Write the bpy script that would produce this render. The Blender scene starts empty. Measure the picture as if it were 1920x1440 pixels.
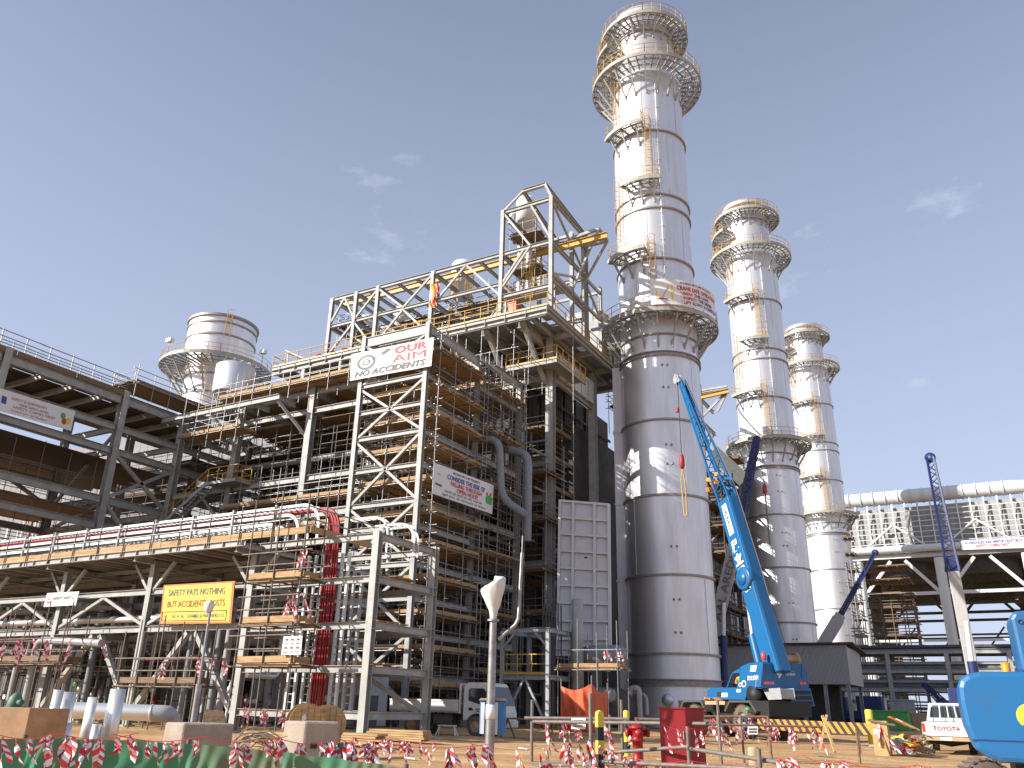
import bpy, math, random
from math import sin, cos, radians, pi, atan2, hypot, sqrt
from mathutils import Vector as V, Matrix

sc = bpy.context.scene
COL = sc.collection
RND = random.Random(7)

# ------------------------------------------------------------------ camera
CF, CPITCH, CROLL, CAZ = 1530.0, 0.375676, 0.023770, 0.516000      # focal in photo pixels, angles in radians
CAM = V((0, 0, 1.25))
FWD = V((-sin(CAZ) * cos(CPITCH), cos(CAZ) * cos(CPITCH), sin(CPITCH)))
_R0 = V((cos(CAZ), sin(CAZ), 0)); _U0 = _R0.cross(FWD)
RGT = _R0 * cos(CROLL) + _U0 * sin(CROLL)
UPV = _R0 * -sin(CROLL) + _U0 * cos(CROLL)
cd = bpy.data.cameras.new('camera'); co = bpy.data.objects.new('camera', cd); COL.objects.link(co)
cd.sensor_width = 36; cd.sensor_fit = 'HORIZONTAL'; cd.lens = CF / 1920 * 36
cd.clip_start = 0.1; cd.clip_end = 6000
mw = Matrix((RGT, UPV, -FWD)).transposed().to_4x4(); mw.translation = CAM
co.matrix_world = mw
sc.camera = co

def ray(x, y): return FWD * CF + RGT * (x - 960) - UPV * (y - 720)
def _on(k, v, x, y):
    d = ray(x, y); return CAM + d * ((v - CAM[k]) / d[k])
def ox(X, x, y): return _on(0, X, x, y)
def oy(Y, x, y): return _on(1, Y, x, y)
def oz(Z, x, y): return _on(2, Z, x, y)
def gp(x, y, D):
    d = ray(x, y); return CAM + d * (D / hypot(d.x, d.y))

# ------------------------------------------------------------------ materials
MATS = {}
def mat(name, col, rough=.6, metal=0., var=.0, scale=4., bump=0., bscale=30., col2=None, stretch=None, spec=.5, fac2=(.45, .62), alpha=None):
    m = bpy.data.materials.new(name); m.use_nodes = True; nt = m.node_tree; N = nt.nodes; L = nt.links
    b = N['Principled BSDF']; b.inputs['Roughness'].default_value = rough; b.inputs['Metallic'].default_value = metal
    b.inputs['Specular IOR Level'].default_value = spec
    b.inputs['Base Color'].default_value = (*col, 1)
    tc = N.new('ShaderNodeTexCoord'); src = tc.outputs['Object']
    if stretch:
        mp = N.new('ShaderNodeMapping'); mp.inputs['Scale'].default_value = stretch; L.new(src, mp.inputs[0]); src = mp.outputs[0]
    if var or col2:
        n = N.new('ShaderNodeTexNoise'); n.inputs['Scale'].default_value = scale; n.inputs['Detail'].default_value = 6; n.inputs['Roughness'].default_value = .65
        L.new(src, n.inputs['Vector'])
        cr = N.new('ShaderNodeValToRGB'); L.new(n.outputs['Fac'], cr.inputs[0])
        c2 = col2 if col2 else tuple(c * (1 - var) for c in col)
        cr.color_ramp.elements[0].position = fac2[0] if col2 else .32; cr.color_ramp.elements[0].color = (*c2, 1)
        cr.color_ramp.elements[1].position = fac2[1] if col2 else .68; cr.color_ramp.elements[1].color = (*(col if col2 else tuple(min(1, c * (1 + var * .5)) for c in col)), 1)
        L.new(cr.outputs[0], b.inputs['Base Color'])
        mr = N.new('ShaderNodeMapRange'); L.new(n.outputs['Fac'], mr.inputs[0]); mr.inputs[3].default_value = min(1, rough + .12); mr.inputs[4].default_value = max(.05, rough - .1)
        L.new(mr.outputs[0], b.inputs['Roughness'])
    if bump:
        n2 = N.new('ShaderNodeTexNoise'); n2.inputs['Scale'].default_value = bscale; n2.inputs['Detail'].default_value = 5; L.new(src, n2.inputs['Vector'])
        bp = N.new('ShaderNodeBump'); bp.inputs['Strength'].default_value = bump; bp.inputs['Distance'].default_value = .1
        L.new(n2.outputs['Fac'], bp.inputs['Height']); L.new(bp.outputs[0], b.inputs['Normal'])
    if alpha is not None: b.inputs['Alpha'].default_value = alpha
    MATS[name] = m; return m

mat('steel', (.40, .395, .365), .55, var=.24, scale=1.6)
mat('steel_grey', (.38, .39, .385), .5, var=.2, scale=1.5)
mat('dark_steel', (.09, .09, .088), .6, var=.3, scale=2)
mat('galv', (.36, .35, .34), .42, .7, var=.35, scale=6)
mat('tube', (.20, .175, .15), .6, .15, var=.3, scale=7)
mat('rust_pole', (.20, .16, .13), .65, .2, var=.4, scale=5)
mat('plank', (.52, .34, .16), .75, col2=(.29, .165, .07), scale=3, stretch=(.5, 7, 7), fac2=(.35, .62))
mat('plank_old', (.25, .165, .095), .8, col2=(.13, .08, .045), scale=3, stretch=(.6, 7, 7), fac2=(.35, .62))
mat('yellow', (.60, .35, .05), .5, var=.15, scale=3)
mat('alu', (.79, .78, .78), 0.48, .78, var=.12, scale=.9, stretch=(1.6, 1.6, .22), bump=.03, bscale=1.2)
mat('alu_bright', (.80, .78, .75), .38, .72, var=.08, scale=2)
mat('band', (.36, .33, .31), .55, .4, var=.2)
mat('casing', (.70, .69, .71), .6, var=.08, scale=1.2)
mat('casing_shaded', (.045, .038, .033), .75, var=.5, scale=.6)  # near-black tone puts the deep interior shade into the colour
mat('pipe_grey', (.24, .26, .27), .5, var=.15)
mat('white', (.80, .80, .79), .5, var=.06)
mat('banner', (.80, .79, .77), .65, var=.04, scale=2)
mat('red', (.34, .018, .022), .5, var=.2)
mat('red_cab', (.42, .03, .025), .5, var=.25, scale=2)
mat('tape_red', (.72, .05, .05), .45)
mat('tape_white', (.82, .80, .80), .45)
mat('ink_red', (.62, .04, .05), .6)
mat('ink_blue', (.06, .08, .36), .6)
mat('ink_black', (.035, .035, .04), .6)
mat('ink_grey', (.10, .10, .11), .6)
mat('sign_yellow', (.80, .62, .05), .5, var=.05)
mat('sign_orange', (.72, .16, .05), .55)
mat('ink_brown', (.30, .08, .03), .6)
mat('crane_blue', (.014, .135, .33), .36, col2=(.03, .115, .235), scale=1.1, fac2=(.34, .5))
mat('crane_navy', (.02, .035, .14), .45, var=.2)
mat('crane_white', (.44, .43, .41), .45, var=.1)
mat('tyre', (.035, .034, .033), .85, var=.3, scale=8)
mat('dusty_tyre', (.16, .12, .09), .9, var=.3, scale=5)
mat('rim', (.32, .30, .27), .7, var=.2)
mat('black', (.02, .02, .02), .6)
mat('glass', (.03, .04, .045), .08, spec=.8)
mat('concrete', (.40, .33, .26), .85, var=.22, scale=2.5, bump=.15, bscale=20)
mat('plank_shaded', (.115, .075, .045), .85, col2=(.06, .037, .022), scale=3, stretch=(.6, 7, 7), fac2=(.35, .62))  # plank tone darkened to stand for shade under the bridge and frame
mat('wood_reel', (.60, .42, .19), .7, col2=(.44, .28, .11), scale=4, stretch=(1, 1, 8))
mat('plywood', (.40, .24, .12), .75, var=.3, scale=3)
mat('tarp_orange', (.72, .14, .05), .6, var=.12, scale=3)
mat('net_green', (.035, .29, .15), .8, col2=(.15, .20, .11), scale=1.4, fac2=(.38, .56))
mat('corrugated', (.42, .42, .43), .5, .2, var=.1)
mat('roof_dark', (.06, .055, .05), .7, var=.3)
mat('acc_pipe', (.68, .71, .70), .5, var=.06, scale=.3)
mat('acc_wall', (.40, .40, .38), .7, var=.12, scale=.4)
mat('acc_steel', (.74, .75, .72), .5, var=.05)
mat('sack', (.72, .71, .67), .5, var=.12, scale=6)
mat('orange', (.85, .30, .02), .5, var=.15)
mat('skin', (.30, .17, .11), .6)
mat('vest_green', (.10, .42, .10), .7)
mat('overall_navy', (.03, .045, .10), .8)
mat('helmet_green', (.03, .42, .12), .4)
mat('cable', (.22, .17, .12), .7)
mat('blue_tarp', (.04, .20, .46), .5, var=.2)
mat('lamp_red', (.75, .06, .03), .3)
mat('cable_black', (.03, .03, .03), .6)
mat('hall', (.23, .228, .23), .7, var=.06, scale=.5)
mat('hydrant', (.36, .015, .02), .4, var=.15)
mat('pick_white', (.80, .79, .77), .3, var=.04)
mat('tan', (.50, .36, .20), .8, var=.2)
mat('sign_paper', (.80, .77, .70), .7, var=.05)
mat('pump_green', (.10, .20, .13), .6, var=.3)
mat('teal', (.05, .16, .20), .5)

# ------------------------------------------------------------------ mesh builder
def perp(d, up):
    d = d.normalized()
    s = d.cross(up)
    if s.length < 1e-4: s = d.cross(V((1, 0, 0)) if abs(d.x) < .9 else V((0, 1, 0)))
    s.normalize(); return d, s, s.cross(d).normalized()

Z = V((0, 0, 1)); X = V((1, 0, 0)); Y = V((0, 1, 0))
class MB:
    def __init__(s): s.v = []; s.f = []; s.mi = []; s.cur = 0; s.sm = set()
    def add(s, vs, fs, smooth=False):
        o = len(s.v); s.v += [tuple(v) for v in vs]
        for f in fs:
            if smooth: s.sm.add(len(s.f))
            s.f.append([o + i for i in f]); s.mi.append(s.cur)
        return s
    def m(s, i): s.cur = i; return s
    def box(s, x0, y0, z0, x1, y1, z1):
        return s.add([(x0, y0, z0), (x1, y0, z0), (x1, y1, z0), (x0, y1, z0), (x0, y0, z1), (x1, y0, z1), (x1, y1, z1), (x0, y1, z1)],
                     [(3, 2, 1, 0), (4, 5, 6, 7), (0, 1, 5, 4), (1, 2, 6, 5), (2, 3, 7, 6), (3, 0, 4, 7)])
    def prof(s, p, q, pts, up=Z, closed=True):
        p = V(p); q = V(q); d, a, b = perp(q - p, V(up)); n = len(pts)
        vs = [p + a * x + b * y for x, y in pts] + [q + a * x + b * y for x, y in pts]
        fs = [(i, (i + 1) % n, n + (i + 1) % n, n + i) for i in range(n)] + [tuple(range(n - 1, -1, -1)), tuple(range(n, 2 * n))]
        return s.add(vs, fs)
    def bar(s, p, q, w, h=None, up=Z):
        h = h or w; w /= 2; h /= 2
        return s.prof(p, q, [(-w, -h), (w, -h), (w, h), (-w, h)], up)
    def ib(s, p, q, w, h, t=None, up=Z):
        t = t or max(.012, h * .07); w /= 2; h /= 2; g = t * .6
        return s.prof(p, q, [(-w, -h), (w, -h), (w, -h + t), (g, -h + t), (g, h - t), (w, h - t), (w, h), (-w, h), (-w, h - t), (-g, h - t), (-g, -h + t), (-w, -h + t)], up)
    def tube(s, p, q, r, n=6, r2=None, cap=True):
        p = V(p); q = V(q); r2 = r if r2 is None else r2; d, a, b = perp(q - p, Z)
        A = [2 * pi * i / n for i in range(n)]
        vs = [p + (a * cos(t) + b * sin(t)) * r for t in A] + [q + (a * cos(t) + b * sin(t)) * r2 for t in A]
        s.add(vs, [(i, (i + 1) % n, n + (i + 1) % n, n + i) for i in range(n)], True)
        if cap: s.add(vs, [tuple(range(n - 1, -1, -1)), tuple(range(n, 2 * n))])
        return s
    def path(s, pts, r, n=6):
        pts = [V(p) for p in pts]; k = len(pts); vs = []; fs = []; pa = None
        for i, p in enumerate(pts):
            t = (pts[min(i + 1, k - 1)] - pts[max(i - 1, 0)])
            if t.length < 1e-6: t = Z.copy()
            if pa is None: d, a, b = perp(t, Z)
            else:
                d = t.normalized(); a = (pa - d * pa.dot(d)); a.normalize(); b = a.cross(d)
            pa = a; rr = r[i] if isinstance(r, (list, tuple)) else r
            vs += [p + (a * cos(2 * pi * j / n) + b * sin(2 * pi * j / n)) * rr for j in range(n)]
        for i in range(k - 1):
            fs += [(i * n + j, i * n + (j + 1) % n, (i + 1) * n + (j + 1) % n, (i + 1) * n + j) for j in range(n)]
        s.add(vs, fs, True); s.add(vs[:n], [tuple(range(n))]); s.add(vs[-n:], [tuple(range(n))])
        return s
    def lathe(s, c, prof, n=24, a0=0, a1=2 * pi, smooth=True, axis=None):
        c = V(c); ax = V(axis).normalized() if axis is not None else Z
        _, e1, e2 = perp(ax, V((0, 1, 0)) if abs(ax.y) < .9 else X)
        full = abs(a1 - a0) > 6.28; k = n if full else n + 1
        vs = []
        for r, z in prof:
            for j in range(k):
                t = a0 + (a1 - a0) * j / n
                vs.append(c + ((X * cos(t) + Y * sin(t)) if axis is None else (e1 * cos(t) + e2 * sin(t))) * r + ax * z)
        fs = []
        for i in range(len(prof) - 1):
            for j in range(n):
                j2 = (j + 1) % k
                fs.append((i * k + j, i * k + j2, (i + 1) * k + j2, (i + 1) * k + j))
        return s.add(vs, fs, smooth)
    def disc(s, c, r, axis=Z, n=20):
        c = V(c); _, a, b = perp(V(axis), Z if abs(V(axis).normalized().z) < .9 else Y)
        return s.add([c + (a * cos(2 * pi * i / n) + b * sin(2 * pi * i / n)) * r for i in range(n)], [tuple(range(n))])
    def quad(s, a, b, c, d): return s.add([a, b, c, d], [(0, 1, 2, 3)])
    def prism(s, poly, o, u, w, d):
        """polygon (in u,w coordinates) extruded along d"""
        o = V(o); u = V(u); w = V(w); d = V(d); n = len(poly)
        a = [o + u * x + w * y for x, y in poly]
        return s.add(a + [p + d for p in a], [(i, (i + 1) % n, n + (i + 1) % n, n + i) for i in range(n)] + [tuple(range(n - 1, -1, -1)), tuple(range(n, 2 * n))])
    def grid(s, fn, nu, nv, smooth=True):
        vs = [fn(i / nu, j / nv) for j in range(nv + 1) for i in range(nu + 1)]
        return s.add(vs, [(j * (nu + 1) + i, j * (nu + 1) + i + 1, (j + 1) * (nu + 1) + i + 1, (j + 1) * (nu + 1) + i) for j in range(nv) for i in range(nu)], smooth)

ORG = {}
def ob(name, mb, mats, parent=None, kind=None, label=None, bevel=0, group=None):
    me = bpy.data.meshes.new(name)
    off = ORG.get(parent.name, V((0, 0, 0))) if parent else V((0, 0, 0))
    me.from_pydata([(x - off.x, y - off.y, z - off.z) for x, y, z in mb.v], [], mb.f)
    for mm in ([mats] if isinstance(mats, str) else mats): me.materials.append(MATS[mm])
    if len(me.materials) > 1: me.polygons.foreach_set('material_index', mb.mi)
    if mb.sm: me.polygons.foreach_set('use_smooth', [i in mb.sm for i in range(len(mb.f))])
    me.update()
    o = bpy.data.objects.new(name, me); COL.objects.link(o)
    if parent: o.parent = parent
    ORG[o.name] = off
    if kind: o['kind'] = kind
    if label: o['label'] = label
    if group: o['group'] = group
    if bevel:
        b = o.modifiers.new('bevel', 'BEVEL'); b.width = bevel; b.segments = 2; b.limit_method = 'ANGLE'; b.angle_limit = .6
    return o
def thing(name, label, cat, loc=(0, 0, 0), group=None):
    o = bpy.data.objects.new(name, None); COL.objects.link(o); o.location = loc; o.empty_display_size = .2
    o['label'] = label; o['category'] = cat
    if group: o['group'] = group
    ORG[o.name] = V(loc); return o
def tag(o, label, cat, group=None):
    o['label'] = label; o['category'] = cat
    if group: o['group'] = group
    # centre the origin on the mesh base
    me = o.data; n = len(me.vertices)
    if n:
        xs = [v.co.x for v in me.vertices]; ys = [v.co.y for v in me.vertices]; zs = [v.co.z for v in me.vertices]
        c = V(((min(xs) + max(xs)) / 2, (min(ys) + max(ys)) / 2, min(zs)))
        me.transform(Matrix.Translation(-c)); o.location = c; ORG[o.name] = c
    return o
def copy_tree(o, parent=None):
    c = o.copy(); COL.objects.link(c)
    if parent: c.parent = parent
    for ch in list(o.children): copy_tree(ch, c)
    return c
def seg(name, mats, parent, kind, items, cap=100):
    """items: list of (function name, args) each an own part; past the cap the small rest is one mass"""
    def size(it):
        p, q = V(it[1][0]), V(it[1][1]); return (q - p).length / max(3, ((p + q) / 2 - CAM).length)
    its = sorted(items, key=size, reverse=True) if len(items) > cap else items
    for fn, a in its[:cap]: ob(name, getattr(MB(), fn)(*a), mats, parent)
    if len(its) > cap:
        mb = MB()
        for fn, a in its[cap:]: getattr(mb, fn)(*a)
        ob(name, mb, mats, parent, kind='stuff')

# ------------------------------------------------------------------ lettering
def letters(s, rect, fmap, material, parent, bold=0., shear=0., name='lettering', fit='box', align='l'):
    """flat letters laid on a surface: rect=(u0,v0,u1,v1) in the surface's own coordinates, fmap(u,v,h) -> point"""
    cu = bpy.data.curves.new('txt', 'FONT'); cu.body = s; cu.size = 1; cu.offset = bold; cu.shear = shear; cu.resolution_u = 2
    t = bpy.data.objects.new('txt', cu); COL.objects.link(t)
    bpy.context.view_layer.update()
    dg = bpy.context.evaluated_depsgraph_get()
    me = bpy.data.meshes.new_from_object(t.evaluated_get(dg))
    bpy.data.objects.remove(t); bpy.data.curves.remove(cu)
    if not len(me.vertices): return None
    xs = [v.co.x for v in me.vertices]; ys = [v.co.y for v in me.vertices]
    x0, x1, y0, y1 = min(xs), max(xs), min(ys), max(ys)
    u0, v0, u1, v1 = rect
    mb = MB()
    mb.add([fmap(u0 + (u1 - u0) * (v.co.x - x0) / max(1e-6, x1 - x0), v0 + (v1 - v0) * (v.co.y - y0) / max(1e-6, y1 - y0), .028) for v in me.vertices],
           [tuple(p.vertices) for p in me.polygons])
    bpy.data.meshes.remove(me)
    return ob(name, mb, material, parent)
def quadmap(p00, p10, p11, p01):
    """bilinear surface through four corners: u left to right, v bottom to top, h along the normal towards the camera"""
    p00, p10, p11, p01 = map(V, (p00, p10, p11, p01))
    n = (p10 - p00).cross(p01 - p00).normalized()
    if n.dot(CAM - p00) < 0: n = -n
    def f(u, v, h=0.): return (p00 * (1 - u) + p10 * u) * (1 - v) + (p01 * (1 - u) + p11 * u) * v + n * h
    return f
def sheet(f, amp=.0, nu=16, nv=6, seed=0, u0=0, u1=1, v0=0, v1=1, h=0., thick=.006):
    mb = MB(); r = random.Random(seed); ph = [r.uniform(0, 6) for _ in range(4)]
    w = lambda u, v: amp * (sin(u * 9 + ph[0]) * .5 + sin(u * 17 + v * 4 + ph[1]) * .3 + sin(v * 7 + ph[2]) * .3)
    g = lambda u, v, hh=0.: f(u, v, hh + w(u, v))
    nu *= 3; nv *= 2
    mb.grid(lambda a, b: g(u0 + (u1 - u0) * a, v0 + (v1 - v0) * b, h), nu, nv)
    mb.grid(lambda a, b: g(u0 + (u1 - u0) * a, v0 + (v1 - v0) * b, h - thick), nu, nv)
    return mb, g
def flat(f, poly, h=.008):
    mb = MB(); mb.add([f(u, v, h) for u, v in poly], [tuple(range(len(poly)))]); return mb
def ringmap(f, cu, cv, ru, rv, h, r0=0., n=28):
    mb = MB()
    vs = [f(cu + ru * k * cos(2 * pi * i / n), cv + rv * k * sin(2 * pi * i / n), h) for k in (r0, 1) for i in range(n)]
    mb.add(vs, [(i, (i + 1) % n, n + (i + 1) % n, n + i) for i in range(n)]); return mb

# ------------------------------------------------------------------ shared pieces
def rail_line(mb, pts, h=1.1, step=1.5, r=.028, toe=True, zn=Z, mid=True):
    """guard rail along a polyline: posts, top and mid rail, toe board"""
    pts = [V(p) for p in pts]
    for a, b in zip(pts[:-1], pts[1:]):
        L = (b - a).length
        mb.tube(a + Z * h, b + Z * h, r, 5)
        if mid: mb.tube(a + Z * h * .52, b + Z * h * .52, r * .85, 5)
        if toe: mb.bar(a + Z * .08, b + Z * .08, .015, .14)
        k = max(1, round(L / step))
        for i in range(k): mb.tube(a.lerp(b, i / k) - Z * .15, a.lerp(b, i / k) + Z * h, r, 5)
    mb.tube(pts[-1] - Z * .15, pts[-1] + Z * h, r, 5)
    return mb
def ladder(mb, p, q, out, w=.5, cage=True, step=.3):
    p = V(p); q = V(q); out = V(out).normalized(); d = (q - p).normalized(); s = d.cross(out).normalized()
    for k in (-1, 1): mb.tube(p + s * k * w / 2, q + s * k * w / 2, .032, 5)
    n = int((q - p).length / step)
    for i in range(n): c = p + d * (i + .5) * step; mb.tube(c - s * w / 2, c + s * w / 2, .016, 4, cap=False)
    if cage:
        L = (q - p).length; k = max(2, int((L - 2) / .9)); rings = []
        for i in range(k + 1):
            c = p + d * (2.0 + (L - 2.0) * i / k)
            ring = [c + out * (.35 - .35 * cos(t)) * 1.05 + s * .37 * (sin(t) if t < pi / 2 or t > 3 * pi / 2 else sin(t)) for t in [radians(a) for a in (40, 80, 120, 160, 200, 240, 280, 320)]]
            rings.append(ring)
            for a, b in zip(ring[:-1], ring[1:]): mb.tube(a, b, .022, 4, cap=False)
        for j in range(len(rings[0])):
            if j % 2 == 0 or j == 7: mb.tube(rings[0][j], rings[-1][j], .018, 4, cap=False)
    return mb
# ------------------------------------------------------------------ sky, sun, ground
SUN_AZ, SUN_EL = radians(223), radians(26.5)
w = bpy.data.worlds.new('World'); sc.world = w; w.use_nodes = True
nt = w.node_tree; N = nt.nodes; L = nt.links; bg = N['Background']
sky = N.new('ShaderNodeTexSky'); sky.sky_type = 'NISHITA'; sky.sun_disc = False
sky.sun_elevation = SUN_EL; sky.sun_rotation = SUN_AZ; sky.dust_density = 2.2; sky.air_density = 1.0; sky.ozone_density = 2.2; sky.altitude = 600
tc = N.new('ShaderNodeTexCoord')
mp = N.new('ShaderNodeMapping'); mp.inputs['Scale'].default_value = (5, 5, 11); mp.inputs['Rotation'].default_value = (.3, .2, .6); L.new(tc.outputs['Generated'], mp.inputs[0])
n1 = N.new('ShaderNodeTexNoise'); n1.inputs['Scale'].default_value = 1.3; n1.inputs['Detail'].default_value = 9; n1.inputs['Roughness'].default_value = .6; L.new(mp.outputs[0], n1.inputs['Vector'])
cr = N.new('ShaderNodeValToRGB'); cr.color_ramp.elements[0].position = .655; cr.color_ramp.elements[0].color = (0, 0, 0, 1); cr.color_ramp.elements[1].position = .84; cr.color_ramp.elements[1].color = (.4, .4, .4, 1)
L.new(n1.outputs['Fac'], cr.inputs[0])
mx = N.new('ShaderNodeMixRGB'); L.new(cr.outputs[0], mx.inputs[0])
# dusty desert air: the blue of the sky is veiled by pale lilac dust, thicker towards the horizon
sx = N.new('ShaderNodeSeparateXYZ'); L.new(tc.outputs['Generated'], sx.inputs[0])
mr = N.new('ShaderNodeMapRange'); L.new(sx.outputs[2], mr.inputs[0]); mr.inputs[1].default_value = 0; mr.inputs[2].default_value = .75; mr.inputs[3].default_value = .88; mr.inputs[4].default_value = .27
mh = N.new('ShaderNodeMixRGB'); L.new(mr.outputs[0], mh.inputs[0]); L.new(sky.outputs[0], mh.inputs[1]); mh.inputs[2].default_value = (5.3, 5.85, 7.6, 1)
L.new(mh.outputs[0], mx.inputs[1]); mx.inputs[2].default_value = (8.5, 8.8, 9.4, 1)
L.new(mx.outputs[0], bg.inputs[0]); bg.inputs[1].default_value = .092
ld = bpy.data.lights.new('sun', 'SUN'); ld.energy = 5.0; ld.angle = radians(.53); ld.color = (1, .955, .90)
lo = bpy.data.objects.new('sun', ld); COL.objects.link(lo)
sd = V((sin(SUN_AZ) * cos(SUN_EL), cos(SUN_AZ) * cos(SUN_EL), sin(SUN_EL)))
lo.rotation_euler = sd.to_track_quat('Z', 'Y').to_euler(); lo.location = sd * 200
sc.view_settings.view_transform = 'Standard'; sc.view_settings.look = 'None'; sc.view_settings.exposure = .5; sc.view_settings.gamma = 1
sc.cycles.max_bounces = 5; sc.cycles.diffuse_bounces = 1; sc.cycles.glossy_bounces = 2

m = mat('sand', (.63, .40, .205), .95, col2=(.48, .29, .14), scale=.35, bump=.5, bscale=3.0, fac2=(.36, .64), spec=.1)
nt = m.node_tree; N = nt.nodes; L = nt.links
b = N['Principled BSDF']; old = b.inputs['Base Color'].links[0].from_socket
n3 = N.new('ShaderNodeTexNoise'); n3.inputs['Scale'].default_value = 9; n3.inputs['Detail'].default_value = 8; n3.inputs['Roughness'].default_value = .75
tc = N.new('ShaderNodeTexCoord'); L.new(tc.outputs['Object'], n3.inputs['Vector'])
mr = N.new('ShaderNodeMapRange'); L.new(n3.outputs['Fac'], mr.inputs[0]); mr.inputs[1].default_value = .3; mr.inputs[2].default_value = .7; mr.inputs[3].default_value = .78; mr.inputs[4].default_value = 1.12
mu = N.new('ShaderNodeMixRGB'); mu.blend_type = 'MULTIPLY'; mu.inputs[0].default_value = 1; L.new(old, mu.inputs[1]); L.new(mr.outputs[0], mu.inputs[2])
# worn wheel tracks of firmer, darker sand
mp = N.new('ShaderNodeMapping'); mp.inputs['Scale'].default_value = (.10, 1.5, 1); mp.inputs['Rotation'].default_value = (0, 0, .35); L.new(tc.outputs['Object'], mp.inputs[0])
n4 = N.new('ShaderNodeTexNoise'); n4.inputs['Scale'].default_value = 1.0; n4.inputs['Detail'].default_value = 4; L.new(mp.outputs[0], n4.inputs['Vector'])
r4 = N.new('ShaderNodeMapRange'); L.new(n4.outputs['Fac'], r4.inputs[0]); r4.inputs[1].default_value = .42; r4.inputs[2].default_value = .58; r4.inputs[3].default_value = .82; r4.inputs[4].default_value = 1.08
m4 = N.new('ShaderNodeMixRGB'); m4.blend_type = 'MULTIPLY'; m4.inputs[0].default_value = 1; L.new(mu.outputs[0], m4.inputs[1]); L.new(r4.outputs[0], m4.inputs[2]); L.new(m4.outputs[0], b.inputs['Base Color'])

def gz(x, y):
    d = hypot(x, y)
    z = .035 * sin(x * .9 + 1.3 * sin(y * .5)) + .03 * sin(y * 1.3 + x * .4) + .02 * sin(x * 2.3 - y * 1.9)
    z += -.04 * math.exp(-((x - 1) ** 2 / 160 + (y - 38) ** 2 / 260))
    return z * min(1, 60 / max(1, d)) - .02
mb = MB()
def gpos(u, v):
    r = 2.0 * (1700 ** v); a = CAZ + radians(90) + radians(150) * (.5 - u) * (1 if v < .6 else 1)
    x, y = r * cos(a), r * sin(a); return V((x, y, gz(x, y)))
mb.grid(gpos, 160, 130)
def back(u, v):
    r = 2.0 * (1700 ** v); a = CAZ + radians(90) + radians(75) + radians(210) * u
    x, y = r * cos(a), r * sin(a); return V((x, y, gz(x, y)))
mb.grid(back, 60, 60)
mb.lathe((0, 0, -.02), [(0, 0), (2.0, 0)], 40)
ob('ground', mb, 'sand', kind='structure')

# ------------------------------------------------------------------ exhaust stacks
SC = V((-21.5, 64.3, 0)); SA = atan2(-SC.y, -SC.x)               # direction from the stack towards the viewer
def sp(t, r, z): return SC + V((cos(SA + radians(t)) * r, sin(SA + radians(t)) * r, z))    # t degrees, positive to the viewer's right
def arc(t0, t1, r, z, n): return [sp(t0 + (t1 - t0) * i / n, r, z) for i in range(n + 1)]
def ringdeck(t0, t1, r0, r1, z, n):
    mb = MB(); k = int((r1 - r0) / .16)
    for j in range(k):
        ra = r0 + (r1 - r0) * j / k; rb = ra + .075
        a = arc(t0, t1, ra, z, n); b = arc(t0, t1, rb, z, n)
        mb.add(a + b, [(i, i + 1, n + 2 + i, n + 1 + i) for i in range(n)])
    return mb
def platform(st, t0, t1, r0, r1, z, drop, nb, full):
    n = max(8, int(abs(t1 - t0) / 6)); p = MB()
    o, i2 = arc(t0, t1, r1, z - .28, n), arc(t0, t1, r1, z + .06, n)
    for a, b, c, d in zip(o[:-1], o[1:], i2[1:], i2[:-1]): p.quad(a, b, c, d)
    o2 = arc(t0, t1, r1 - .12, z - .28, n)
    for a, b, c, d in zip(o[:-1], o[1:], o2[1:], o2[:-1]): p.quad(a, b, c, d)
    for rr in (r0 + .25 * (r1 - r0), r0 + .62 * (r1 - r0)):
        q = arc(t0, t1, rr, z - .1, n)
        for a, b in zip(q[:-1], q[1:]): p.bar(a, b, .06, .14)
    for k in range(nb * 2 + 1):
        t = t0 + (t1 - t0) * k / (nb * 2)
        if full and k == nb * 2: continue
        p.bar(sp(t, r0, z - .1), sp(t, r1 - .06, z - .1), .10, .2)
    if not full:
        for t in (t0, t1): p.bar(sp(t, r0, z - .1), sp(t, r1, z - .1), .08, .34)
    pl = ob('platform', p, 'steel', st)
    ob('grating', ringdeck(t0, t1, r0, r1 - .1, z, n), 'galv', pl)
    rl = MB(); q = arc(t0, t1, r1 - .06, z, n)
    pts = q if full else [sp(t0, r0 + .1, z)] + q + [sp(t1, r0 + .1, z)]
    for i, (a, b) in enumerate(zip(pts[:-1], pts[1:])):
        rl.tube(a + Z * 1.15, b + Z * 1.15, .032, 5, cap=False); rl.tube(a + Z * .6, b + Z * .6, .028, 5, cap=False); rl.bar(a + Z * .1, b + Z * .1, .015, .16)
        if i % 2 == 0: rl.tube(a - Z * .2, a + Z * 1.15, .032, 5)
    rl.tube(pts[-1] - Z * .2, pts[-1] + Z * 1.15, .032, 5)
    ob('railing', rl, 'yellow', pl)
    for k in range(nb + (0 if full else 1)):
        t = t0 + (t1 - t0) * (k + (0 if full else .0)) / nb
        if not full and 0 < k < nb and nb > 2 and k % 2: continue
        tt = t if full else t0 + (t1 - t0) * (.12 + .76 * k / nb)
        b = MB(); b.bar(sp(tt, r1 - .35, z - .25), sp(tt, r0 + .0, z - drop), .13, .16)
        b.bar(sp(tt, r0 + .05, z - drop - .2), sp(tt, r0 + .05, z - drop + .35), .2, .1)
        ob('bracket', b, 'steel', pl)
    return pl

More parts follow.
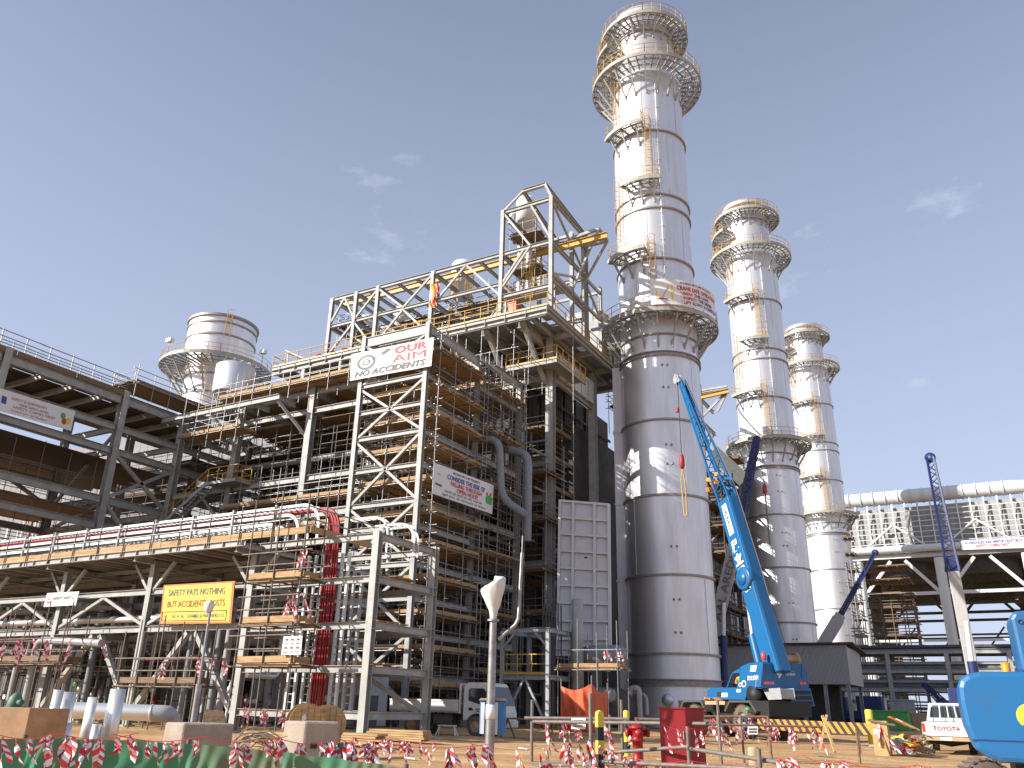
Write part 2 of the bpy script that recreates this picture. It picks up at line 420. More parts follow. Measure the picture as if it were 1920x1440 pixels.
st = thing('exhaust_stack', 'tallest looking silver exhaust stack with crane safety banner on its lowest ring platform', 'exhaust stack', tuple(SC), 'exhaust stacks')
sh = MB()
sh.lathe(SC, [(3.62, 0), (3.55, .3), (3.46, 4), (3.42, 8), (3.4, 59.6)], 96)
sh.lathe(SC, [(3.4, 59.6), (2.98, 60.3), (2.95, 68.3)], 96)
ob('shell', sh, 'alu', st)
ss = MB(); zs0 = [3.4, 5.2, 10.9, 17.2, 23.5, 29.6, 31.2, 38.6, 43.9, 45.3, 52.5, 59.5]
for i, (a_, b_) in enumerate(zip(zs0[:-1], zs0[1:])):
    for t in [k * 60 + (i % 3) * 21 - 90 for k in range(6)]: ss.bar(sp(t, 3.435 if a_ > 8 else 3.47, a_), sp(t, 3.425 if a_ > 8 else 3.45, b_), .05, .02, up=sp(t, 1, 0) - SC)
ob('seam', ss, 'alu', st)
lp = MB(); lp.lathe(SC, [(2.95, 67.6), (3.2, 67.62), (3.22, 68.35), (3.05, 68.4), (2.6, 68.38), (2.5, 66.5)], 64); ob('lip', lp, 'alu', st)
for z, r, h in ((3.1, 3.5, .5), (5.1, 3.5, .16), (10.85, 3.46, .16), (17.1, 3.44, .16), (23.4, 3.44, .16), (29.3, 3.44, .42), (31.1, 3.44, .14), (38.5, 3.44, .16), (43.8, 3.44, .16), (45.2, 3.44, .16), (52.4, 3.44, .16), (65.2, 2.98, .12)):
    rg = MB()
    if h > .3:
        rg.lathe(SC + Z * z, [(r - .1, -h / 2), (r + .13, -h / 2), (r + .13, -h / 2 + .07), (r + .01, -h / 2 + .08), (r + .01, h / 2 - .08), (r + .13, h / 2 - .07), (r + .13, h / 2), (r - .1, h / 2)], 80, smooth=False)
    else: rg.lathe(SC + Z * z, [(r - .1, -h / 2), (r + .12, -h / 2), (r + .12, h / 2), (r - .1, h / 2)], 80, smooth=False)
    ob('stiffening_ring', rg, 'band', st)
platform(st, 0, 360, 2.95, 4.5, 66.3, 1.9, 20, True)
platform(st, -135, -48, 2.95, 5.0, 63.6, 1.9, 4, False)
platform(st, 0, 360, 3.42, 5.5, 60.0, 3.0, 20, True)
platform(st, -64, -8, 3.42, 4.7, 52.9, 1.9, 2, False)
platform(st, -37, 10, 3.42, 4.7, 46.4, 1.9, 2, False)
platform(st, -62, -10, 3.42, 4.8, 39.2, 2.0, 2, False)
platform(st, 0, 360, 3.42, 5.3, 32.7, 2.6, 18, True)
for t, z0, z1 in ((-100, 60, 67.4), (-50, 53, 61), (-2, 46.5, 54.2), (-48, 39.3, 47.6), (-3, 32.8, 40.4)):
    r = 3.75 if z0 < 59 else 4.3
    lb = MB(); ladder(lb, sp(t, r, z0), sp(t, r, z1), sp(t, 1, 0) - SC, .5); ob('ladder', lb, 'yellow', st)
cdt = MB()
for z0, z1 in ((34, 44), (44, 58.2)):
    cdt.tube(sp(14, 3.5, z0), sp(14, 3.5, z1), .045, 6)
    for k in range(7): zz = z0 + (z1 - z0) * (k + .5) / 7; cdt.bar(sp(10, 3.46, zz), sp(18, 3.46, zz), .05, .06)
ob('conduit', cdt, 'white', st)
lg = MB()
for z in (6.6, 9.0, 13, 19.6, 21.2, 26.2, 28.2):
    for t in (4, 11): lg.lathe(sp(t, 3.42, z), [(.09, 0), (.09, .12), (0, .13)], 8, axis=sp(t, 1, 0) - SC)
ob('lifting_lug', lg, 'galv', st)
# inlet side plate and manway nozzles at the foot
mn = MB()
for t, z in ((-8, 1.9), (-3, .75)):
    ax = sp(t, 1, 0) - SC; mn.lathe(sp(t, 3.4, z), [(.32, 0), (.32, .5), (.42, .5), (.42, .6), (0, .6)] if z > 1 else [(.30, 0), (.30, .55), (.24, .55), (.22, .1), (0, .1)], 20, axis=ax)
ob('nozzle', mn, 'alu', st)
mb = MB(); e = (sp(-90, 1, 0) - SC); f = (sp(0, 1, 0) - SC)
mb.prism([(3.2, -.6), (4.15, -.6), (4.15, .4), (3.2, .4)], SC, e, f, Z * 29.4)
for z in (5.1, 10.8, 17.1, 23.4): mb.prism([(3.2, -.6), (4.22, -.6), (4.22, .47), (3.2, .47)], SC + Z * (z - .07), e, f, Z * .14)
ob('side_duct', mb, 'casing', st)
st2 = copy_tree(st); st2.location = (-20.6, 103.2, 0); st2['label'] = 'silver exhaust stack rising behind the grey corrugated shed, middle one of the row of three'
st3 = copy_tree(st); st3.location = (-21.0, 147.6, 0); st3['label'] = 'farthest silver exhaust stack of the row, nearest the long roof with the white pipe'
# banner on the lowest ring platform
r = 5.36; zb = 32.9
t0, t1 = -5, 70
def bmap(u, v, h=0): return sp(t0 + (t1 - t0) * u, r + h, zb + .02 + (2.25 + .2 * (1 - u)) * v)
mb, g = sheet(bmap, .02, 30, 5, 3)
bn = ob('banner', mb, 'banner'); bn['label'] = 'white crane safety banner curving round the ring platform railing'; bn['category'] = 'banner'
ob('picture_panel', flat(bmap, [(.07, .12), (.27, .12), (.27, .78), (.07, .78)], .014), 'sign_yellow', bn)
mb = MB(); mb.bar(bmap(.13, .2, .02), bmap(.22, .75, .02), .06, .02); mb.bar(bmap(.09, .22, .02), bmap(.2, .2, .02), .25, .02); ob('crane_drawing', mb, 'ink_red', bn)
letters('RIYADH PP11 IPP PROJECT', (.36, .83, .86, .93), bmap, 'ink_black', bn, .02)
letters('CRANE SAFE OPERATION', (.32, .60, .97, .77), bmap, 'ink_red', bn, .03)
for i, (a, b, c, e) in enumerate((('* KNOW', ' THE', ' LOAD', .80), ('* INSPECT', ' THE', ' GEARS', .86), ('* LIFT', ' SLOWLY', ' & CAREFULLY', .99))):
    v = .42 - .175 * i; n = len(a + b + c); u0 = .36; x1 = u0 + (e - u0) * len(a) / n; x2 = u0 + (e - u0) * len(a + b) / n
    letters(a, (u0, v, x1 - .008, v + .13), bmap, 'ink_red', bn, .025); letters(b.strip(), (x1 + .012, v, x2 - .006, v + .13), bmap, 'ink_black' if i < 2 else 'ink_blue', bn, .025)
    letters(c.strip(), (x2 + .012, v, e, v + .13), bmap, 'ink_blue' if i != 1 else 'ink_black', bn, .025)

# ------------------------------------------------------------------ short bypass stack on the left, with a drum before it
LC = None
d = ray(407, 690); LC = CAM + d * (64.3 / d.y); LC.z = 0
LA = atan2(-LC.y, -LC.x); LD = hypot(LC.x, LC.y)
_sc, _sa = SC, SA
SC, SA = LC, LA
def lz(y, off=3.5): p = gp(407, y, LD - off); return p.z
bs = thing('bypass_stack', 'short wide silver stack with one ring platform behind the elevated steelwork', 'exhaust stack', tuple(LC))
R = 4.15
mb = MB(); mb.lathe(LC, [(R - .6, 0), (R - .6, lz(690)), (R, lz(640) ), (R, lz(590))], 72); ob('shell', mb, 'alu', bs)
mb = MB(); mb.lathe(LC + Z * (lz(590) - .1), [(R - .05, -.2), (R + .22, -.2), (R + .22, .1), (R - .3, .1), (R - .4, -2)], 64, smooth=False); ob('lip', mb, 'band', bs)
for y in (605, 628, 700, 735):
    mb = MB(); rr = R if y < 640 else R - .6; mb.lathe(LC + Z * lz(y), [(rr - .05, -.1), (rr + .13, -.1), (rr + .13, .1), (rr - .05, .1)], 64, smooth=False); ob('stiffening_ring', mb, 'band', bs)
platform(bs, 0, 360, R - .5, R + 2.6, lz(659, R + 2.6), 3.8, 20, True)
for t, y0, y1, rr in ((6, 628, 580, R + .35), (-18, 705, 655, R + 1.0), (-8, 752, 712, R + .4)):
    lb = MB(); ladder(lb, sp(t, rr, lz(y0, rr)), sp(t, rr, lz(y1, rr)), sp(t, 1, 0) - LC, .6); ob('ladder', lb, 'yellow', bs)
for t in (-62, 50):
    fl = MB(); c = sp(t, R + 2.4, lz(659, R + 2.6) + 1.7); fl.tube(c - Z * 1.7, c, .05); fl.box(c.x - .4, c.y - .3, c.z, c.x + .4, c.y + .3, c.z + .45); ob('floodlight', fl, 'white', bs)
SC, SA = _sc, _sa
c = oy(46, 434, 742); mb = MB(); mb.lathe((c.x, c.y, 0), [(0, c.z + .0), (1.62, c.z), (1.66, c.z + .15), (1.66, oy(46, 434, 692).z), (1.5, oy(46, 434, 690).z), (0, oy(46, 434, 690).z)], 40)
tag(ob('drum', mb, 'alu'), 'plain silver upright drum on the steel deck before the short wide stack', 'drum')
# ------------------------------------------------------------------ scaffold kit
def scaffold(label, x0, x1, y0, y1, z0, z1, nx, ny, levels, pole='galv', plank='plank', sides='FRLB', r=.03, deck_in=.1, toe=True, jit=.0, zb=None, seed=1, along='x', cap=100, deck=True, keep=.92, jz=0.):
    rn = random.Random(seed)
    t = thing('scaffold', label, 'scaffold', ((x0 + x1) / 2, (y0 + y1) / 2, z0), 'scaffolds round the plant')
    xs = [x0 + (x1 - x0) * i / nx for i in range(nx + 1)]; ys = [y0 + (y1 - y0) * j / ny for j in range(ny + 1)]
    st = []
    for i, x in enumerate(xs):
        for j, y in enumerate(ys):
            if 0 < i < nx and 0 < j < ny: continue
            st.append(('tube', (V((x, y, z0)), V((x + rn.uniform(-.03, .03), y, z1 + rn.uniform(-.3, .7))), r)))
    seg('standard', pole, t, 0, st, cap)
    lg = []
    e = .3
    for z in levels:
        for dz in (-.08, .55, 1.05):
            if z + dz > z1 + .4: continue
            for s, (p, q) in dict(F=((x0 - e, y0, 0), (x1 + e, y0, 0)), B=((x0 - e, y1, 0), (x1 + e, y1, 0)), L=((x0, y0 - e, 0), (x0, y1 + e, 0)), R=((x1, y0 - e, 0), (x1, y1 + e, 0))).items():
                if s in sides and ((dz < 0 and keep > .9) or rn.random() < (keep if dz < 0 or keep < .9 else .92)):
                    zz = z + dz + (.05 if s in 'RL' else 0) + rn.uniform(-jz, jz); a = rn.uniform(-.15, .25); b = rn.uniform(-.15, .25)
                    p2 = V(p) + Z * zz; q2 = V(q) + Z * zz; dd = (q2 - p2).normalized()
                    lg.append(('tube', (p2 - dd * a, q2 + dd * b, r)))
    seg('ledger', pole, t, 0, lg, cap)
    tr = []
    for z in levels:
        for x in xs: tr.append(('tube', (V((x + .06, y0 - .25, z - .1)), V((x + .06, y1 + .25, z - .1)), r)))
    seg('transom', pole, t, 0, tr, 60)
    for k, z in enumerate(levels if deck else []):
        mb = MB(); bw = .235
        if along == 'x':
            y = y0 + deck_in
            while y < y1 - deck_in:
                a = x0 - .15 + rn.uniform(-.2, .1); b2 = x1 + .15 + rn.uniform(-.1, .25)
                if rn.random() > .06: mb.box(a, y, z + rn.uniform(-.01, .02), b2, y + bw - .012, z + .05)
                y += bw
        else:
            x = x0 + deck_in
            while x < x1 - deck_in:
                a = y0 - .15 + rn.uniform(-.2, .1); b2 = y1 + .15 + rn.uniform(-.1, .25)
                if rn.random() > .06: mb.box(x, a, z + rn.uniform(-.01, .02), x + bw - .012, b2, z + .05)
                x += bw
        d = ob('deck', mb, plank, t)
        if toe:
            for s, (p, q) in dict(F=((x0 - .1, y0 + .06, 0), (x1 + .1, y0 + .06, 0)), R=((x1 - .06, y0, 0), (x1 - .06, y1 + .1, 0)), L=((x0 + .06, y0, 0), (x0 + .06, y1, 0))).items():
                if s in sides and s != 'L':
                    b3 = MB(); tilt = rn.uniform(-.02, .03); b3.bar(V(p) + Z * (z + .17), V(q) + Z * (z + .17 + tilt), .04, .23); ob('toe_board', b3, plank, d)
    return t

# ------------------------------------------------------------------ front pipe rack with its gate-like end frame
rk = thing('pipe_rack', 'pale steel pipe rack along the front whose open end frame stands before the white truck', 'pipe rack', (-33, 28, 0))
RX = [-20.3, -26.8, -33.2, -39.65, -46.1, -52.6, -59]
for x in RX:
    for y in (25.4, 29.35, 33.6):
        if x > -21 and y > 30: continue
        mb = MB(); top = 7.58 if x > -21 else 7.15
        mb.ib((x, y, .12), (x, y, top), .30, .28, .022, Y); mb.box(x - .24, y - .24, .06, x + .24, y + .24, .12)
        for z in (5.7, 4.0, 2.4): mb.box(x - .15, y - .13, z - .17, x + .15, y + .13, z - .15); mb.box(x - .15, y - .13, z + .15, x + .15, y + .13, z + .17)
        ob('column', mb, 'steel', rk)
        mb = MB(); mb.box(x - .42, y - .42, -.3, x + .42, y + .42, .06); ob('footing', mb, 'concrete', rk, bevel=.03)
bm = []
def xb(xa, xb_, y, z, h=.26, w=.2): bm.append(('ib', (V((xa + .15, y, z)), V((xb_ - .15, y, z)), w, h)))
def yb(x, ya, yb_, z, h=.26, w=.2): bm.append(('ib', (V((x, ya + .14, z)), V((x, yb_ - .14, z)), w, h)))
for y in (25.4, 29.35):
    for z in (7.36, 5.7, 3.98, 2.4, .79): xb(-26.8, -20.3, y, z)
for i in range(1, len(RX) - 1):
    for y in (25.4, 29.35, 33.6):
        for z in (5.75, 4.1): xb(RX[i + 1], RX[i], y, z)
    xb(RX[i + 1], RX[i], 29.35, 7.0)
for z in (7.36, 5.7, 3.98, 2.4, .79): yb(-20.3, 25.4, 29.35, z)
for x in RX[1:]:
    for z in (7.0, 5.75, 4.1): yb(x, 25.4, 29.35, z); yb(x, 29.35, 33.6, z)
    bm.append(('ib', (V((x, 24.25, 7.12)), V((x, 25.26, 7.12)), .2, .3)))
for k in range(22): x = -26.4 - 1.5 * k; bm.append(('ib', (V((x, 24.25, 7.22)), V((x, 33.5, 7.22)), .12, .18)))
for y in (26.9, 28.2, 31.4): bm.append(('ib', (V((-59, y, 7.05)), V((-26.9, y, 7.05)), .15, .16)))
seg('beam', 'steel', rk, 0, bm, 100)
mb = MB(); mb.ib((-62, 24.2, 7.3), (-26.25, 24.2, 7.3), .2, .26)
for k in range(32): x = -26.4 - 1.1 * k; mb.box(x - .012, 24.1, 7.18, x + .012, 24.2, 7.42)
ob('edge_beam', mb, 'steel', rk)
mb = MB()
for k in range(24): y = 24.3 + k * .385; mb.box(-62, y, 7.335, -26.4, y + .36, 7.36)
ob('deck', mb, 'plank_old', rk)
br = []
for x in RX[1:5]:
    br += [('bar', (V((x + .12, 25.4, 5.75)), V((x + 1.35, 25.4, 7.05)), .13, .13)), ('bar', (V((x - .12, 25.4, 5.75)), V((x - 1.35, 25.4, 7.05)), .13, .13))]
for i in range(1, 5):
    a, c = RX[i + 1], RX[i]; m_ = (a + c) / 2
    for s, e in ((a, m_), (c, m_)):
        br.append(('bar', (V((s + (.15 if s == a else -.15), 25.4, 4.3)), V((e, 25.4, 5.6)), .13, .13)))
    if i in (1, 2, 4):
        br += [('bar', (V((a + .2, 25.4, .75)), V((m_ - .25, 25.4, 3.9)), .22, .2)), ('bar', (V((c - .2, 25.4, .75)), V((m_ + .25, 25.4, 3.9)), .22, .2))]
br += [('bar', (V((-26.6, 29.35, .9)), V((-23.6, 29.35, 2.3)), .16, .16)), ('bar', (V((-20.6, 29.35, .9)), V((-23.5, 29.35, 2.3)), .16, .16))]
seg('brace', 'steel', rk, 0, br)

# guard rail of scaffold tube with orange boards along the edge of the deck
gr = thing('edge_guardrail', 'scaffold tube guardrail with long orange boards along the pipe rack edge', 'guardrail', (-40, 24, 7.4))
gp_ = []
x = -22.9
k = 0
while x > -58:
    gp_.append(('tube', (V((x, 24.12, 7.2 if k else 5.2)), V((x + .02, 24.12, 8.75 + RND.uniform(-.15, .2))), .034))); x -= 1.85; k += 1
seg('post', 'rust_pole', gr, 0, gp_)
seg('rail', 'galv', gr, 0, [('tube', (V((-60 + i * 6.1, 24.06, z)), V((-60 + i * 6.1 + 6.3, 24.06, z + .02)), .028)) for i in range(6) for z in (8.02, 8.5)] + [('tube', (V((-22.8, 24.0, z)), V((-22.8, 29.6, z)), .03)) for z in (8.02, 8.5)])
for i in range(9):
    mb = MB(); a = -62 + i * 4.36; mb.bar((a, 24.2, 7.58 + RND.uniform(-.01, .01)), (a + 4.33, 24.2, 7.58 + RND.uniform(-.01, .015)), .05, .27); ob('toe_board', mb, 'plank', gr)
mb = MB(); mb.bar((-22.75, 24.2, 7.6), (-22.75, 28, 7.6), .05, .27); ob('toe_board', mb, 'plank', gr)

# cable trays on top, the red cable riser, white ladder rails going down
xr = oy(26.4, 605, 1150).x, oy(26.4, 629, 1150).x
zt = [oy(25.9, 120, y).z for y in (1004, 1016, 1027)]
def trayrun(label, z, y, xe, R, zdn, wdt=.62, xs=-62):
    t = thing('cable_tray', label, 'cable tray', (-40, y, z), 'white cable trays on the pipe rack')
    pts = [V((xs, 0, z)), V((xe - R, 0, z))] + [V((xe - R + R * sin(a), 0, z - R + R * cos(a))) for a in (radians(15 * k) for k in range(1, 7))] + [V((xe, 0, zdn))]
    for yy in (y, y + wdt):
        mb = MB()
        P = [p + Y * yy for p in pts]
        for a, b in zip(P[:-1], P[1:]):
            mb.bar(a, b, .03, .13 if wdt > .5 else .085, up=Z if abs((b - a).normalized().z) < .9 else X)
        ob('side_rail', mb, 'white', t)
    mb = MB(); x = xs + .3
    while x < xe - R: mb.bar((x, y, z - .03), (x, y + wdt, z - .03), .04, .03); x += .32
    zz = z - R
    while zz > zdn: mb.bar((xe, y, zz), (xe, y + wdt, zz), .03, .04); zz -= .32
    ob('rungs', mb, 'galv', t)
    return t
trayrun('topmost white cable tray on the rack carrying red cables, bending down beside the red riser', zt[0], 25.7, xr[0] - .12, .9, 7.4)
trayrun('middle white cable tray on the rack, bending down just left of the red riser', zt[1], 25.75, xr[0] - 1.3, .7, 7.4)
trayrun('lowest white cable tray on the rack just above the orange boards', zt[2], 25.8, xr[0] - 2.5, .55, 7.4)
for k, (dx, dz) in enumerate(((1.7, -.35), (3.1, -.75))):
    trayrun(['white cable tray arching down just right of the red cables', 'white cable tray arching down nearest the open end frame'][k], zt[0] + dz, 27.6, xr[1] + dx - .3, .8, 6.9, .3, xr[1] + dx - 2.4)
mb = MB(); x = -60
ts = thing('tray_support', 'row of slim grey stanchions holding up the three white cable trays', 'tray support', (-40, 26, 7.36))
while x < -25: b = MB(); b.bar((x, 25.62, 7.36), (x, 25.62, zt[0] + .12), .1, .08); b.bar((x, 26.4, 7.36), (x, 26.4, zt[0] + .12), .1, .08); b.bar((x, 25.6, zt[1] - .08), (x, 26.4, zt[1] - .08), .05, .05); ob('stanchion', b, 'steel_grey', ts); x += 2.6
rc = thing('red_cable_bundle', 'thick bundle of red cables climbing the rack and turning along the top tray', 'cable bundle', (xr[0], 26.4, .9))
n = 11
for i in range(n):
    f_ = (i + .5) / n; x = xr[0] + (xr[1] - xr[0]) * f_; R = .55 + .35 * f_; zz = zt[0] - .10 - .06 * (i % 3)
    j = RND.uniform(-.03, .03)
    pts = [(x + j + .02 * sin(z_ * 2 + i), 26.2 + .07 * (i % 2), z_) for z_ in (.75, 1.6, 2.6, 3.6, 4.6, 5.6, 6.6)] + [(x - R + R * cos(a), 26.15, zz - R + R * sin(a)) for a in (radians(18 * k) for k in range(6))] + [(-30, 26.0 + .03 * i, zz - .06), (-45, 25.75 + .05 * i, zz - .07), (-61, 25.75 + .05 * i, zz - .06)]
    mb = MB(); mb.path(pts, .046, 6); ob('cable', mb, 'red', rc)
rl = thing('riser_ladder', 'row of tall white cable ladder rails standing either side of the red riser', 'cable ladder', (-24, 26.6, .8))
for px in (538, 552, 566, 580, 618, 631, 645, 660):
    x = oy(26.4, px, 1300).x; mb = MB(); mb.bar((x, 26.4, .75), (x, 26.4, 7.0 if px < 640 else 6.2), .10, .12, Y); ob('rail', mb, 'white' if px < 640 else 'steel_grey', rl)
mb = MB()
for a, b in ((538, 552), (566, 580), (618, 631), (645, 660)):
    xa, xb2 = oy(26.4, a, 1300).x, oy(26.4, b, 1300).x
    for k in range(20): mb.bar((xa, 26.4, .9 + k * .3), (xb2, 26.4, .9 + k * .3), .03, .04)
ob('rung', mb, 'galv', rl)
bk = thing('black_cable_bundle', 'dark cables hanging between the white ladder rails left of the red riser', 'cable bundle', (-24, 26.6, .8))
for k in range(14):
    x = oy(26.4, 541 + (k % 7) * 5.4, 1300).x + RND.uniform(-.04, .04); mb = MB(); mb.path([(x, 26.5 + .05 * (k % 3), z_) for z_ in (.8, 2.5, 4.5, 6.9)], .045, 5); ob('cable', mb, 'cable_black', bk)

# ------------------------------------------------------------------ braced tower carrying the aim banner
TX0, TX1, TY0, TY1 = -34.5, -29.15, 40.0, 46.35
tw = thing('braced_tower', 'tall cross-braced steel tower bay under the target banner', 'steel tower', (-31.8, 43, 0))
for x in (TX0, TX1):
    for y in (TY0, TY1):
        mb = MB(); mb.ib((x, y, 0), (x, y, 24.95 if y == TY0 else 24.4), .32, .30, .025, Y); ob('column', mb, 'steel', tw)
TL = [24.45, 21.15, 19.2, 17.37, 15.15, 12.85, 11.3, 9.0, 7.0, 5.0, 2.6]
bm = []
for i, z in enumerate(TL):
    h = .75 if i == 0 else .3
    for y in (TY0, TY1): bm.append(('ib', (V((TX0 + .16, y, z)), V((TX1 - .16, y, z)), .22, h)))
    for x in (TX0, TX1): bm.append(('ib', (V((x, TY0 + .15, z)), V((x, TY1 - .15, z)), .22, .6 if i == 0 else .34)))
seg('beam', 'steel', tw, 0, bm)
br = []
for a, b in ((24.2, 21.2), (21.0, 17.4), (17.3, 12.9), (12.8, 9.0), (9.0, 5.0), (5.0, 1.2)):
    for (xa, xb2) in ((TX0, TX1), (TX1, TX0)):
        br.append(('bar', (V((xa, TY0 + .02, a)), V((xb2, TY0 + .02, b)), .17, .17)))
seg('brace', 'steel', tw, 0, br)
scaffold('tall scaffold of orange plank decks wrapping the banner tower, its right side in shade', TX0 + .35, TX1 + .75, TY0 + .45, TY1 - .2, 0, 24.4, 3, 3, [23.0, 20.5, 18.45, 16.4, 14.3, 12.2, 10.3, 8.2, 6.2, 4.2, 2.2], seed=3)

# target banner
f = quadmap(oy(39.6, 655.5, 714), oy(39.6, 808.5, 686), oy(39.6, 813.5, 632), oy(39.6, 659, 664))
mb, g = sheet(f, .025, 30, 10, 5)
bn = ob('banner', mb, 'banner'); bn['label'] = 'white banner with black target and arrow reading our aim no accidents'; bn['category'] = 'banner'
for r_, h_, c_ in ((.118, .01, 'ink_grey'), (.083, .014, 'banner'), (.05, .018, 'ink_grey'), (.03, .022, 'banner'), (.008, .026, 'ink_grey')):
    ob('target_ring', ringmap(g, .20, .575, r_, r_ * 2.35, h_), c_, bn)
mb = MB(); mb.add([g(.205, .58, .03), g(.205, .565, .03), g(.43, .80, .03), g(.43, .82, .03)], [(0, 1, 2, 3)]); mb.add([g(.385, .74, .032), g(.43, .76, .032), g(.50, .90, .032), g(.455, .93, .032), g(.39, .82, .032)], [(0, 1, 2, 3, 4)]); ob('arrow', mb, 'ink_grey', bn)
letters('OUR', (.545, .67, .93, .93), g, 'ink_red', bn, .03); letters('AIM', (.525, .37, .925, .62), g, 'ink_red', bn, .0)
letters('NO ACCIDENTS', (.06, .08, .93, .29), g, 'ink_grey', bn, .03, .25)

# risk banner on the shaded side
f = quadmap(ox(-27.75, 810, 925), ox(-27.75, 923, 964), ox(-27.75, 926, 910), ox(-27.75, 814, 867))
mb, g = sheet(f, .014, 24, 8, 8)
bn = ob('banner', mb, 'banner'); bn['label'] = 'white banner about falling through open holes hung on the shaded scaffold side'; bn['category'] = 'banner'
letters('RIYADH PP11 IPP PROJECT', (.30, .83, .74, .92), g, 'ink_black', bn, .02)
letters('CONSIDER THE RISK OF', (.21, .63, .84, .79), g, 'ink_blue', bn, .02)
letters('FALLING THROUGH', (.27, .455, .79, .60), g, 'ink_red', bn, .02)
letters('OPEN HOLE!', (.37, .29, .72, .43), g, 'ink_red', bn, .02)
letters('\u091c\u093e\u0928\u0924\u0947 \u0930\u0939\u094b \u092c\u091a\u0924\u0947 \u0930\u0939\u094b \u0914\u0930 \u0905\u092a\u0928\u0947 \u092a\u0948\u0930', (.18, .165, .80, .27), g, 'ink_grey', bn)
letters('\u0916\u0941\u0932\u0947 \u0939\u094b\u0932 \u0915\u0940 \u0938\u093e\u0935\u0927\u093e\u0928\u0940 \u0938\u0947 \u092c\u091a\u093e\u0935', (.14, .04, .86, .14), g, 'ink_grey', bn)
mb = flat(g, [(.87, .30), (.97, .28), (.99, .52), (.93, .60), (.86, .50)], .014); ob('picture', mb, 'vest_green', bn)
mb = flat(g, [(.87, .56), (.90, .56), (.90, .66), (.87, .66)], .016); mb.add([g(.93, .58, .016), g(.96, .6, .016), g(.965, .68, .016), g(.935, .68, .016)], [(0, 1, 2, 3)]); ob('picture', mb, 'ink_red', bn)
ob('picture', flat(g, [(.03, .32), (.13, .30), (.14, .36), (.04, .38)], .014), 'ink_grey', bn); ob('picture', flat(g, [(.06, .66), (.11, .65), (.11, .71), (.06, .72)], .014), 'sign_yellow', bn)

# ------------------------------------------------------------------ long front frame between the tower and the left bridge
mf = thing('boiler_front_frame', 'big steel frame of planked floors left of the banner tower', 'steel frame', (-46, 44, 0))
MX = [-41.6, -49.1, -55.9]
for x in MX:
    for y in (43.0, 49.0):
        mb = MB(); mb.ib((x, y, 0), (x, y, 23.4), .55, .5, .04, Y); ob('column', mb, 'steel', mf)
mz = [23.0, 21.5, 16.3, 13.6, 10.6, 7.5]
bm = []
for i, (a, b) in enumerate(zip(MX + [-34.5], [None] + MX)):
    pass
spans = [(-55.9, -49.1), (-49.1, -41.6), (-41.6, -34.6)]
for a, b in spans:
    for z in mz:
        for y in (43.0, 49.0): bm.append(('ib', (V((a + .28, y, z)), V((b - .28, y, z)), .25, .42)))
for x in MX + [-45.3, -52.5, -38.2]:
    for z in mz: bm.append(('ib', (V((x, 43.2, z)), V((x, 48.8, z)), .25, .4)))
bm += [('ib', (V((-56, 41.0, 22.25)), V((-43.1, 41.0, 22.25)), .25, .42))] + [('ib', (V((x, 41.1, 22.25)), V((x, 42.9, 22.25)), .25, .4)) for x in (-43.3, -46, -49.1, -52.5)]
seg('beam', 'steel', mf, 0, bm, 100)
seg('brace', 'steel', mf, 0, [('bar', (V((-43.3, 41.1, 22.0)), V((-41.9, 42.9, 19.6)), .2, .2)), ('bar', (V((-50.3, 41.1, 22.0)), V((-49.2, 42.8, 19.8)), .2, .2)), ('bar', (V((-55.7, 43.0, 13.4)), V((-52.6, 43, 16.2)), .2, .2)), ('bar', (V((-49.3, 43.0, 13.4)), V((-52.4, 43, 16.2)), .2, .2))])
rn = random.Random(12)
def bigdeck(label, x0, x1, y0, y1, z, along='x', plank='plank', gaps=.07):
    mb = MB(); k = y0
    if along == 'x':
        while k < y1:
            if rn.random() > gaps: mb.box(x0 + rn.uniform(-.4, .3), k, z, x1 + rn.uniform(-.3, .4), k + .225, z + .05)
            k += .235
    else:
        k = x0
        while k < x1:
            if rn.random() > gaps: mb.box(k, y0 + rn.uniform(-.4, .3), z, k + .225, y1 + rn.uniform(-.3, .4), z + .05)
            k += .235
    return tag(ob('plank_floor', mb, plank), label, 'plank floor', 'plank floors laid on the steelwork')
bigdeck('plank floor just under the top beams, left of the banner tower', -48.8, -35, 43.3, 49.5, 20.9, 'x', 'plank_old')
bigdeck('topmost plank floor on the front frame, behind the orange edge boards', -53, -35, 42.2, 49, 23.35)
bigdeck('plank floor coloured for deep shade in the front frame above the long grey pipe', -55, -35, 44.2, 52, 18.9, 'x', 'plank_shaded', .02)
mb = MB(); mb.box(-55.5, 52.4, 0, -34.8, 53.0, 22.8)  # added dark wall, closes off the light behind the front frame
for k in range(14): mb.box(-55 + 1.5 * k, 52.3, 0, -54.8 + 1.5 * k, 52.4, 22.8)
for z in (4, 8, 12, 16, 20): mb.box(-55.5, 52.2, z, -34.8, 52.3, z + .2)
tag(ob('frame_shade_wall', mb, 'casing_shaded'), 'added dark ribbed wall deepening the shade behind the front frame floors', 'wall')
bigdeck('plank floor below the long grey pipe in the front frame', -49, -35, 43.6, 52, 14.6, 'x', 'plank_shaded', .03)
bigdeck('plank floor of the front frame just above the white cable trays', -54, -35, 43.6, 52, 11.8, 'x', 'plank_shaded', .03)
scaffold('scaffold with orange edge boards and bright rails along the top of the front frame', -50.5, -35.2, 41.6, 42.7, 22.3, 24.7, 8, 1, [23.45], sides='FRB', seed=5)
scaffold('scaffold hanging in front of the long grey pipe', -49, -35.5, 42.2, 43.4, 12.0, 17.0, 7, 1, [12.6, 14.6], sides='FRB', seed=6, plank='plank')
scaffold('hung scaffold below the drum with loose pole ends dangling', -52.6, -46.5, 40.4, 42.3, 19.0, 23.4, 4, 1, [20.2], sides='FRB', seed=16, plank='plank')
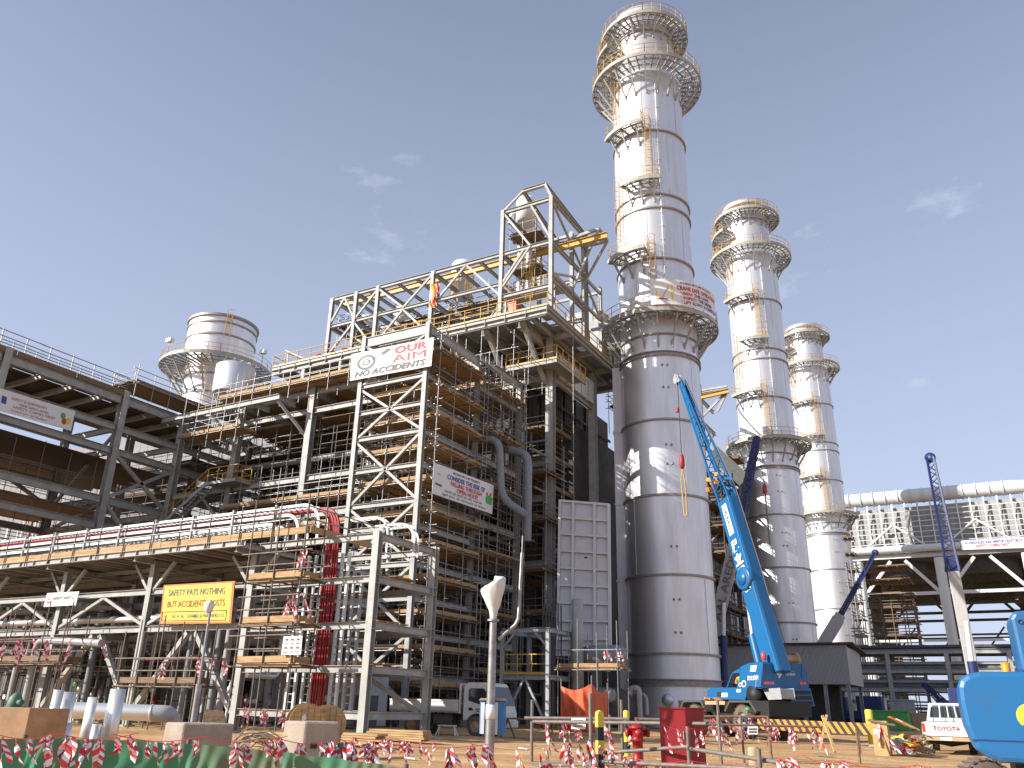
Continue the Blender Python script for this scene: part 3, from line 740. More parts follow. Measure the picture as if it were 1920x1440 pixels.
scaffold('deep scaffold behind the front frame floors', -54, -36, 50, 52, 6, 22.5, 9, 1, [9, 11, 13, 15, 17, 19, 21], sides='FRB', seed=26, plank='plank_old')
def pipe(label, pts, r, m_='pipe_grey', n=14, cat='pipe', group=None, flanges=()):
    mb = MB(); mb.path(pts, r, n); o = ob('pipe', mb, m_); tag(o, label, cat, group); return o
def bend(pts, R=.6, k=6):
    """round the corners of a polyline"""
    pts = [V(p) for p in pts]; out = [pts[0]]
    for a, b, c in zip(pts[:-2], pts[1:-1], pts[2:]):
        u = (a - b).normalized(); v = (c - b).normalized(); q = min(R, (a - b).length * .45, (c - b).length * .45)
        for i in range(k + 1):
            t = i / k; out.append(b + u * q * (1 - t) ** 2 + v * q * t ** 2)
    out.append(pts[-1]); return out
pipe('long thick grey pipe running level through the front frame', [oy(45, 455, 879), oy(45, 720, 842)], .27)
pipe('thick grey pipe dropping in an S behind the risk banner', bend([oy(47, 898, 822), oy(47, 936, 826), oy(47, 940, 935), oy(47.4, 990, 968)], 1.0), .27)
pipe('thick grey pipe turning down between scaffold and boiler column', bend([oy(50, 952, 843), oy(50, 990, 852), oy(50, 988, 1015)], 1.0), .32)
for k in range(5):
    x = oy(45, 690 + 13 * k, 850).x; pipe(['slim silver vertical pipe inside the banner tower', 'silver vertical pipe inside the banner tower, second from its left column', 'silver vertical pipe in the middle of the banner tower', 'silver vertical pipe inside the tower near its right column', 'slim silver vertical pipe beside the right column of the tower'][k], [(x, 45.2, 3), (x, 45.2, 20.5)], .15 if k % 2 else .22, 'alu_bright', 10, 'pipe')

def clutter(n, b, label, group, mats, r0, r1, seed):
    rn = random.Random(seed); x0, y0, z0, x1, y1, z1 = b
    for k in range(n):
        p = V((rn.uniform(x0, x1), rn.uniform(y0, y1), rn.uniform(z0, z1))); pts = [p]; ax = rn.choice((0, 0, 2, 2, 1))
        for j in range(rn.randint(1, 3)):
            q = pts[-1].copy(); q[ax] += rn.choice((-1, 1)) * rn.uniform(1.5, 6)
            for i in range(3): q[i] = min(max(q[i], (x0, y0, z0)[i]), (x1, y1, z1)[i])
            if (q - pts[-1]).length > .6: pts.append(q)
            ax = rn.choice([a for a in (0, 1, 2) if a != ax])
        if len(pts) < 2: pts.append(pts[0] + Z * 1.5)
        pipe(label, bend(pts, .35, 4) if len(pts) > 2 else pts, rn.uniform(r0, r1), rn.choice(mats), 8, group=group)
clutter(60, (-55, 44, 5, -35.2, 51.5, 22), 'pipe run threading the planked floors of the front frame', 'pipe runs in the front frame', ['pipe_grey', 'galv', 'steel_grey', 'alu', 'dark_steel'], .05, .17, 101)
clutter(34, (-34, 41, 1, -29.6, 52, 23.5), 'pipe run threading the floors behind the banner tower', 'pipe runs behind the banner tower', ['pipe_grey', 'galv', 'steel_grey', 'dark_steel', 'alu'], .05, .15, 102)
clutter(46, (-54, 26.2, .5, -27, 37.5, 6.6), 'pipe run crossing under the front pipe rack', 'pipe runs under the front rack', ['pipe_grey', 'galv', 'dark_steel', 'steel_grey', 'alu'], .04, .14, 103)
clutter(40, (-33, 53, 2, -27.9, 56.8, 26), 'pipe run beside the big boiler column', 'pipe runs beside the big boiler column', ['pipe_grey', 'dark_steel', 'rust_pole'], .05, .14, 104)
scaffold('thicket of scaffold poles filling the lower front frame', -54.5, -35.5, 44.0, 47.0, 0, 12.0, 11, 2, [2.2, 4.4, 6.6, 8.8], sides='FRB', seed=27, pole='tube', keep=.6, jz=.25, plank='plank_old')
scaffold('thicket of scaffold poles on the middle floors of the front frame', -49, -35.2, 44.0, 47.0, 14.7, 20.8, 9, 2, [16.8], sides='FRB', seed=28, pole='tube', keep=.6, jz=.25, plank='plank_old', toe=False)
scaffold('pole thicket on the uppermost floor of the front frame', -55, -35.2, 45.0, 48.5, 20.9, 23.3, 10, 2, [], sides='FRB', seed=29, pole='tube', keep=.6, jz=.25)

scaffold('extra scaffold tubes criss-crossing inside the banner tower', TX0 + .2, TX1 - .3, TY0 + 1.2, TY1 - .8, 0, 24, 5, 2, [1.1 + 1.02 * k for k in range(22)], sides='FRB', seed=141, deck=False, keep=.55, jz=.3, pole='rust_pole', r=.026)
scaffold('extra scaffold tubes criss-crossing the shaded side bay', -33.8, -28.3, 47.2, 52.0, 0, 25, 3, 4, [1.3 + 1.5 * k for k in range(16)], sides='FR', seed=142, deck=False, keep=.55, jz=.3, pole='tube', r=.028)
scaffold('extra scaffold tubes on the lower floors of the front frame', -54, -35.3, 43.4, 46, 0, 20.5, 13, 1, [1.5 + 1.6 * k for k in range(12)], sides='FB', seed=143, deck=False, keep=.55, jz=.3, pole='tube', r=.028)

# yellow access stair and landing
sr = thing('access_stair', 'steel stair with yellow handrails climbing to a small landing under the front frame', 'stair', (-50, 41, 9))
a, b = oy(41.5, 300, 985), oy(41.5, 388, 905)
c = oy(41.5, 436, 897)
mb = MB(); 
for dy in (0, .9): mb.bar(a + Y * dy, b + Y * dy, .06, .28)
for i in range(14): p = a.lerp(b, (i + .5) / 14); mb.box(p.x - .14, p.y, p.z - .02, p.x + .14, p.y + .9, p.z + .02)
ob('flight', mb, 'steel_grey', sr)
mb = MB(); mb.box(b.x, 41.4, b.z - .2, c.x + .4, 43, b.z); ob('landing', mb, 'steel_grey', sr)
mb = MB(); rail_line(mb, [a, b, V((c.x + .4, 41.5, b.z))], 1.1, 1.2, .04, False); rail_line(mb, [V((b.x, 42.9, b.z)), V((c.x + .4, 42.9, b.z)), V((c.x + .4, 41.5, b.z))], 1.1, 1.2, .04); ob('handrail', mb, 'yellow', sr)
# ------------------------------------------------------------------ elevated bridge on the left, running away from the viewer
XL = -55.9
lb_ = thing('pipe_bridge', 'elevated steel bridge on the left with planked floors, seen from below on its shaded side', 'steel bridge', (-58, 36, 0))
LY = [19.0, 27.9, 37.25, 43.0, 50.0]
cols = []
for x in (XL, XL - 6.5):
    for y in LY:
        if x == XL and y == 43.0: continue
        mb = MB(); mb.ib((x, y, 0), (x, y, 23.5), .5, .55, .04, X); ob('column', mb, 'steel', lb_)
lv = [ox(XL, 213, y).z for y in (744, 800, 846)] + [ox(XL, 190, 936).z, ox(XL, 185, 985).z]
bm = []
for x in (XL, XL - 6.5):
    for a, b in zip(LY[:-1], LY[1:]):
        for i, z in enumerate(lv): bm.append(('ib', (V((x, a + .27, z)), V((x, b - .27, z)), .28, (.62, .5, .5, .55, .5)[i])))
y = 19.5
while y < 50:
    bm.append(('ib', (V((XL - 6.3, y, lv[0] + .05)), V((XL - .2, y, lv[0] + .05)), .22, .4))); y += 2.35
for y in LY:
    for z in lv[1:]: bm.append(('ib', (V((XL - 6.3, y, z)), V((XL - .2, y, z)), .25, .45)))
seg('beam', 'steel', lb_, 0, bm, 100)
br = []
for (a, b) in ((LY[2], LY[3]), (LY[0], LY[1])):
    for z0, z1 in ((lv[2] - .2, lv[3] + .2), (lv[3] - .2, lv[4] - 3)):
        br += [('bar', (V((XL, a + .2, z0)), V((XL, b - .2, z1)), .24, .24)), ('bar', (V((XL, b - .2, z0)), V((XL, a + .2, z1)), .24, .24))]
for z0, z1 in ((lv[1], lv[3]), (lv[3], lv[4])): br += [('bar', (V((XL - .2, LY[2], z0 - .3)), V((XL - 6.3, LY[2], z1)), .2, .2))]
br += [('bar', (V((XL - 6.4, LY[1] + .2, lv[2])), V((XL - 6.4, LY[2] - .2, lv[3])), .24, .24))]
seg('brace', 'steel', lb_, 0, br)
bigdeck('plank floor coloured for shade, forming the underside of the left bridge', XL - 9.5, XL - 2.2, 18, 50, lv[0] + .34, 'y', 'plank_shaded', .09)
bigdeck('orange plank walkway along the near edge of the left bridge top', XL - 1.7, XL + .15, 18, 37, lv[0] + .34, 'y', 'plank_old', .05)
bigdeck('wide plank floor coloured for shade, hung low under the left bridge', XL - 11.5, XL - .3, 14, 42.5, lv[2] - .75, 'y', 'plank_shaded', .0)
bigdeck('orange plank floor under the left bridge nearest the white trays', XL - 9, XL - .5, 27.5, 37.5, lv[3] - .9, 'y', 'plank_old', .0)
bigdeck('weathered plank pile floor on top of the bridge near the short stack', XL - 2.8, XL - .2, 38, 46, lv[0] + 1.75, 'y', 'plank_old', .04)
bigdeck('plank floor of the bridge beside the corner with the front frame', XL - 2.4, XL + .1, 37.8, 43.5, lv[0] + .36, 'y', 'plank_old', .05)
gr = thing('edge_guardrail', 'bright scaffold tube guardrail along the top of the left bridge', 'guardrail', (XL, 30, lv[0]))
seg('post', 'galv', gr, 0, [('tube', (V((x, y, lv[0] + .3)), V((x, y, lv[0] + 1.95)), .04)) for x in (XL + .1, XL - 1.6) for y in [18.5 + 1.75 * k for k in range(11)]])
seg('rail', 'galv', gr, 0, [('tube', (V((x, 16 + 7 * i, lv[0] + h)), V((x, 23.3 + 7 * i, lv[0] + h + .02)), .035)) for x in (XL + .1, XL - 1.6) for h in (.95, 1.4, 1.85) for i in range(3)])
mb = MB()
for i in range(5): mb.bar((XL + .2, 15 + i * 4.5, lv[0] + .52), (XL + .2, 19.45 + i * 4.5, lv[0] + .53), .05, .4)
ob('toe_board', mb, 'plank_old', gr)
mb = MB()
for k in range(70): y = 16 + k * .3; mb.bar((XL - 1.9, y, lv[0] + .7), (XL - 1.0, y, lv[0] + .72), .05, .03)
for dx in (-1.9, -1.0): mb.bar((XL + dx, 15, lv[0] + .72), (XL + dx, 37, lv[0] + .72), .03, .12)
tag(ob('cable_tray', mb, 'alu_bright'), 'shiny ladder cable tray lying on top of the left bridge', 'cable tray')
scaffold('scaffold with weathered planks on the bridge corner below the short stack', XL - 2.6, XL + .1, 37.9, 46, lv[0] + .4, lv[0] + 3.2, 1, 5, [lv[0] + 1.8], sides='FRLB', seed=9, plank='plank_old', along='y')
scaffold('dense dark scaffold standing behind the left bridge before the grey hall', -74, -57.5, 46, 51, 0, 21.5, 9, 2, [3, 5.5, 8, 10.5, 13, 15.5, 18, 20.3], sides='FRB', seed=145, pole='tube', plank='plank_shaded', keep=.8, jz=.1)
scaffold('scaffold tubes hanging round the low floors of the left bridge', XL - 6.0, XL - .6, 20, 36.5, 8, 18, 3, 8, [9.5, 11, 12.5, 14.5, 16.5], sides='RL', seed=146, deck=False, pole='tube', keep=.5, jz=.3)
# banner hung on the bridge
f = quadmap(ox(XL + .4, -40, 760), ox(XL + .4, 133, 808), ox(XL + .4, 141, 771), ox(XL + .4, -40, 716))
mb, g = sheet(f, .04, 24, 6, 2)
bn = ob('banner', mb, 'banner'); bn['label'] = 'sagging white banner with faded lettering hung on the left bridge'; bn['category'] = 'banner'
letters('SAFETY IS EVERYBODY', (.32, .66, .70, .78), g, 'ink_red', bn); letters('THINK SAFETY WORK', (.40, .48, .72, .58), g, 'ink_blue', bn)
letters('SAFETY COMES FIRST', (.34, .30, .80, .42), g, 'ink_red', bn); letters('RIYADH PP11 IPP PROJECT', (.32, .12, .72, .2), g, 'ink_black', bn)
for i, (m_, u, v) in enumerate((('vest_green', .88, .60), ('ink_red', .90, .36), ('sign_yellow', .945, .42))): ob('picture', ringmap(g, u, v, .028, .16, .014 + .003 * i, n=14), m_, bn)
ob('picture', flat(g, [(.22, .38), (.27, .36), (.275, .7), (.225, .72)], .014), 'ink_blue', bn)
# pale turbine hall behind and pipes before it
mb = MB(); HZ = min(oy(60, 215, 748).z, oy(60, 20, 668).z, oy(60, 330, 800).z) - .3
mb.box(-150, 60, 0, -57, 95, HZ)
for k in range(66): x = -149.5 + k * 1.4; mb.box(x, 59.98, 0, x + .08, 60, HZ - .2)
tag(ob('turbine_hall', mb, 'hall'), 'pale grey clad hall far behind the left bridge', 'building')
rn2 = random.Random(4)
for k, (px, m_) in enumerate(((12, 'alu'), (30, 'alu'), (49, 'white'), (56, 'white'), (62, 'white'), (70, 'red'), (78, 'white'))):
    p = oy(52, px, 940); 
    pipe(['silver pipe rising at the photo edge by the hall', 'second silver pipe before the pale hall', 'thin white pipe, outermost of the riser set by the hall', 'thin white pipe, second of the riser set by the hall', 'thin white pipe just left of the red riser by the hall', 'thin red pipe rising before the pale hall', 'thin white pipe just right of the red riser by the hall'][k], [(p.x, 52, 0), (p.x, 52, 19)], .12 if k > 1 else .2, m_, 8, group='pipes rising before the hall')
# ------------------------------------------------------------------ under the rack: pipes, racks of valves, equipment
pipe('long shiny pipe lying level along the rack below the signs', [oy(26.3, -30, 1171), oy(26.3, 305, 1159)], .15, 'alu_bright')
pipe('long thin silver pipe just under the shiny one on the rack', [oy(28.3, -30, 1182), oy(28.3, 420, 1170)], .09, 'alu_bright')
pipe('silver elbow pipe rising and turning right at the left scaffold', bend([oy(24.6, 45, 1325), oy(24.6, 72, 1200), oy(24.6, 190, 1206)], .5), .17, 'steel_grey')
for k, px in enumerate((20, 120, 160, 345, 372, 398, 415)):
    q = oy(27.5, px, 1300); pipe(['pale vertical pipe below the rack at the photo edge', 'pale vertical pipe below the rack near the safety first sign', 'second pale vertical pipe below the rack near the safety first sign', 'grey vertical pipe behind the A brace, its left', 'grey vertical pipe behind the A brace centre', 'grey vertical pipe behind the A brace, its right', 'grey vertical pipe by the rack column with the knee braces'][k], [(q.x, 27.5, 0), (q.x, 27.5, 5.2)], .16, 'pipe_grey' if k % 3 else 'steel_grey', 10, group='vertical pipes under the rack')
rn3 = random.Random(21)
for k in range(26):
    x = rn3.uniform(-47, -30); y = rn3.uniform(29.5, 32); z = rn3.uniform(.1, .3); h = rn3.uniform(.7, 1.9)
    t = thing('valve_stand', 'small valve with handwheel on a pipe stub under the rack', 'valve', (x, y, 0), 'valves under the pipe rack')
    mb = MB(); mb.path([(x, y, 0), (x, y, h)], .06, 8); mb.lathe((x, y, h), [(0, -.16), (.13, -.12), (.13, .12), (.07, .16), (.03, .45), (0, .46)], 10); ob('body', mb, ['alu', 'steel_grey', 'vest_green', 'red'][k % 4], t)
    mb = MB(); c = V((x, y, h + .42)); P = [c + V((cos(2 * pi * i / 10) * .16, sin(2 * pi * i / 10) * .16, 0)) for i in range(11)]; mb.path(P, .014, 5); mb.tube(P[0], P[5], .01, 4); ob('handwheel', mb, 'red' if k % 2 else 'steel_grey', t)
for k, (x, y, w_, d_, h, m_, lab) in enumerate(((-37.5, 36.5, 3.2, 2.4, 3.2, 'steel_grey', 'grey equipment cabin under the rack behind the A brace'), (-31.2, 36, 2.4, 2, 2.7, 'steel_grey', 'grey site cabinet under the rack beside the yellow sign column'), (-28.6, 35, .9, .8, 1.7, 'dark_steel', 'dark tall cabinet behind the red riser'), (-44.5, 36, 4, 3, 4.2, 'dark_steel', 'large dark cabin deep under the rack near the left valves'))):
    mb = MB(); mb.box(x, y, 0.1, x + w_, y + d_, h)
    t = ob('equipment_cabin', mb, m_, bevel=.04); tag(t, lab, 'cabin')
    mb = MB(); mb.box(x - .05, y - .06, h - .12, x + w_ + .05, y + d_, h + .05); ob('roof', mb, 'steel_grey', t)
    mb = MB(); mb.box(x + w_ * .3, y - .03, .25, x + w_ * .3 + min(.9, w_ * .5), y, min(h - .3, 2.2)); ob('door', mb, 'steel_grey', t)
mb = MB(); mb.box(-76, 38.6, 0, -36, 39.2, 9.5)  # added dark wall, keeps the space under the rack in shade
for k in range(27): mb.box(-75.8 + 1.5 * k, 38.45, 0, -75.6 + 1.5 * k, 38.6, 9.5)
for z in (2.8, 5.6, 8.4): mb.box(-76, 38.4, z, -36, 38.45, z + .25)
tag(ob('rack_shade_wall', mb, 'casing_shaded'), 'added dark ribbed wall deepening the shade under the front pipe rack', 'wall')
bigdeck('plank floor high between the rack and the banner tower', -52, -35, 35, 40, 9.6, 'x', 'plank_shaded', .03)
scaffold('tangle of scaffold tubes deep under the left half of the front rack', -52, -36, 29.8, 36, 0, 6.8, 8, 3, [1.2, 2.4, 3.6, 4.8, 6.0], sides='FB', seed=144, deck=False, keep=.5, jz=.3, pole='rust_pole')
scaffold('low scaffold with a red and white taped rail under the A brace of the rack', -33.0, -28.2, 24.4, 25.1, 0, 4.1, 4, 1, [1.75], pole='rust_pole', plank='plank_old', sides='FRB', seed=31)
scaffold('scaffold at far left below the safety first sign with an old plank deck', -43.6, -36.2, 23.6, 24.7, 0, 4.9, 5, 1, [2.6], pole='rust_pole', plank='plank_old', sides='FRLB', seed=32)
zs_ = [oy(24.3, 600, y).z for y in (1246, 1168, 1083)]
scaffold('scaffold of dark poles and short plank decks round the red cable riser', -25.6, -22.7, 23.9, 25.0, 0, 8.6, 2, 1, zs_, pole='rust_pole', plank='plank', sides='FRB', seed=33)
bigdeck('short plank deck inside the open end frame, topmost', -26, -21, 27.6, 29.2, 6.1, 'x'); bigdeck('short plank deck inside the open end frame, second level', -25.5, -21.4, 26.8, 29.0, 4.3, 'x'); bigdeck('short plank deck inside the open end frame, lower level', -25.5, -21.6, 26.6, 29.0, 2.7, 'x')

# yellow safety sign, small white sign, scaffold notice
f = quadmap(oy(25.0, 299.5, 1170), oy(25.0, 433, 1168.5), oy(25.0, 440, 1089.5), oy(25.0, 307, 1097))
mb, g = sheet(f, 0, 12, 6, 1, thick=.05)
sg = ob('sign_board', mb, 'sign_orange'); sg['label'] = 'large yellow sign with orange border reading safety pays nothing'; sg['category'] = 'sign'
ob('face', flat(g, [(.025, .04), (.975, .04), (.975, .96), (.025, .96)], .012), 'sign_yellow', sg)
letters('SAFETY PAYS NOTHING', (.09, .70, .89, .865), g, 'ink_grey', sg, .012); letters('BUT ACCIDENTS COSTS', (.09, .41, .90, .575), g, 'ink_brown', sg, .012)
letters('ALI H. AL - GHAMDI & PARTNERS CO.', (.17, .14, .91, .235), g, 'ink_grey', sg, .008)
mb = MB()
for a, b in (((.03, .30), (.93, .30)), ((.93, .30), (.93, .075)), ((.93, .075), (.03, .075)), ((.03, .075), (.03, .30))): mb.bar(g(*a, .02), g(*b, .02), .02, .03)
ob('border_line', mb, 'ink_black', sg)
mb = MB(); mb.add([g(.05, .2, .02), g(.062, .155, .02), g(.10, .25, .02), g(.062, .185, .02)], [(0, 1, 2, 3)]); mb.add([g(.045, .10, .02), g(.095, .10, .02), g(.095, .135, .02), g(.045, .135, .02)], [(0, 1, 2, 3)]); ob('emblem', mb, 'sign_orange', sg)
f = quadmap(oy(25.0, 81.5, 1138), oy(25.0, 142, 1134.5), oy(25.0, 148, 1109), oy(25.0, 88.5, 1112))
mb, g = sheet(f, 0, 6, 3, 1, thick=.03)
sg = ob('sign_board', mb, 'sign_paper'); sg['label'] = 'small white safety first sign on the rack column at left'; sg['category'] = 'sign'
letters('SAFETY FIRST', (.24, .46, .80, .68), g, 'ink_grey', sg, .02)
mb = MB(); mb.add([g(.08, .62, .014), g(.11, .45, .014), g(.2, .78, .014), g(.115, .56, .014)], [(0, 1, 2, 3)]); mb.add([g(.07, .26, .014), g(.18, .26, .014), g(.18, .36, .014), g(.07, .36, .014)], [(0, 1, 2, 3)]); mb.add([g(.83, .48, .014), g(.9, .48, .014), g(.9, .56, .014), g(.83, .56, .014)], [(0, 1, 2, 3)]); ob('emblem', mb, 'ink_red', sg)
f = quadmap(oy(23.8, 527, 1228), oy(23.8, 564, 1227), oy(23.8, 567, 1192), oy(23.8, 532, 1193))
mb, g = sheet(f, 0, 4, 4, 1, thick=.02)
sg = ob('notice_board', mb, 'sign_paper'); sg['label'] = 'cream notice sheet tied to the scaffold beside the red cables'; sg['category'] = 'sign'
for i in range(3):
    for j in range(4):
        ob('printed_block', ringmap(g, .2 + .3 * i, .15 + .22 * j, .09, .06, .012, n=10) if j % 2 else flat(g, [(.1 + .3 * i, .12 + .22 * j), (.3 + .3 * i, .12 + .22 * j), (.3 + .3 * i, .17 + .22 * j), (.1 + .3 * i, .17 + .22 * j)], .012), 'ink_grey', sg)
# ------------------------------------------------------------------ boiler house: casing in shade colour, roof platform, upper frames
PX0, PX1, PY0, PY1, PZ = -54.4, -25.6, 50.4, 68.0, 30.2
mb = MB(); mb.box(-54, 57.5, 0, -31.4, 76, 29.2); mb.box(-31.4, 60.5, 0, -28.2, 72, 24)
for x in [-53 + 2.4 * k for k in range(9)]: mb.box(x, 57.3, 3, x + .25, 57.5, 29)
for y in [58 + 2.4 * k for k in range(7)]: mb.box(-31.4, y, 3, -31.2, y + .25, 29)
for z in (7, 11, 15, 19, 23, 27): mb.box(-54, 57.2, z, -31.1, 57.3, z + .25); mb.box(-31.2, 57.5, z, -31.1, 76, z + .25)
tag(ob('boiler_casing', mb, 'casing_shaded'), 'huge boiler casing coloured for the deep shade behind the scaffolds', 'boiler')
bp = thing('boiler_roof_frame', 'boiler house frame with wide yellow railed roof platform and slanted props', 'steel frame', (-40, 58, 0))
CX = [-27.6, -34.5, -41.6, -48.6]
for x in CX:
    for y in (55.0, 63.4):
        mb = MB(); mb.ib((x, y, 0), (x, y, 29.6), .62, .6, .05, Y); ob('column', mb, 'steel', bp)
for y in (46.35, 52.6):
    pass
bm = []
for y in (50.6, 55.0, 59.2, 63.4, 67.5): bm.append(('ib', (V((PX0 + .2, y, PZ - .55)), V((PX1 - .2, y, PZ - .55)), .25, .5)))
for x in [PX0 + .6 + 2.4 * k for k in range(12)]: bm.append(('ib', (V((x, PY0 + .1, PZ - .42)), V((x, PY1 - .1, PZ - .42)), .2, .4)))
for x in (-28.2, -31.5, -34.5): bm.append(('ib', (V((x, 50.6, PZ - 1.0)), V((x, 63, PZ - 1.0)), .35, .7)))
for z in (26.2, 19.0, 16.2, 11.2, 6.4):
    for y in (55.0,): bm += [('ib', (V((a, y, z)), V((b, y, z)), .3, .5)) for a, b in zip(CX[1:], CX[:-1])]
    if z > 24: bm.append(('ib', (V((-27.6, 55.3, z)), V((-27.6, 63.1, z)), .3, .45)))
seg('beam', 'steel', bp, 0, bm)
mb = MB(); mb.ib((PX0, PY0, PZ - .2), (PX1, PY0, PZ - .2), .2, .34); mb.ib((PX0, PY0 + .12, PZ - .55), (PX1 - .1, PY0 + .12, PZ - .55), .25, .34)
mb.ib((PX1, PY0 + .1, PZ - .2), (PX1, PY1, PZ - .2), .2, .34); mb.ib((PX1 - .12, PY0 + .2, PZ - .55), (PX1 - .12, PY1, PZ - .55), .25, .34)
for k in range(16): x = PX0 + 1.0 + k * 1.85; mb.box(x - .015, PY0 - .08, PZ - .7, x + .015, PY0 + .1, PZ - .05)
mb.ib((PX0, PY0 + .1, PZ - .3), (PX0, PY1, PZ - .3), .2, .5)
ob('edge_beam', mb, 'steel', bp)
rn = random.Random(8); mb = MB()
nx, ny = 24, 15
for i in range(nx):
    for j in range(ny):
        if rn.random() < .06: continue
        x = PX0 + .2 + (PX1 - PX0 - .4) * i / nx; y = PY0 + .2 + (PY1 - PY0 - .4) * j / ny
        mb.box(x, y, PZ - .07, x + (PX1 - PX0 - .4) / nx - .03, y + (PY1 - PY0 - .4) / ny - .03, PZ - .03)
ob('deck', mb, 'steel_grey', bp)
mb = MB(); rail_line(mb, [V((PX0, PY1, PZ)), V((PX0, PY0, PZ)), V((PX1, PY0, PZ)), V((PX1, PY1, PZ))], 1.15, 1.55, .042); ob('railing', mb, 'yellow', bp)
br = []
for x in (-28.1, -31.4, -34.8): br.append(('bar', (V((x, 50.9, PZ - .7)), V((x + .15, 54.7, 25.6)), .3, .36)))
for x in (-50.5, -46.2): br.append(('bar', (V((x, 50.6, PZ - .7)), V((x, 50.6, 24)), .25, .25)))
br.append(('bar', (V((-43.9, 50.6, PZ - .7)), V((-43.9, 50.6, 24)), .25, .25)))
seg('brace', 'steel', bp, 0, br)
# mid balcony
c = oy(53, 1044, 671)
bl = thing('balcony', 'small yellow railed balcony under the roof platform by the big column', 'balcony', (c.x - 2, 54, c.z))
mb = MB(); mb.box(c.x - 4.6, 53, c.z - .06, c.x, 58.5, c.z); mb.ib((c.x - 4.6, 53, c.z - .2), (c.x, 53, c.z - .2), .15, .32); mb.ib((c.x, 53.1, c.z - .2), (c.x, 58.5, c.z - .2), .15, .32); ob('floor', mb, 'steel', bl)
mb = MB(); rail_line(mb, [V((c.x - 4.6, 53, c.z)), V((c.x, 53, c.z)), V((c.x, 58.5, c.z))], 1.15, 1.2, .04); ob('railing', mb, 'yellow', bl)
# side columns standing between tower and boiler
sf = thing('side_frame', 'shaded steel bay linking the banner tower to the boiler house', 'steel frame', (-29, 50, 0))
for x in (-29.15, -34.5):
    for y in (52.6,): mb = MB(); mb.ib((x, y, 0), (x, y, 25.2), .4, .38, .03, Y); ob('column', mb, 'steel', sf)
bm = []
for z in (24.9, 22.6, 17.4, 12.85, 9.0, 5.0):
    bm += [('ib', (V((x, 46.6, z)), V((x, 52.4, z)), .25, .45)) for x in (-29.15, -34.5)] + [('ib', (V((-34.3, 52.6, z)), V((-29.35, 52.6, z)), .25, .4))]
seg('beam', 'steel', sf, 0, bm)
scaffold('scaffold with dark plank decks in the shaded bay behind the banner tower', -34.2, -28.5, 46.8, 52.3, 0, 25.5, 3, 3, [22.9, 19.4, 15.5, 10.8, 6.8, 3.2], sides='FR', seed=41, plank='plank')
scaffold('bright scaffold tubes round the top of the shaded bay under the roof platform', -33.8, -28.0, 49.5, 54.3, 24.5, 28.5, 4, 2, [25.4, 26.9], sides='FRLB', seed=42, deck=False, keep=.6, jz=.3)
scaffold('ragged scaffold at the foot of the big boiler column', -30.6, -27.0, 53.2, 56.2, 4, 20, 2, 1, [17.8, 14.2, 10.5, 7.4], sides='FR', seed=43, plank='plank_old')
scaffold('scaffold inside the dark open boiler side', -30.6, -28.3, 56.5, 62.5, 8, 25.5, 1, 3, [10, 12.5, 15, 17.5, 20, 22.5], sides='FR', seed=44, plank='plank_old', along='y', pole='rust_pole')
mb = MB()
for k in range(5): y = 56.2 + k * 1.45; mb.box(-27.55, y, 26.5, -27.35, y + 1.25, 28.3)
mb.box(-27.6, 56, 28.3, -27.3, 63.1, 28.5)
tag(ob('upper_panel', mb, 'casing'), 'row of pale casing panels high on the open boiler side under the roof', 'panel')
# big ribbed casing panel
f = quadmap(gp(1045, 1230, 59.0), gp(1146, 1230, 58.2), gp(1143, 946, 58.2), gp(1050, 938, 59.0))
mb, g = sheet(f, 0, 1, 1, thick=.12)
pn = ob('casing_panel', mb, 'casing'); pn['label'] = 'tall pale ribbed casing panel standing upright before the dark boiler opening'; pn['category'] = 'panel'
for u in (0.012, .285, .71, .988): mb = MB(); mb.bar(g(u, 0, .09), g(u, 1, .09), .18, .3, up=(g(.5, .5, 1) - g(.5, .5, 0))); ob('rib', mb, 'casing', pn)
for k in range(11): v = .995 - .1185 * .94 * k; mb = MB(); mb.bar(g(0, v, .07), g(1, v, .07), .16, .26, up=(g(.5, .5, 1) - g(.5, .5, 0))) if v > 0 else None; ob('rib', mb, 'casing', pn) if mb.v else None
mb = MB(); mb.add([g(.5, .62, .02), g(.56, .62, .02), g(.56, .63, .02), g(.5, .63, .02)], [(0, 1, 2, 3)]); ob('slot', mb, 'black', pn)
for u in (.29,): mb = MB(); mb.tube(g(u, 1, .1), g(u, 1, .1) + V((0, 0, 15)), .025, 5); tag(ob('hoist_rope', mb, 'galv'), 'long rope hanging from the roof platform down to the ribbed panel', 'rope')

# ------------------------------------------------------------------ frames and vessels on the roof
uf = thing('roof_steelwork', 'open pale steel truss frame standing along the boiler roof platform', 'steel frame', (-38, 54, PZ))
U = [-48.6, -45.7, -43.2, -37.2, -30.3, -25.7]; UY0, UY1 = 51.2, 58.0
for i, x in enumerate(U):
    top = 36.45 if i < 4 else 40.6
    for y in (UY0, UY1):
        mb = MB(); mb.ib((x, y, PZ - .1), (x, y, top), .32, .32, .03, Y); ob('column', mb, 'steel', uf)
bm = []; br = []
for y in (UY0, UY1):
    for a, b in zip(U[:4], U[1:5]): bm.append(('ib', (V((a + .16, y, 36.3)), V((b - .16, y, 36.3)), .28, .34))); bm.append(('ib', (V((a + .16, y, 33.5)), V((b - .16, y, 33.5)), .24, .3)))
    bm += [('ib', (V((U[4], y, z)), V((U[5], y, z)), .26, .34)) for z in (40.4, 36.3, 32.3)]
for x in U: bm += [('ib', (V((x, UY0 + .15, z)), V((x, UY1 - .15, z)), .26, .34)) for z in ((36.3, 33.5) if x < -31 else (40.4, 36.3, 33.0))]
for x in (-46.9, -44.4, -41.2, -39.2, -35, -32.6): bm.append(('ib', (V((x, UY0 + .15, 36.35)), V((x, UY1 - .15, 36.35)), .2, .26)))
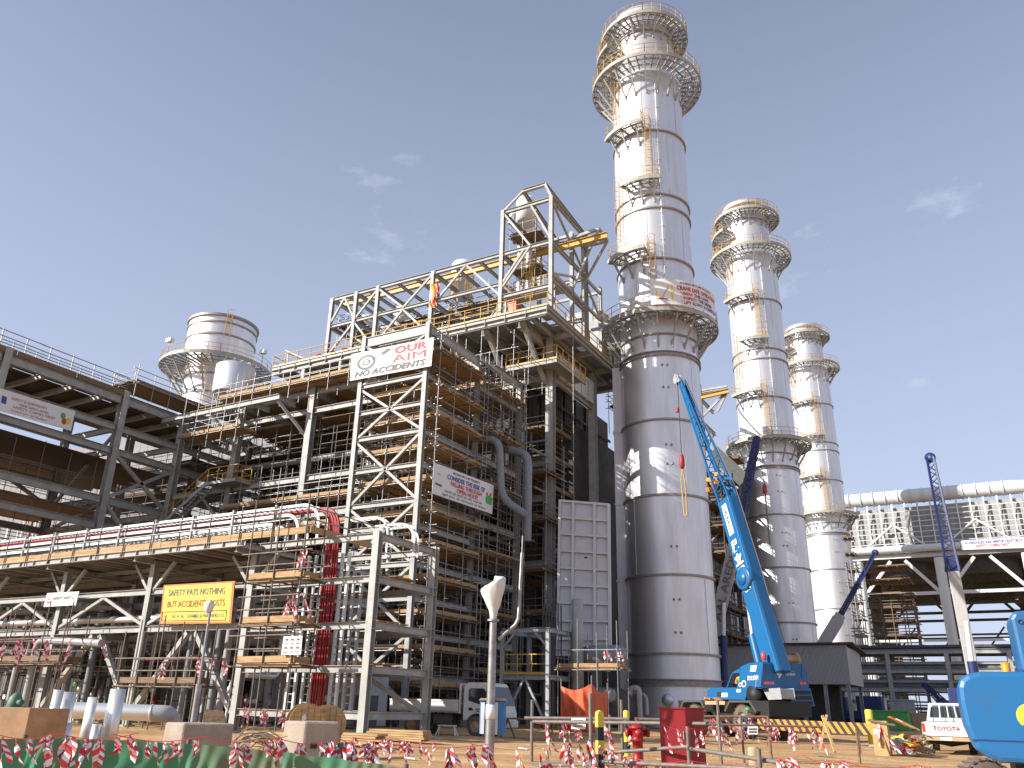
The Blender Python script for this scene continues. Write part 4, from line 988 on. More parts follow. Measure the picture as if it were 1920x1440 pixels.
# ridge frame
for y in (UY0,):
    bm += [('ib', (V((-28.4, y, 42.0)), V((-26.3, y, 42.0)), .26, .3)), ('bar', (V((U[4], y, 40.5)), V((-28.4, y, 42.0)), .16, .16)), ('bar', (V((-26.3, y, 42.0)), V((-25.7, y, 40.6)), .2, .2))]
bm += [('ib', (V((-26.3, UY0, 42.0)), V((-25.7, UY1 + 1.2, 40.5)), .26, .3)), ('ib', (V((-28.4, UY0, 42.0)), V((-28.4, UY1, 40.6)), .26, .3))]
seg('beam', 'steel', uf, 0, bm)
y = UY0 - .02
B = lambda xa, za, xb2, zb, yy=y: br.append(('bar', (V((xa, yy, za)), V((xb2, yy, zb)), .17, .17)))
B(U[0], 33.7, -47.1, 36.2); B(-47.1, 36.2, U[1], 33.7); B(U[0], 30.4, U[1], 33.4); B(U[1], 33.6, U[2], 36.2); B(U[1], 33.4, U[2], 30.4)
B(U[2], 36.2, -40.2, 33.6); B(-40.2, 33.6, U[3], 36.2); B(-40.2, 33.4, U[2], 30.4); B(-40.2, 33.4, U[3], 30.4)
B(U[3], 33.0, -33.8, 36.2); B(-33.8, 36.2, U[4], 32.4); B(U[4], 40.4, -27.6, 36.4); B(-27.6, 36.4, U[4], 33); B(-27.6, 40.3, U[5], 36.5); B(U[4], 33.4, -28.2, 36.2)
for x in (U[0], U[5]): br += [('bar', (V((x, UY0, 33.4)), V((x, UY1, 36.2)), .17, .17))]
br += [('bar', (V((U[5], UY0, 40.3)), V((U[5], UY1, 36.4)), .17, .17)), ('bar', (V((U[2], UY1, 33.4)), V((U[3], UY1, 36.2)), .17, .17)), ('bar', (V((U[0], UY1, 30.4)), V((U[2], UY1, 36.2)), .17, .17))]
seg('brace', 'steel', uf, 0, br)
# yellow monorail beam and its jib frame on the right
a, b = oy(54.2, 640, 572), oy(54.2, 1138, 441)
mb = MB(); mb.ib(a, b, .34, .55); mr_ = tag(ob('monorail_beam', mb, 'yellow'), 'long yellow hoist beam running level under the roof truss to the jib', 'hoist beam')
jf = thing('jib_frame', 'pale steel jib frame on the right end of the boiler roof', 'steel frame', (-25.5, 57, PZ))
JX = -25.75
jc = [(ox(JX, 1073, 437), 55.2), (ox(JX, 1094, 447), 57.6), (ox(JX, 1126, 540), 61.2)]
for p, yy in jc: mb = MB(); mb.ib((JX, yy, PZ - .1), (JX, yy, p.z), .3, .3, .03, Y); ob('column', mb, 'steel', jf)
z1 = jc[0][0].z
tip = oy(55.2, 1123, 429); tip2 = oy(56.5, 1139, 452)
bm = [('bar', (V((U[5], 55.2, z1 - .6)), tip, .22, .26)), ('bar', (tip, tip2, .2, .24)), ('bar', (V((JX, 55.2, 33.8)), tip, .18, .18)), ('bar', (tip2, V((JX, 57.6, 35.5)), .18, .18)), ('bar', (V((JX, 57.6, z1 - .2)), tip2, .2, .22)),
      ('bar', (V((JX, 51.3, 36.3)), V((JX, 61.2, 36.3)), .2, .26)), ('bar', (V((JX, 51.3, 33.6)), V((JX, 61.2, 33.6)), .2, .26)), ('bar', (V((JX, 57.6, 36.2)), V((JX, 61.2, 33.7)), .16, .16)), ('bar', (V((JX, 55.2, z1 - .2)), V((JX, 57.6, z1 - .2)), .2, .24)),
      ('bar', (V((JX - 3, 55.2, z1 - .3)), V((JX, 55.2, z1 - .3)), .2, .24)), ('bar', (V((JX - 5, 61.2, 36.4)), V((JX, 61.2, 36.4)), .2, .24))]
seg('beam', 'steel', jf, 0, bm)
# vessels and pipes
def vessel(label, x, y, z0, z1, r, m_='alu_bright', name='tank', cat='tank'):
    mb = MB(); mb.lathe((x, y, 0), [(0, z0), (r, z0), (r, z1 - r * .45), (r * .86, z1 - r * .18), (r * .5, z1 - .03), (0, z1)], 22); o = ob(name, mb, m_); return tag(o, label, cat)
p = oy(54, 988, 383); vessel('white domed silencer tank at the very top of the roof steelwork', p.x, 54, p.z - 2.0, p.z + .6, .95, 'white')
p = oy(56, 868, 500); vessel('white domed silencer tank in the middle of the roof truss', p.x, 56, p.z - 3.2, p.z + .5, 1.05, 'white')
p = oy(56, 692, 605); vessel('white domed silencer tank at the left end of the roof truss', p.x, 56, p.z - 3.5, p.z + .7, 1.0, 'white')
p = oy(56, 755, 570); vessel('pale silencer tank seen through the left truss panels', p.x, 56, p.z - 3.5, p.z + .2, .8, 'white')
for k, px in enumerate((976, 992)):
    p = oy(53.5, px, 450); pipe(['shiny exhaust pipe in the roof penthouse, beside its left column', 'second shiny exhaust pipe in the roof penthouse'][k], [(p.x, 53.5, 33), (p.x, 53.5, 39.0)], .26, 'alu_bright', 12)
pipe('shiny bent pipe over the upper penthouse deck', bend([oy(53.5, 958, 420), oy(53.5, 960, 402), oy(53.5, 976, 396)], .4), .28, 'alu_bright', 12)
p = oy(55, 986, 545); mb = MB(); mb.lathe((p.x - 2.5, 55.2, 31.9), [(0, 2.9), (.7, 2.75), (1.15, 2.3), (1.3, 1.7), (1.3, -3), (0, -3.1)], 26, axis=(.75, -.65, 0)); tag(ob('steam_drum', mb, 'steel'), 'grey domed steam drum end facing out beside a red box on the roof', 'steam drum')
p = oy(51.3, 962, 556); mb = MB(); mb.box(p.x - .35, 51.2, PZ + .35, p.x + .35, 51.7, PZ + 1.35); mb.box(p.x - .4, 51.15, PZ + 1.35, p.x + .4, 51.75, PZ + 1.42); mb.box(p.x - .3, 51.3, PZ, p.x - .2, 51.5, PZ + .35); mb.box(p.x + .2, 51.3, PZ, p.x + .3, 51.5, PZ + .35); tag(ob('fire_box', mb, 'lamp_red'), 'small red box on legs behind the roof railing', 'box')
mb = MB(); p = oy(50.8, 545, 672); mb.bar(p + V((-.8, .3, .9)), p + V((1.7, 1.0, -.4)), 1.0, .12); mb.bar(p + V((-.8, .3, .9)), p + V((-.5, .3, -1.2)), .08); tag(ob('sheet_shelter', mb, 'sack'), 'tilted sheet on a post at the left end of the roof platform', 'shelter')
mb = MB()
for dx in (0, 1.6, 3.0): mb.lathe((-49.7 + dx, 51.4, PZ), [(.35, 0), (.38, .3), (.2, .5), (.3, .8), (0, .85)], 12)
tag(ob('red_winch', mb, 'lamp_red'), 'red winch parts on the roof deck near the first truss column', 'winch')
# mid level roof walkway with orange rails and caged ladders
for (lab, x0, x1, y, z) in (('yellow railed walkway under the penthouse on the roof', -30.6, -25.9, 52.2, 32.9), ('yellow railed walkway among the middle tanks of the roof', -36.8, -32.5, 55.0, 33.6), ('yellow railed walkway at left inside the roof truss', -44, -39, 53.5, 32.2)):
    t = thing('walkway', lab, 'walkway', (x0, y, z), 'walkways on the boiler roof'); mb = MB(); mb.box(x0, y, z - .08, x1, y + 1.6, z - .02); mb.ib((x0, y, z - .18), (x1, y, z - .18), .12, .26)
    for x in (x0 + .1, x1 - .1): mb.bar((x, y + .2, PZ), (x, y + .2, z - .2), .14)
    ob('floor', mb, 'steel', t)
    mb = MB(); rail_line(mb, [V((x0, y + 1.6, z)), V((x0, y, z)), V((x1, y, z)), V((x1, y + 1.6, z))], 1.1, .9, .045); ob('railing', mb, 'yellow', t)
for k, (px, y0, y1, yy) in enumerate(((992, 560, 476, 52.0), (1008, 540, 490, 52.4), (852, 590, 524, 54.5), (880, 590, 520, 54.8), (1118, 600, 560, 58))):
    p0, p1 = oy(yy, px, y0), oy(yy, px, y1); t = thing('caged_ladder', ['orange caged ladder rising to the penthouse deck', 'orange ladder with cage by the penthouse right column', 'orange caged ladder at the middle white tank, its left', 'orange caged ladder at the middle white tank, its right', 'orange caged ladder near the right jib frame'][k], 'ladder', tuple(p0), 'caged ladders on the roof')
    mb = MB(); ladder(mb, V((p0.x, yy, max(PZ, p0.z))), V((p0.x, yy, p1.z)), (0, -1, 0), .6); ob('cage', mb, 'yellow', t)
scaffold('scaffold with two plank decks inside the roof penthouse', -30.0, -27.6, 52.0, 54.4, 33.5, 40, 2, 1, [35.2, 38.4], sides='FRLB', seed=51, plank='plank_old')
scaffold('small scaffold at left end of the roof truss', -48.3, -46, 52, 56, PZ, 35, 2, 2, [33.9], sides='FRLB', seed=52, plank='plank_old', toe=False)
scaffold('scaffold behind the middle of the roof truss', -43.5, -38, 55, 57.6, PZ, 35.5, 3, 1, [32.6, 34.6], sides='FRLB', seed=53, plank='plank_old', toe=False)
scaffold('scaffold by the middle tank of the roof truss', -36.5, -31.5, 54, 57.6, PZ, 35.5, 3, 1, [32.2, 34.0], sides='FRLB', seed=54, plank='plank_old', toe=False)
mb = MB(); mb.box(-30.5, 64.2, PZ, -27, 70, 36.5)
for k in range(5): mb.box(-27, 64.5 + k * 1.2, PZ, -26.9, 64.6 + k * 1.2, 36.5)
tag(ob('steam_silencer', mb, 'steel_grey'), 'grey box casing on the roof behind the jib frame columns', 'casing')
scaffold('scaffold between the boiler roof and the nearest stack', -26.5, -24.6, 64.5, 67.5, 24, 33, 1, 2, [26.5, 29.5], sides='FRLB', seed=55, plank='plank_old', along='y', pole='rust_pole', toe=False)
# orange flag
f0 = oy(51.0, 822, 528); mb = MB()
mb.grid(lambda u, v: f0 + V((-.25 - .55 * u * (1 - .4 * v) + .12 * sin(v * 6), .1 * sin(u * 5 + v * 7), -.1 - 2.3 * v)), 8, 14); fl = tag(ob('flag', mb, 'orange'), 'limp orange and red flag drooping from the roof truss', 'flag')
mb = MB(); mb.grid(lambda u, v: f0 + V((.02 - .25 * u + .12 * sin(v * 6), -.03 + .1 * sin(u * 5 + v * 7), -.1 - 2.2 * v)), 4, 14); ob('red_stripe', mb, 'lamp_red', fl)

# other boiler house beyond the stacks, seen between them
ob2 = thing('second_boiler_frame', 'second boiler house frame seen between the nearest and middle stacks', 'steel frame', (-30, 100, 0))
bm = []
for x in (-26.2, -31): 
    for y in (93, 99, 105): mb = MB(); mb.ib((x, y, 0), (x, y, 39 if y < 95 else 31), .5, .5, .04, Y); ob('column', mb, 'steel', ob2)
for z in range(4, 39, 3):
    bm += [('ib', (V((-31, 93, z)), V((-26.2, 93, z)), .3, .4)), ('ib', (V((-26.2, 93, z)), V((-26.2, 99 if z > 31 else 105, z)), .3, .4))]
    if z % 2: bm.append(('bar', (V((-26.2, 93, z)), V((-26.2, 99, z + 3)), .2, .2)))
q = oy(93, 1364, 733); bm += [('ib', (V((-31, 93, q.z)), q, .4, .5)), ('bar', (q, oy(93, 1345, 772), .25, .25)), ('bar', (V((-26.2, 93, q.z - 3)), q, .25, .25)), ('bar', (V((-26.2, 93, q.z + .6)), q + Z * .6, .25, .25))]
seg('beam', 'steel', ob2, 0, bm)
mb = MB(); mb.ib(oy(92.6, 1312, 745), oy(92.6, 1366, 733), .4, .55); ob('hoist_beam', mb, 'yellow', ob2)
mb = MB(); mb.box(-60, 95, 3, -27.5, 118, 29)
for z in range(5, 29, 3): mb.box(-27.5, 95, z, -27.3, 118, z + .3)
for k in range(8): mb.box(-27.5, 95 + 3 * k, 3, -27.25, 95.3 + 3 * k, 29)
ob('casing', mb, 'casing', ob2)
scaffold('scaffold on the second boiler house seen just right of the nearest stack', -26.9, -24.4, 93, 104, 3, 29, 1, 5, [6, 9, 12, 15, 18, 21, 24, 27], sides='FRL', seed=61, plank='plank_old', along='y', pole='rust_pole', r=.05)
mb = MB(); mb.bar(oy(92, 1340, 850), oy(92, 1400, 905), 2.0, 1.6); tag(ob('sloped_duct', mb, 'dark_steel'), 'dark sloping duct between the nearest and middle stacks', 'duct')
mb = MB(); mb.box(-26.5, 97, 27.6, -22.5, 101, 28.1); mb.box(-26.5, 97, 30, -23, 100, 30.4); tag(ob('dark_platform', mb, 'plank_old'), 'dark platform beside the middle stack railing', 'platform')

# ------------------------------------------------------------------ low machinery at the boiler foot
q0, q1 = oy(46, 940, 1325), oy(46, 1027, 1325)
ps = thing('pump_shelter', 'small steel frame with a yellow railed floor right of the lamp post', 'steel frame', (q0.x, 46, 0))
x0, x1 = q0.x, q1.x; z1 = oy(46, 985, 1270).z; z2 = oy(46, 985, 1182).z
for x in (x0, x1):
    for y in (46, 49.5): mb = MB(); mb.ib((x, y, 0), (x, y, z2), .24, .22, .02, Y); ob('column', mb, 'steel_grey', ps)
seg('beam', 'steel_grey', ps, 0, [('ib', (V((x0, y, z)), V((x1, y, z)), .2, .26)) for y in (46, 49.5) for z in (z1, z2)] + [('ib', (V((x, 46, z)), V((x, 49.5, z)), .2, .26)) for x in (x0, x1) for z in (z1, z2)])
xm = (x0 + x1) / 2
seg('brace', 'steel_grey', ps, 0, [('bar', (V((x0, 46, .1)), V((xm, 46, z1)), .12, .12)), ('bar', (V((x1, 46, .1)), V((xm, 46, z1)), .12, .12)), ('bar', (V((x1, 46, z2 - 1)), V((x1 - 1, 46, z2)), .12, .12)), ('bar', (V((x0, 46, z2 - 1)), V((x0 + 1, 46, z2)), .12, .12))])
mb = MB(); mb.box(x0, 46, z1 + .12, x1, 49.5, z1 + .16); ob('floor', mb, 'steel_grey', ps)
mb = MB(); rail_line(mb, [V((x0 + .1, 45.95, z1 + .16)), V((x1 - .1, 45.95, z1 + .16))], 1.15, 1.0, .04); ob('railing', mb, 'yellow', ps)
q0, q1 = oy(47, 1046, 1250), oy(47, 1158, 1250)
scaffold('scaffold with one orange plank deck over the machinery below the ribbed panel', q0.x, q1.x, 47, 48.6, 0, 5.6, 3, 1, [q0.z - .1], sides='FRL', seed=71, pole='galv', plank='plank')
mb = MB(); mb.lathe((q0.x + 1.6, 50.2, 4.3), [(0, -1.5), (.5, -1.45), (.68, -1.0), (.68, 1.0), (.5, 1.45), (0, 1.5)], 24, axis=(1, 0, 0)); tag(ob('pump_tank', mb, 'pipe_grey'), 'grey rounded horizontal tank behind the orange plank deck', 'tank')
mb = MB(); mb.lathe((q0.x + 1.9, 48.9, 2.0), [(0, -1.0), (.3, -.95), (.42, -.7), (.42, .7), (.3, .95), (0, 1.0)], 20, axis=(1, 0, 0)); tag(ob('motor', mb, 'pipe_grey'), 'grey motor below the orange plank deck', 'motor')
vessel('slim grey vertical vessel left of the ribbed panel foot', q0.x + .3, 49.2, 0, 7.8, .38, 'steel_grey')
for k in range(7): x = q0.x - .6 - .22 * k; pipe('thin vertical pipe of the close set left of the slim vessel', [(x, 48.7, 0), (x, 48.7, 7.3 + .2 * (k % 2))], .045, 'dark_steel', 6, group='thin pipes by the slim vessel')
pipe('grey pipe hoop rising and turning down at the stack foot', bend([oy(52, 1176, 1345), oy(52, 1182, 1290), oy(52, 1198, 1290), oy(52, 1200, 1345)], .5), .18, 'steel_grey', 12)
pipe('lower grey pipe bend beside the hoop at the stack foot', bend([oy(52.5, 1150, 1300), oy(52.5, 1212, 1301), oy(52.5, 1213, 1340)], .5), .12, 'steel_grey', 10)
mb = MB(); p = oz(0, 1155, 1353); p = gp(1155, 1320, 56); mb.lathe((p.x, p.y, 1.3), [(0, -.7), (1.1, -.6), (1.2, -.3), (1.2, .3), (1.1, .6), (0, .7)], 22, axis=(.5, -.86, 0)); tag(ob('fan_casing', mb, 'dark_steel'), 'dark round fan casing behind the orange tarpaulin', 'fan')
# orange tarpaulin
A, B_, C_ = gp(1052, 1286, 44), gp(1109, 1281, 43.2), gp(1139, 1294, 45)
def tp(u, v):
    s = u * 2; top = A.lerp(B_, s) if s <= 1 else B_.lerp(C_, s - 1)
    h = top.z * (1 - v); sag = -.25 * sin(pi * (s % 1 if s < 2 else 0)) * (1 - v)
    n = V((.3, -.95, 0)); return V((top.x, top.y, max(.12, h + sag))) + n * (.14 * sin(u * 21 + v * 3) + .10 * sin(u * 44 - v * 6) + .1 * sin(v * 5 + u * 9)) * (.3 + v)
mb = MB(); mb.grid(tp, 48, 20)
tr_ = tag(ob('tarpaulin', mb, 'tarp_orange'), 'bright orange tarpaulin draped on poles as a welding screen', 'tarpaulin')
for p in (A, B_, C_): mb = MB(); mb.tube((p.x, p.y, 0), (p.x, p.y, p.z + .35), .03); ob('pole', mb, 'galv', tr_)
def onp(P, n, x, y):
    d = ray(x, y); return CAM + d * ((P - CAM).dot(n) / d.dot(n))
# ------------------------------------------------------------------ air cooled condenser: wind wall, white pipe, deck on tall columns
AY = 165.0
ac = thing('condenser_hall', 'huge condenser building with gridded grey wind wall, white roof pipe and open steel legs', 'building', (25, 190, 0))
zb_ = oy(AY, 1758, 1035).z; zt_ = oy(AY, 1758, 944).z; AX0 = oy(AY, 1560, 1045).x - 30; AX1 = oy(AY, 1920, 1030).x + 40
mb = MB(); mb.box(AX0, AY + 1.0, zb_, AX1, AY + 1.2, zt_); 
for k in range(60): x = AX0 + (AX1 - AX0) * k / 60; mb.box(x, AY + .94, zb_, x + .12, AY + 1.0, zt_)
ob('wind_wall', mb, 'acc_wall', ac)
sp_ = oy(AY, 1737.6, 1000).x - oy(AY, 1713, 1000).x
xs = []; x = oy(AY, 1758.8, 1037).x
while x > AX0: x -= sp_
while x < AX1: xs.append(x); x += sp_
seg('post', 'acc_steel', ac, 0, [('bar', (V((x, AY, zb_)), V((x, AY, zt_)), .24, .2)) for x in xs])
seg('girt', 'acc_steel', ac, 0, [('bar', (V((AX0, AY - .05, zb_ + (zt_ - zb_) * k / 9)), V((AX1, AY - .05, zb_ + (zt_ - zb_) * k / 9)), .10, .12)) for k in range(1, 9)])
seg('strut', 'dark_steel', ac, 0, [('bar', (V((x, AY + .1, zt_ - .3)), V((x, AY + 1.0, zb_ + (zt_ - zb_) * .5)), .12, .14)) for x in xs] + [('bar', (V((x, AY + .1, zb_ + .6)), V((x, AY + 1.0, zb_ + (zt_ - zb_) * .5)), .12, .14)) for x in xs])
cx0 = oy(AY, 1758.8, 1037).x; SPAN = cx0 - oy(AY, 1608, 1046).x
dg = []
for k in range(-3, 4):
    c = cx0 + SPAN * k
    for s in (-1, 1): dg.append(('bar', (V((c, AY - .1, zb_)), V((c + s * SPAN / 2, AY - .1, zb_ + (zt_ - zb_) * .62)), .3, .3)))
seg('diagonal', 'acc_steel', ac, 0, dg)
mb = MB(); mb.ib((AX0, AY - .1, zb_ - .4), (AX1, AY - .1, zb_ - .4), .6, .8); ob('bottom_chord', mb, 'acc_steel', ac)
r_ = .88; zp = oy(AY - .9, 1700, 1029).z
mb = MB(); mb.path([(AX0, AY - .9, zp), (oy(AY - .9, 1800, 1024).x, AY - .9, zp)], r_ * .75, 14); ob('lower_pipe', mb, 'acc_pipe', ac)
ztop = oy(AY, 1758, 918 + 6).z; rp = (oy(AY, 1758, 911).z - oy(AY, 1758, 937).z) / 2
mb = MB(); mb.tube((AX0 - 10, AY + .8, ztop), (oy(AY, 1893, 910).x, AY + .8, ztop), rp, 28); e = oy(AY, 1893, 910).x
mb.tube((e, AY + .8, ztop), (e + 9, AY + .8, ztop - .25), rp, 28, rp * .62); mb.tube((e + 9, AY + .8, ztop - .25), (AX1 + 20, AY + .8, ztop - .25), rp * .62, 28)
x = AX0
while x < e: mb.lathe((x, AY + .8, ztop), [(rp, -.08), (rp + .16, -.08), (rp + .16, .08), (rp, .08)], 28, axis=(1, 0, 0), smooth=False); x += sp_
ob('roof_pipe', mb, 'acc_pipe', ac)
seg('saddle', 'acc_steel', ac, 0, [('bar', (V((x, AY + .6, zt_ - .2)), V((x, AY + .7, ztop - rp * .6)), .3, .5)) for x in xs])
mb = MB(); mb.box(AX0, AY, zb_ - .9, AX1, AY + 55, zb_ - .3)
for k in range(-2, 4):
    for j in range(3): mb.lathe((cx0 + SPAN * (k - .5), AY + 9 + 17 * j, zb_ - .9), [(SPAN * .44, 0), (SPAN * .44, -2.6), (SPAN * .42, -2.6), (SPAN * .42, -.02), (0, -.02)], 36)
ob('fan_deck', mb, 'dark_steel', ac)
cz = oy(AY, 1788, 1213).z
cl = []; hz = oy(AY, 1770, 1111).z
for k in range(-2, 4):
    for j in range(4):
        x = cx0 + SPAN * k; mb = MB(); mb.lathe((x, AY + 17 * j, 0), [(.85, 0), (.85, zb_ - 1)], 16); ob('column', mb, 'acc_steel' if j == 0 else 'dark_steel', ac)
it = []; it2 = []
for j in range(4):
    for k in range(-2, 4):
        c = cx0 + SPAN * k; y = AY + 17 * j; L_ = it if j == 0 else it2
        for s in (-1, 1): L_.append(('bar', (V((c + s * .8, y, hz + .3)), V((c + s * (SPAN / 2 - 1.2), y, zb_ - 1.2)), .55, .55)))
        L_.append(('bar', (V((c, y, hz)), V((c + SPAN, y, hz)), .55, .55)))
        if j == 0: L_.append(('bar', (V((c + .8, y, cz + (hz - cz) * .12)), V((c + SPAN, y, cz + (hz - cz) * .12)), .4, .4)))
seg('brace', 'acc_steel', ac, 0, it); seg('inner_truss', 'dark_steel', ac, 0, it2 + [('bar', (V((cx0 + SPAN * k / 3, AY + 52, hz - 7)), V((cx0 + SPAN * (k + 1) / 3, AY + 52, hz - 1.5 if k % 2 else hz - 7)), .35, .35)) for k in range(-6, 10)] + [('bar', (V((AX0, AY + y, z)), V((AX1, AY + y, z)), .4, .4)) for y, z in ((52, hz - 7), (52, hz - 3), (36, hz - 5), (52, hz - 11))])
f = quadmap(oy(AY - 1.2, 1802, 1031), oy(AY - 1.2, 1932, 1027), oy(AY - 1.2, 1930, 1006), oy(AY - 1.2, 1799, 1014))
mb, g = sheet(f, .05, 16, 4, 3); bn = ob('banner', mb, 'banner'); bn['label'] = 'long white banner saying schedules are important but safety comes first'; bn['category'] = 'banner'
letters('SCHEDULES ARE IMPORTANT BUT', (.07, .58, .90, .86), g, 'ink_blue', bn, .02); letters('SAFETY COMES FIRST', (.22, .24, .72, .50), g, 'ink_red', bn, .02)
x0 = oy(150, 1640, 1200).x
scaffold('rusty scaffold tower bristling with poles under the condenser hall', x0, x0 + 6.5, 150, 156, 0, oy(150, 1660, 1128).z, 4, 3, [2.2 * k for k in range(1, 12)], pole='rust_pole', plank='plank_old', sides='FRLB', seed=81, r=.09)
scaffold('pale stair scaffold between the farthest stack and the condenser hall', oy(140, 1604, 1200).x, oy(140, 1622, 1200).x, 140, 143, 0, oy(140, 1610, 1055).z, 2, 1, [2.5 * k for k in range(1, 12)], pole='galv', plank='plank_old', sides='FRLB', seed=82, r=.1)

# ------------------------------------------------------------------ dark pipe rack at right
t = thing('service_rack', 'grey two level pipe rack crossing behind the pickup', 'pipe rack', (20, 118, 0))
Yr = 118; xa, xb2 = oy(Yr, 1612, 1250).x - 25, oy(Yr, 1800, 1250).x + 25
zs2 = [oy(Yr, 1700, y).z for y in (1222, 1243, 1258, 1277, 1293, 1338)]
seg('beam', 'steel_grey', t, 0, [('ib', (V((xa, y, z)), V((xb2, y, z)), .3, .5 if i in (0, 2, 4) else .3)) for y in (Yr, Yr + 6) for i, z in enumerate(zs2[:5])])
cxs = [oy(Yr, 1673, 1300).x, oy(Yr, 1786, 1300).x]; dx = cxs[1] - cxs[0]
for k in range(-3, 5):
    for y in (Yr, Yr + 6): mb = MB(); mb.ib((cxs[0] + dx * k, y, 0), (cxs[0] + dx * k, y, zs2[0]), .5, .5, .05, Y); ob('column', mb, 'steel_grey', t)
mb = MB(); mb.box(xa, Yr, zs2[0] + .25, xb2, Yr + 6, zs2[0] + .35)
for k in range(5): mb.box(xa, Yr + .3 + k * 1.1, zs2[0] + .5, xb2, Yr + .9 + k * 1.1, zs2[0] + .8)
ob('cable_deck', mb, 'dark_steel', t)
for k in range(4): pipe('grey pipe on the dark service rack behind the pickup', [(xa, Yr + .6 + 1.3 * k, zs2[2] + .5 if k % 2 else zs2[4] + .5), (xb2, Yr + .6 + 1.3 * k, zs2[2] + .5 if k % 2 else zs2[4] + .5)], .22, 'steel_grey' if k % 3 else 'pipe_grey', 8, group='pipes on the service rack')
# clutter under and before it
rn4 = random.Random(77)
for k in range(9):
    px = 1560 + 27 * k; D = rn4.uniform(86, 108); p = gp(px, 1340, D); s = rn4.uniform(1.4, 3.2); h = rn4.uniform(1.2, 3.0)
    mb = MB(); mb.box(p.x - s / 2, p.y - 1, 0, p.x + s / 2, p.y + 1, h); mb.box(p.x - s / 2 - .1, p.y - 1.1, h, p.x + s / 2 + .1, p.y + 1.1, h + .12)
    for q in range(4): mb.box(p.x - s / 2 + q * s / 4, p.y - 1.06, .1, p.x - s / 2 + q * s / 4 + .08, p.y - 1, h)
    tag(ob('site_container', mb, ['steel_grey', 'tan', 'dark_steel', 'casing', 'vest_green'][k % 5]), 'small site box standing before the dark service rack', 'container', 'site boxes before the service rack')

# ------------------------------------------------------------------ corrugated shed behind the blue crane
Ys = 82; sx0, sx1 = oy(Ys, 1338, 1250).x, oy(Ys, 1592, 1250).x; z1, z0 = oy(Ys, 1560, 1206).z, oy(Ys, 1560, 1283).z
t = thing('corrugated_shed', 'grey corrugated metal shed on open posts behind the blue crane', 'shed', ((sx0 + sx1) / 2, Ys + 4, 0))
mb = MB(); n = 130
def corr(mb, p, q, z0, z1, nrm, n):
    p = V(p); q = V(q); pts = []
    for i in range(n * 2 + 1): pts.append(p.lerp(q, i / (n * 2)) + V(nrm) * (.05 if (i // 1) % 2 else 0))
    vs = [v + Z * z0 for v in pts] + [v + Z * z1 for v in pts]; k = len(pts)
    mb.add(vs, [(i, i + 1, k + i + 1, k + i) for i in range(k - 1)])
corr(mb, (sx0, Ys, 0), (sx1, Ys, 0), z0, z1 - .15, (0, -1, 0), 110); corr(mb, (sx1, Ys, 0), (sx1, Ys + 8, 0), z0, z1 - .35, (1, 0, 0), 40)
mb.box(sx0, Ys + 7.9, z0, sx1, Ys + 8, z1); ob('cladding', mb, 'corrugated', t)
mb = MB(); mb.prism([(-.4, z1 - .1), (8.6, z1 - .5), (8.6, z1 - .35), (-.4, z1 + .06)], (sx0 - .4, Ys, 0), Y, Z, X * (sx1 - sx0 + 1.0)); ob('roof', mb, 'roof_dark', t)
for k in range(7):
    for y in (Ys + .2, Ys + 7.7): x = sx0 + .3 + (sx1 - sx0 - .6) * k / 6; mb = MB(); mb.ib((x, y, 0), (x, y, z0), .3, .3); ob('post', mb, 'steel_grey', t)
mb = MB(); mb.box(sx0 + 1, Ys + 6.5, 0, sx1 - 2, Ys + 7.5, z0); ob('back_wall', mb, 'dark_steel', t)

# ------------------------------------------------------------------ blue rough terrain crane
CFd = V((sin(radians(310)), cos(radians(310)), 0)); CRt = V((sin(radians(40)), cos(radians(40)), 0))
W0 = oz(-.02, 1402, 1386); W0.z = 0
cr_ = thing('mobile_crane', 'bright blue rough terrain crane with raised boom and folded out jib', 'crane', tuple(W0 + CRt * 1.2))
def wheel(root, c, ax, r, wd, name='wheel', tm='tyre', rm='rim'):
    ax = V(ax).normalized(); c = V(c)
    mb = MB(); mb.lathe(c, [(r * .58, -wd / 2), (r * .9, -wd / 2), (r, -wd * .36), (r, wd * .36), (r * .9, wd / 2), (r * .58, wd / 2)], 28, axis=ax)
    _, e1, e2 = perp(ax, Z if abs(ax.z) < .9 else Y)
    for k in range(22):
        a = 2 * pi * k / 22; d = e1 * cos(a) + e2 * sin(a); tg = ax.cross(d)
        mb.bar(c + d * (r + .01) - ax * wd * .45 - tg * .05, c + d * (r + .01) + tg * .05, r * .1, r * .05, up=d); mb.bar(c + d * (r + .01) + ax * wd * .45 - tg * .05, c + d * (r + .01) + tg * .05, r * .1, r * .05, up=d)
    o = ob(name, mb, tm, root)
    mb = MB()
    for s in (-1, 1): mb.lathe(c + ax * s * wd * .3, [(0, s * .04), (r * .25, s * .06), (r * .3, 0), (r * .52, -s * .02), (r * .6, s * wd * .18)], 22, axis=ax)
    ob('rim', mb, rm, o); return o
for a, b in ((0, 0), (4.3, 0), (0, 2.25), (4.3, 2.25)): wheel(cr_, W0 + CFd * a + CRt * b + Z * .78, CRt, .78, .55, 'wheel', 'dusty_tyre', 'rim')
cb = lambda a0, b0, z0, a1, b1, z1: [(W0 + CFd * a0 + CRt * b0 + Z * z0), (W0 + CFd * a1 + CRt * b1 + Z * z1)]
def obox(mb, a0, b0, z0, a1, b1, z1):
    P = [W0 + CFd * a + CRt * b + Z * z for z in (z0, z1) for a, b in ((a0, b0), (a1, b0), (a1, b1), (a0, b1))]
    return mb.add(P, [(3, 2, 1, 0), (4, 5, 6, 7), (0, 1, 5, 4), (1, 2, 6, 5), (2, 3, 7, 6), (3, 0, 4, 7)])
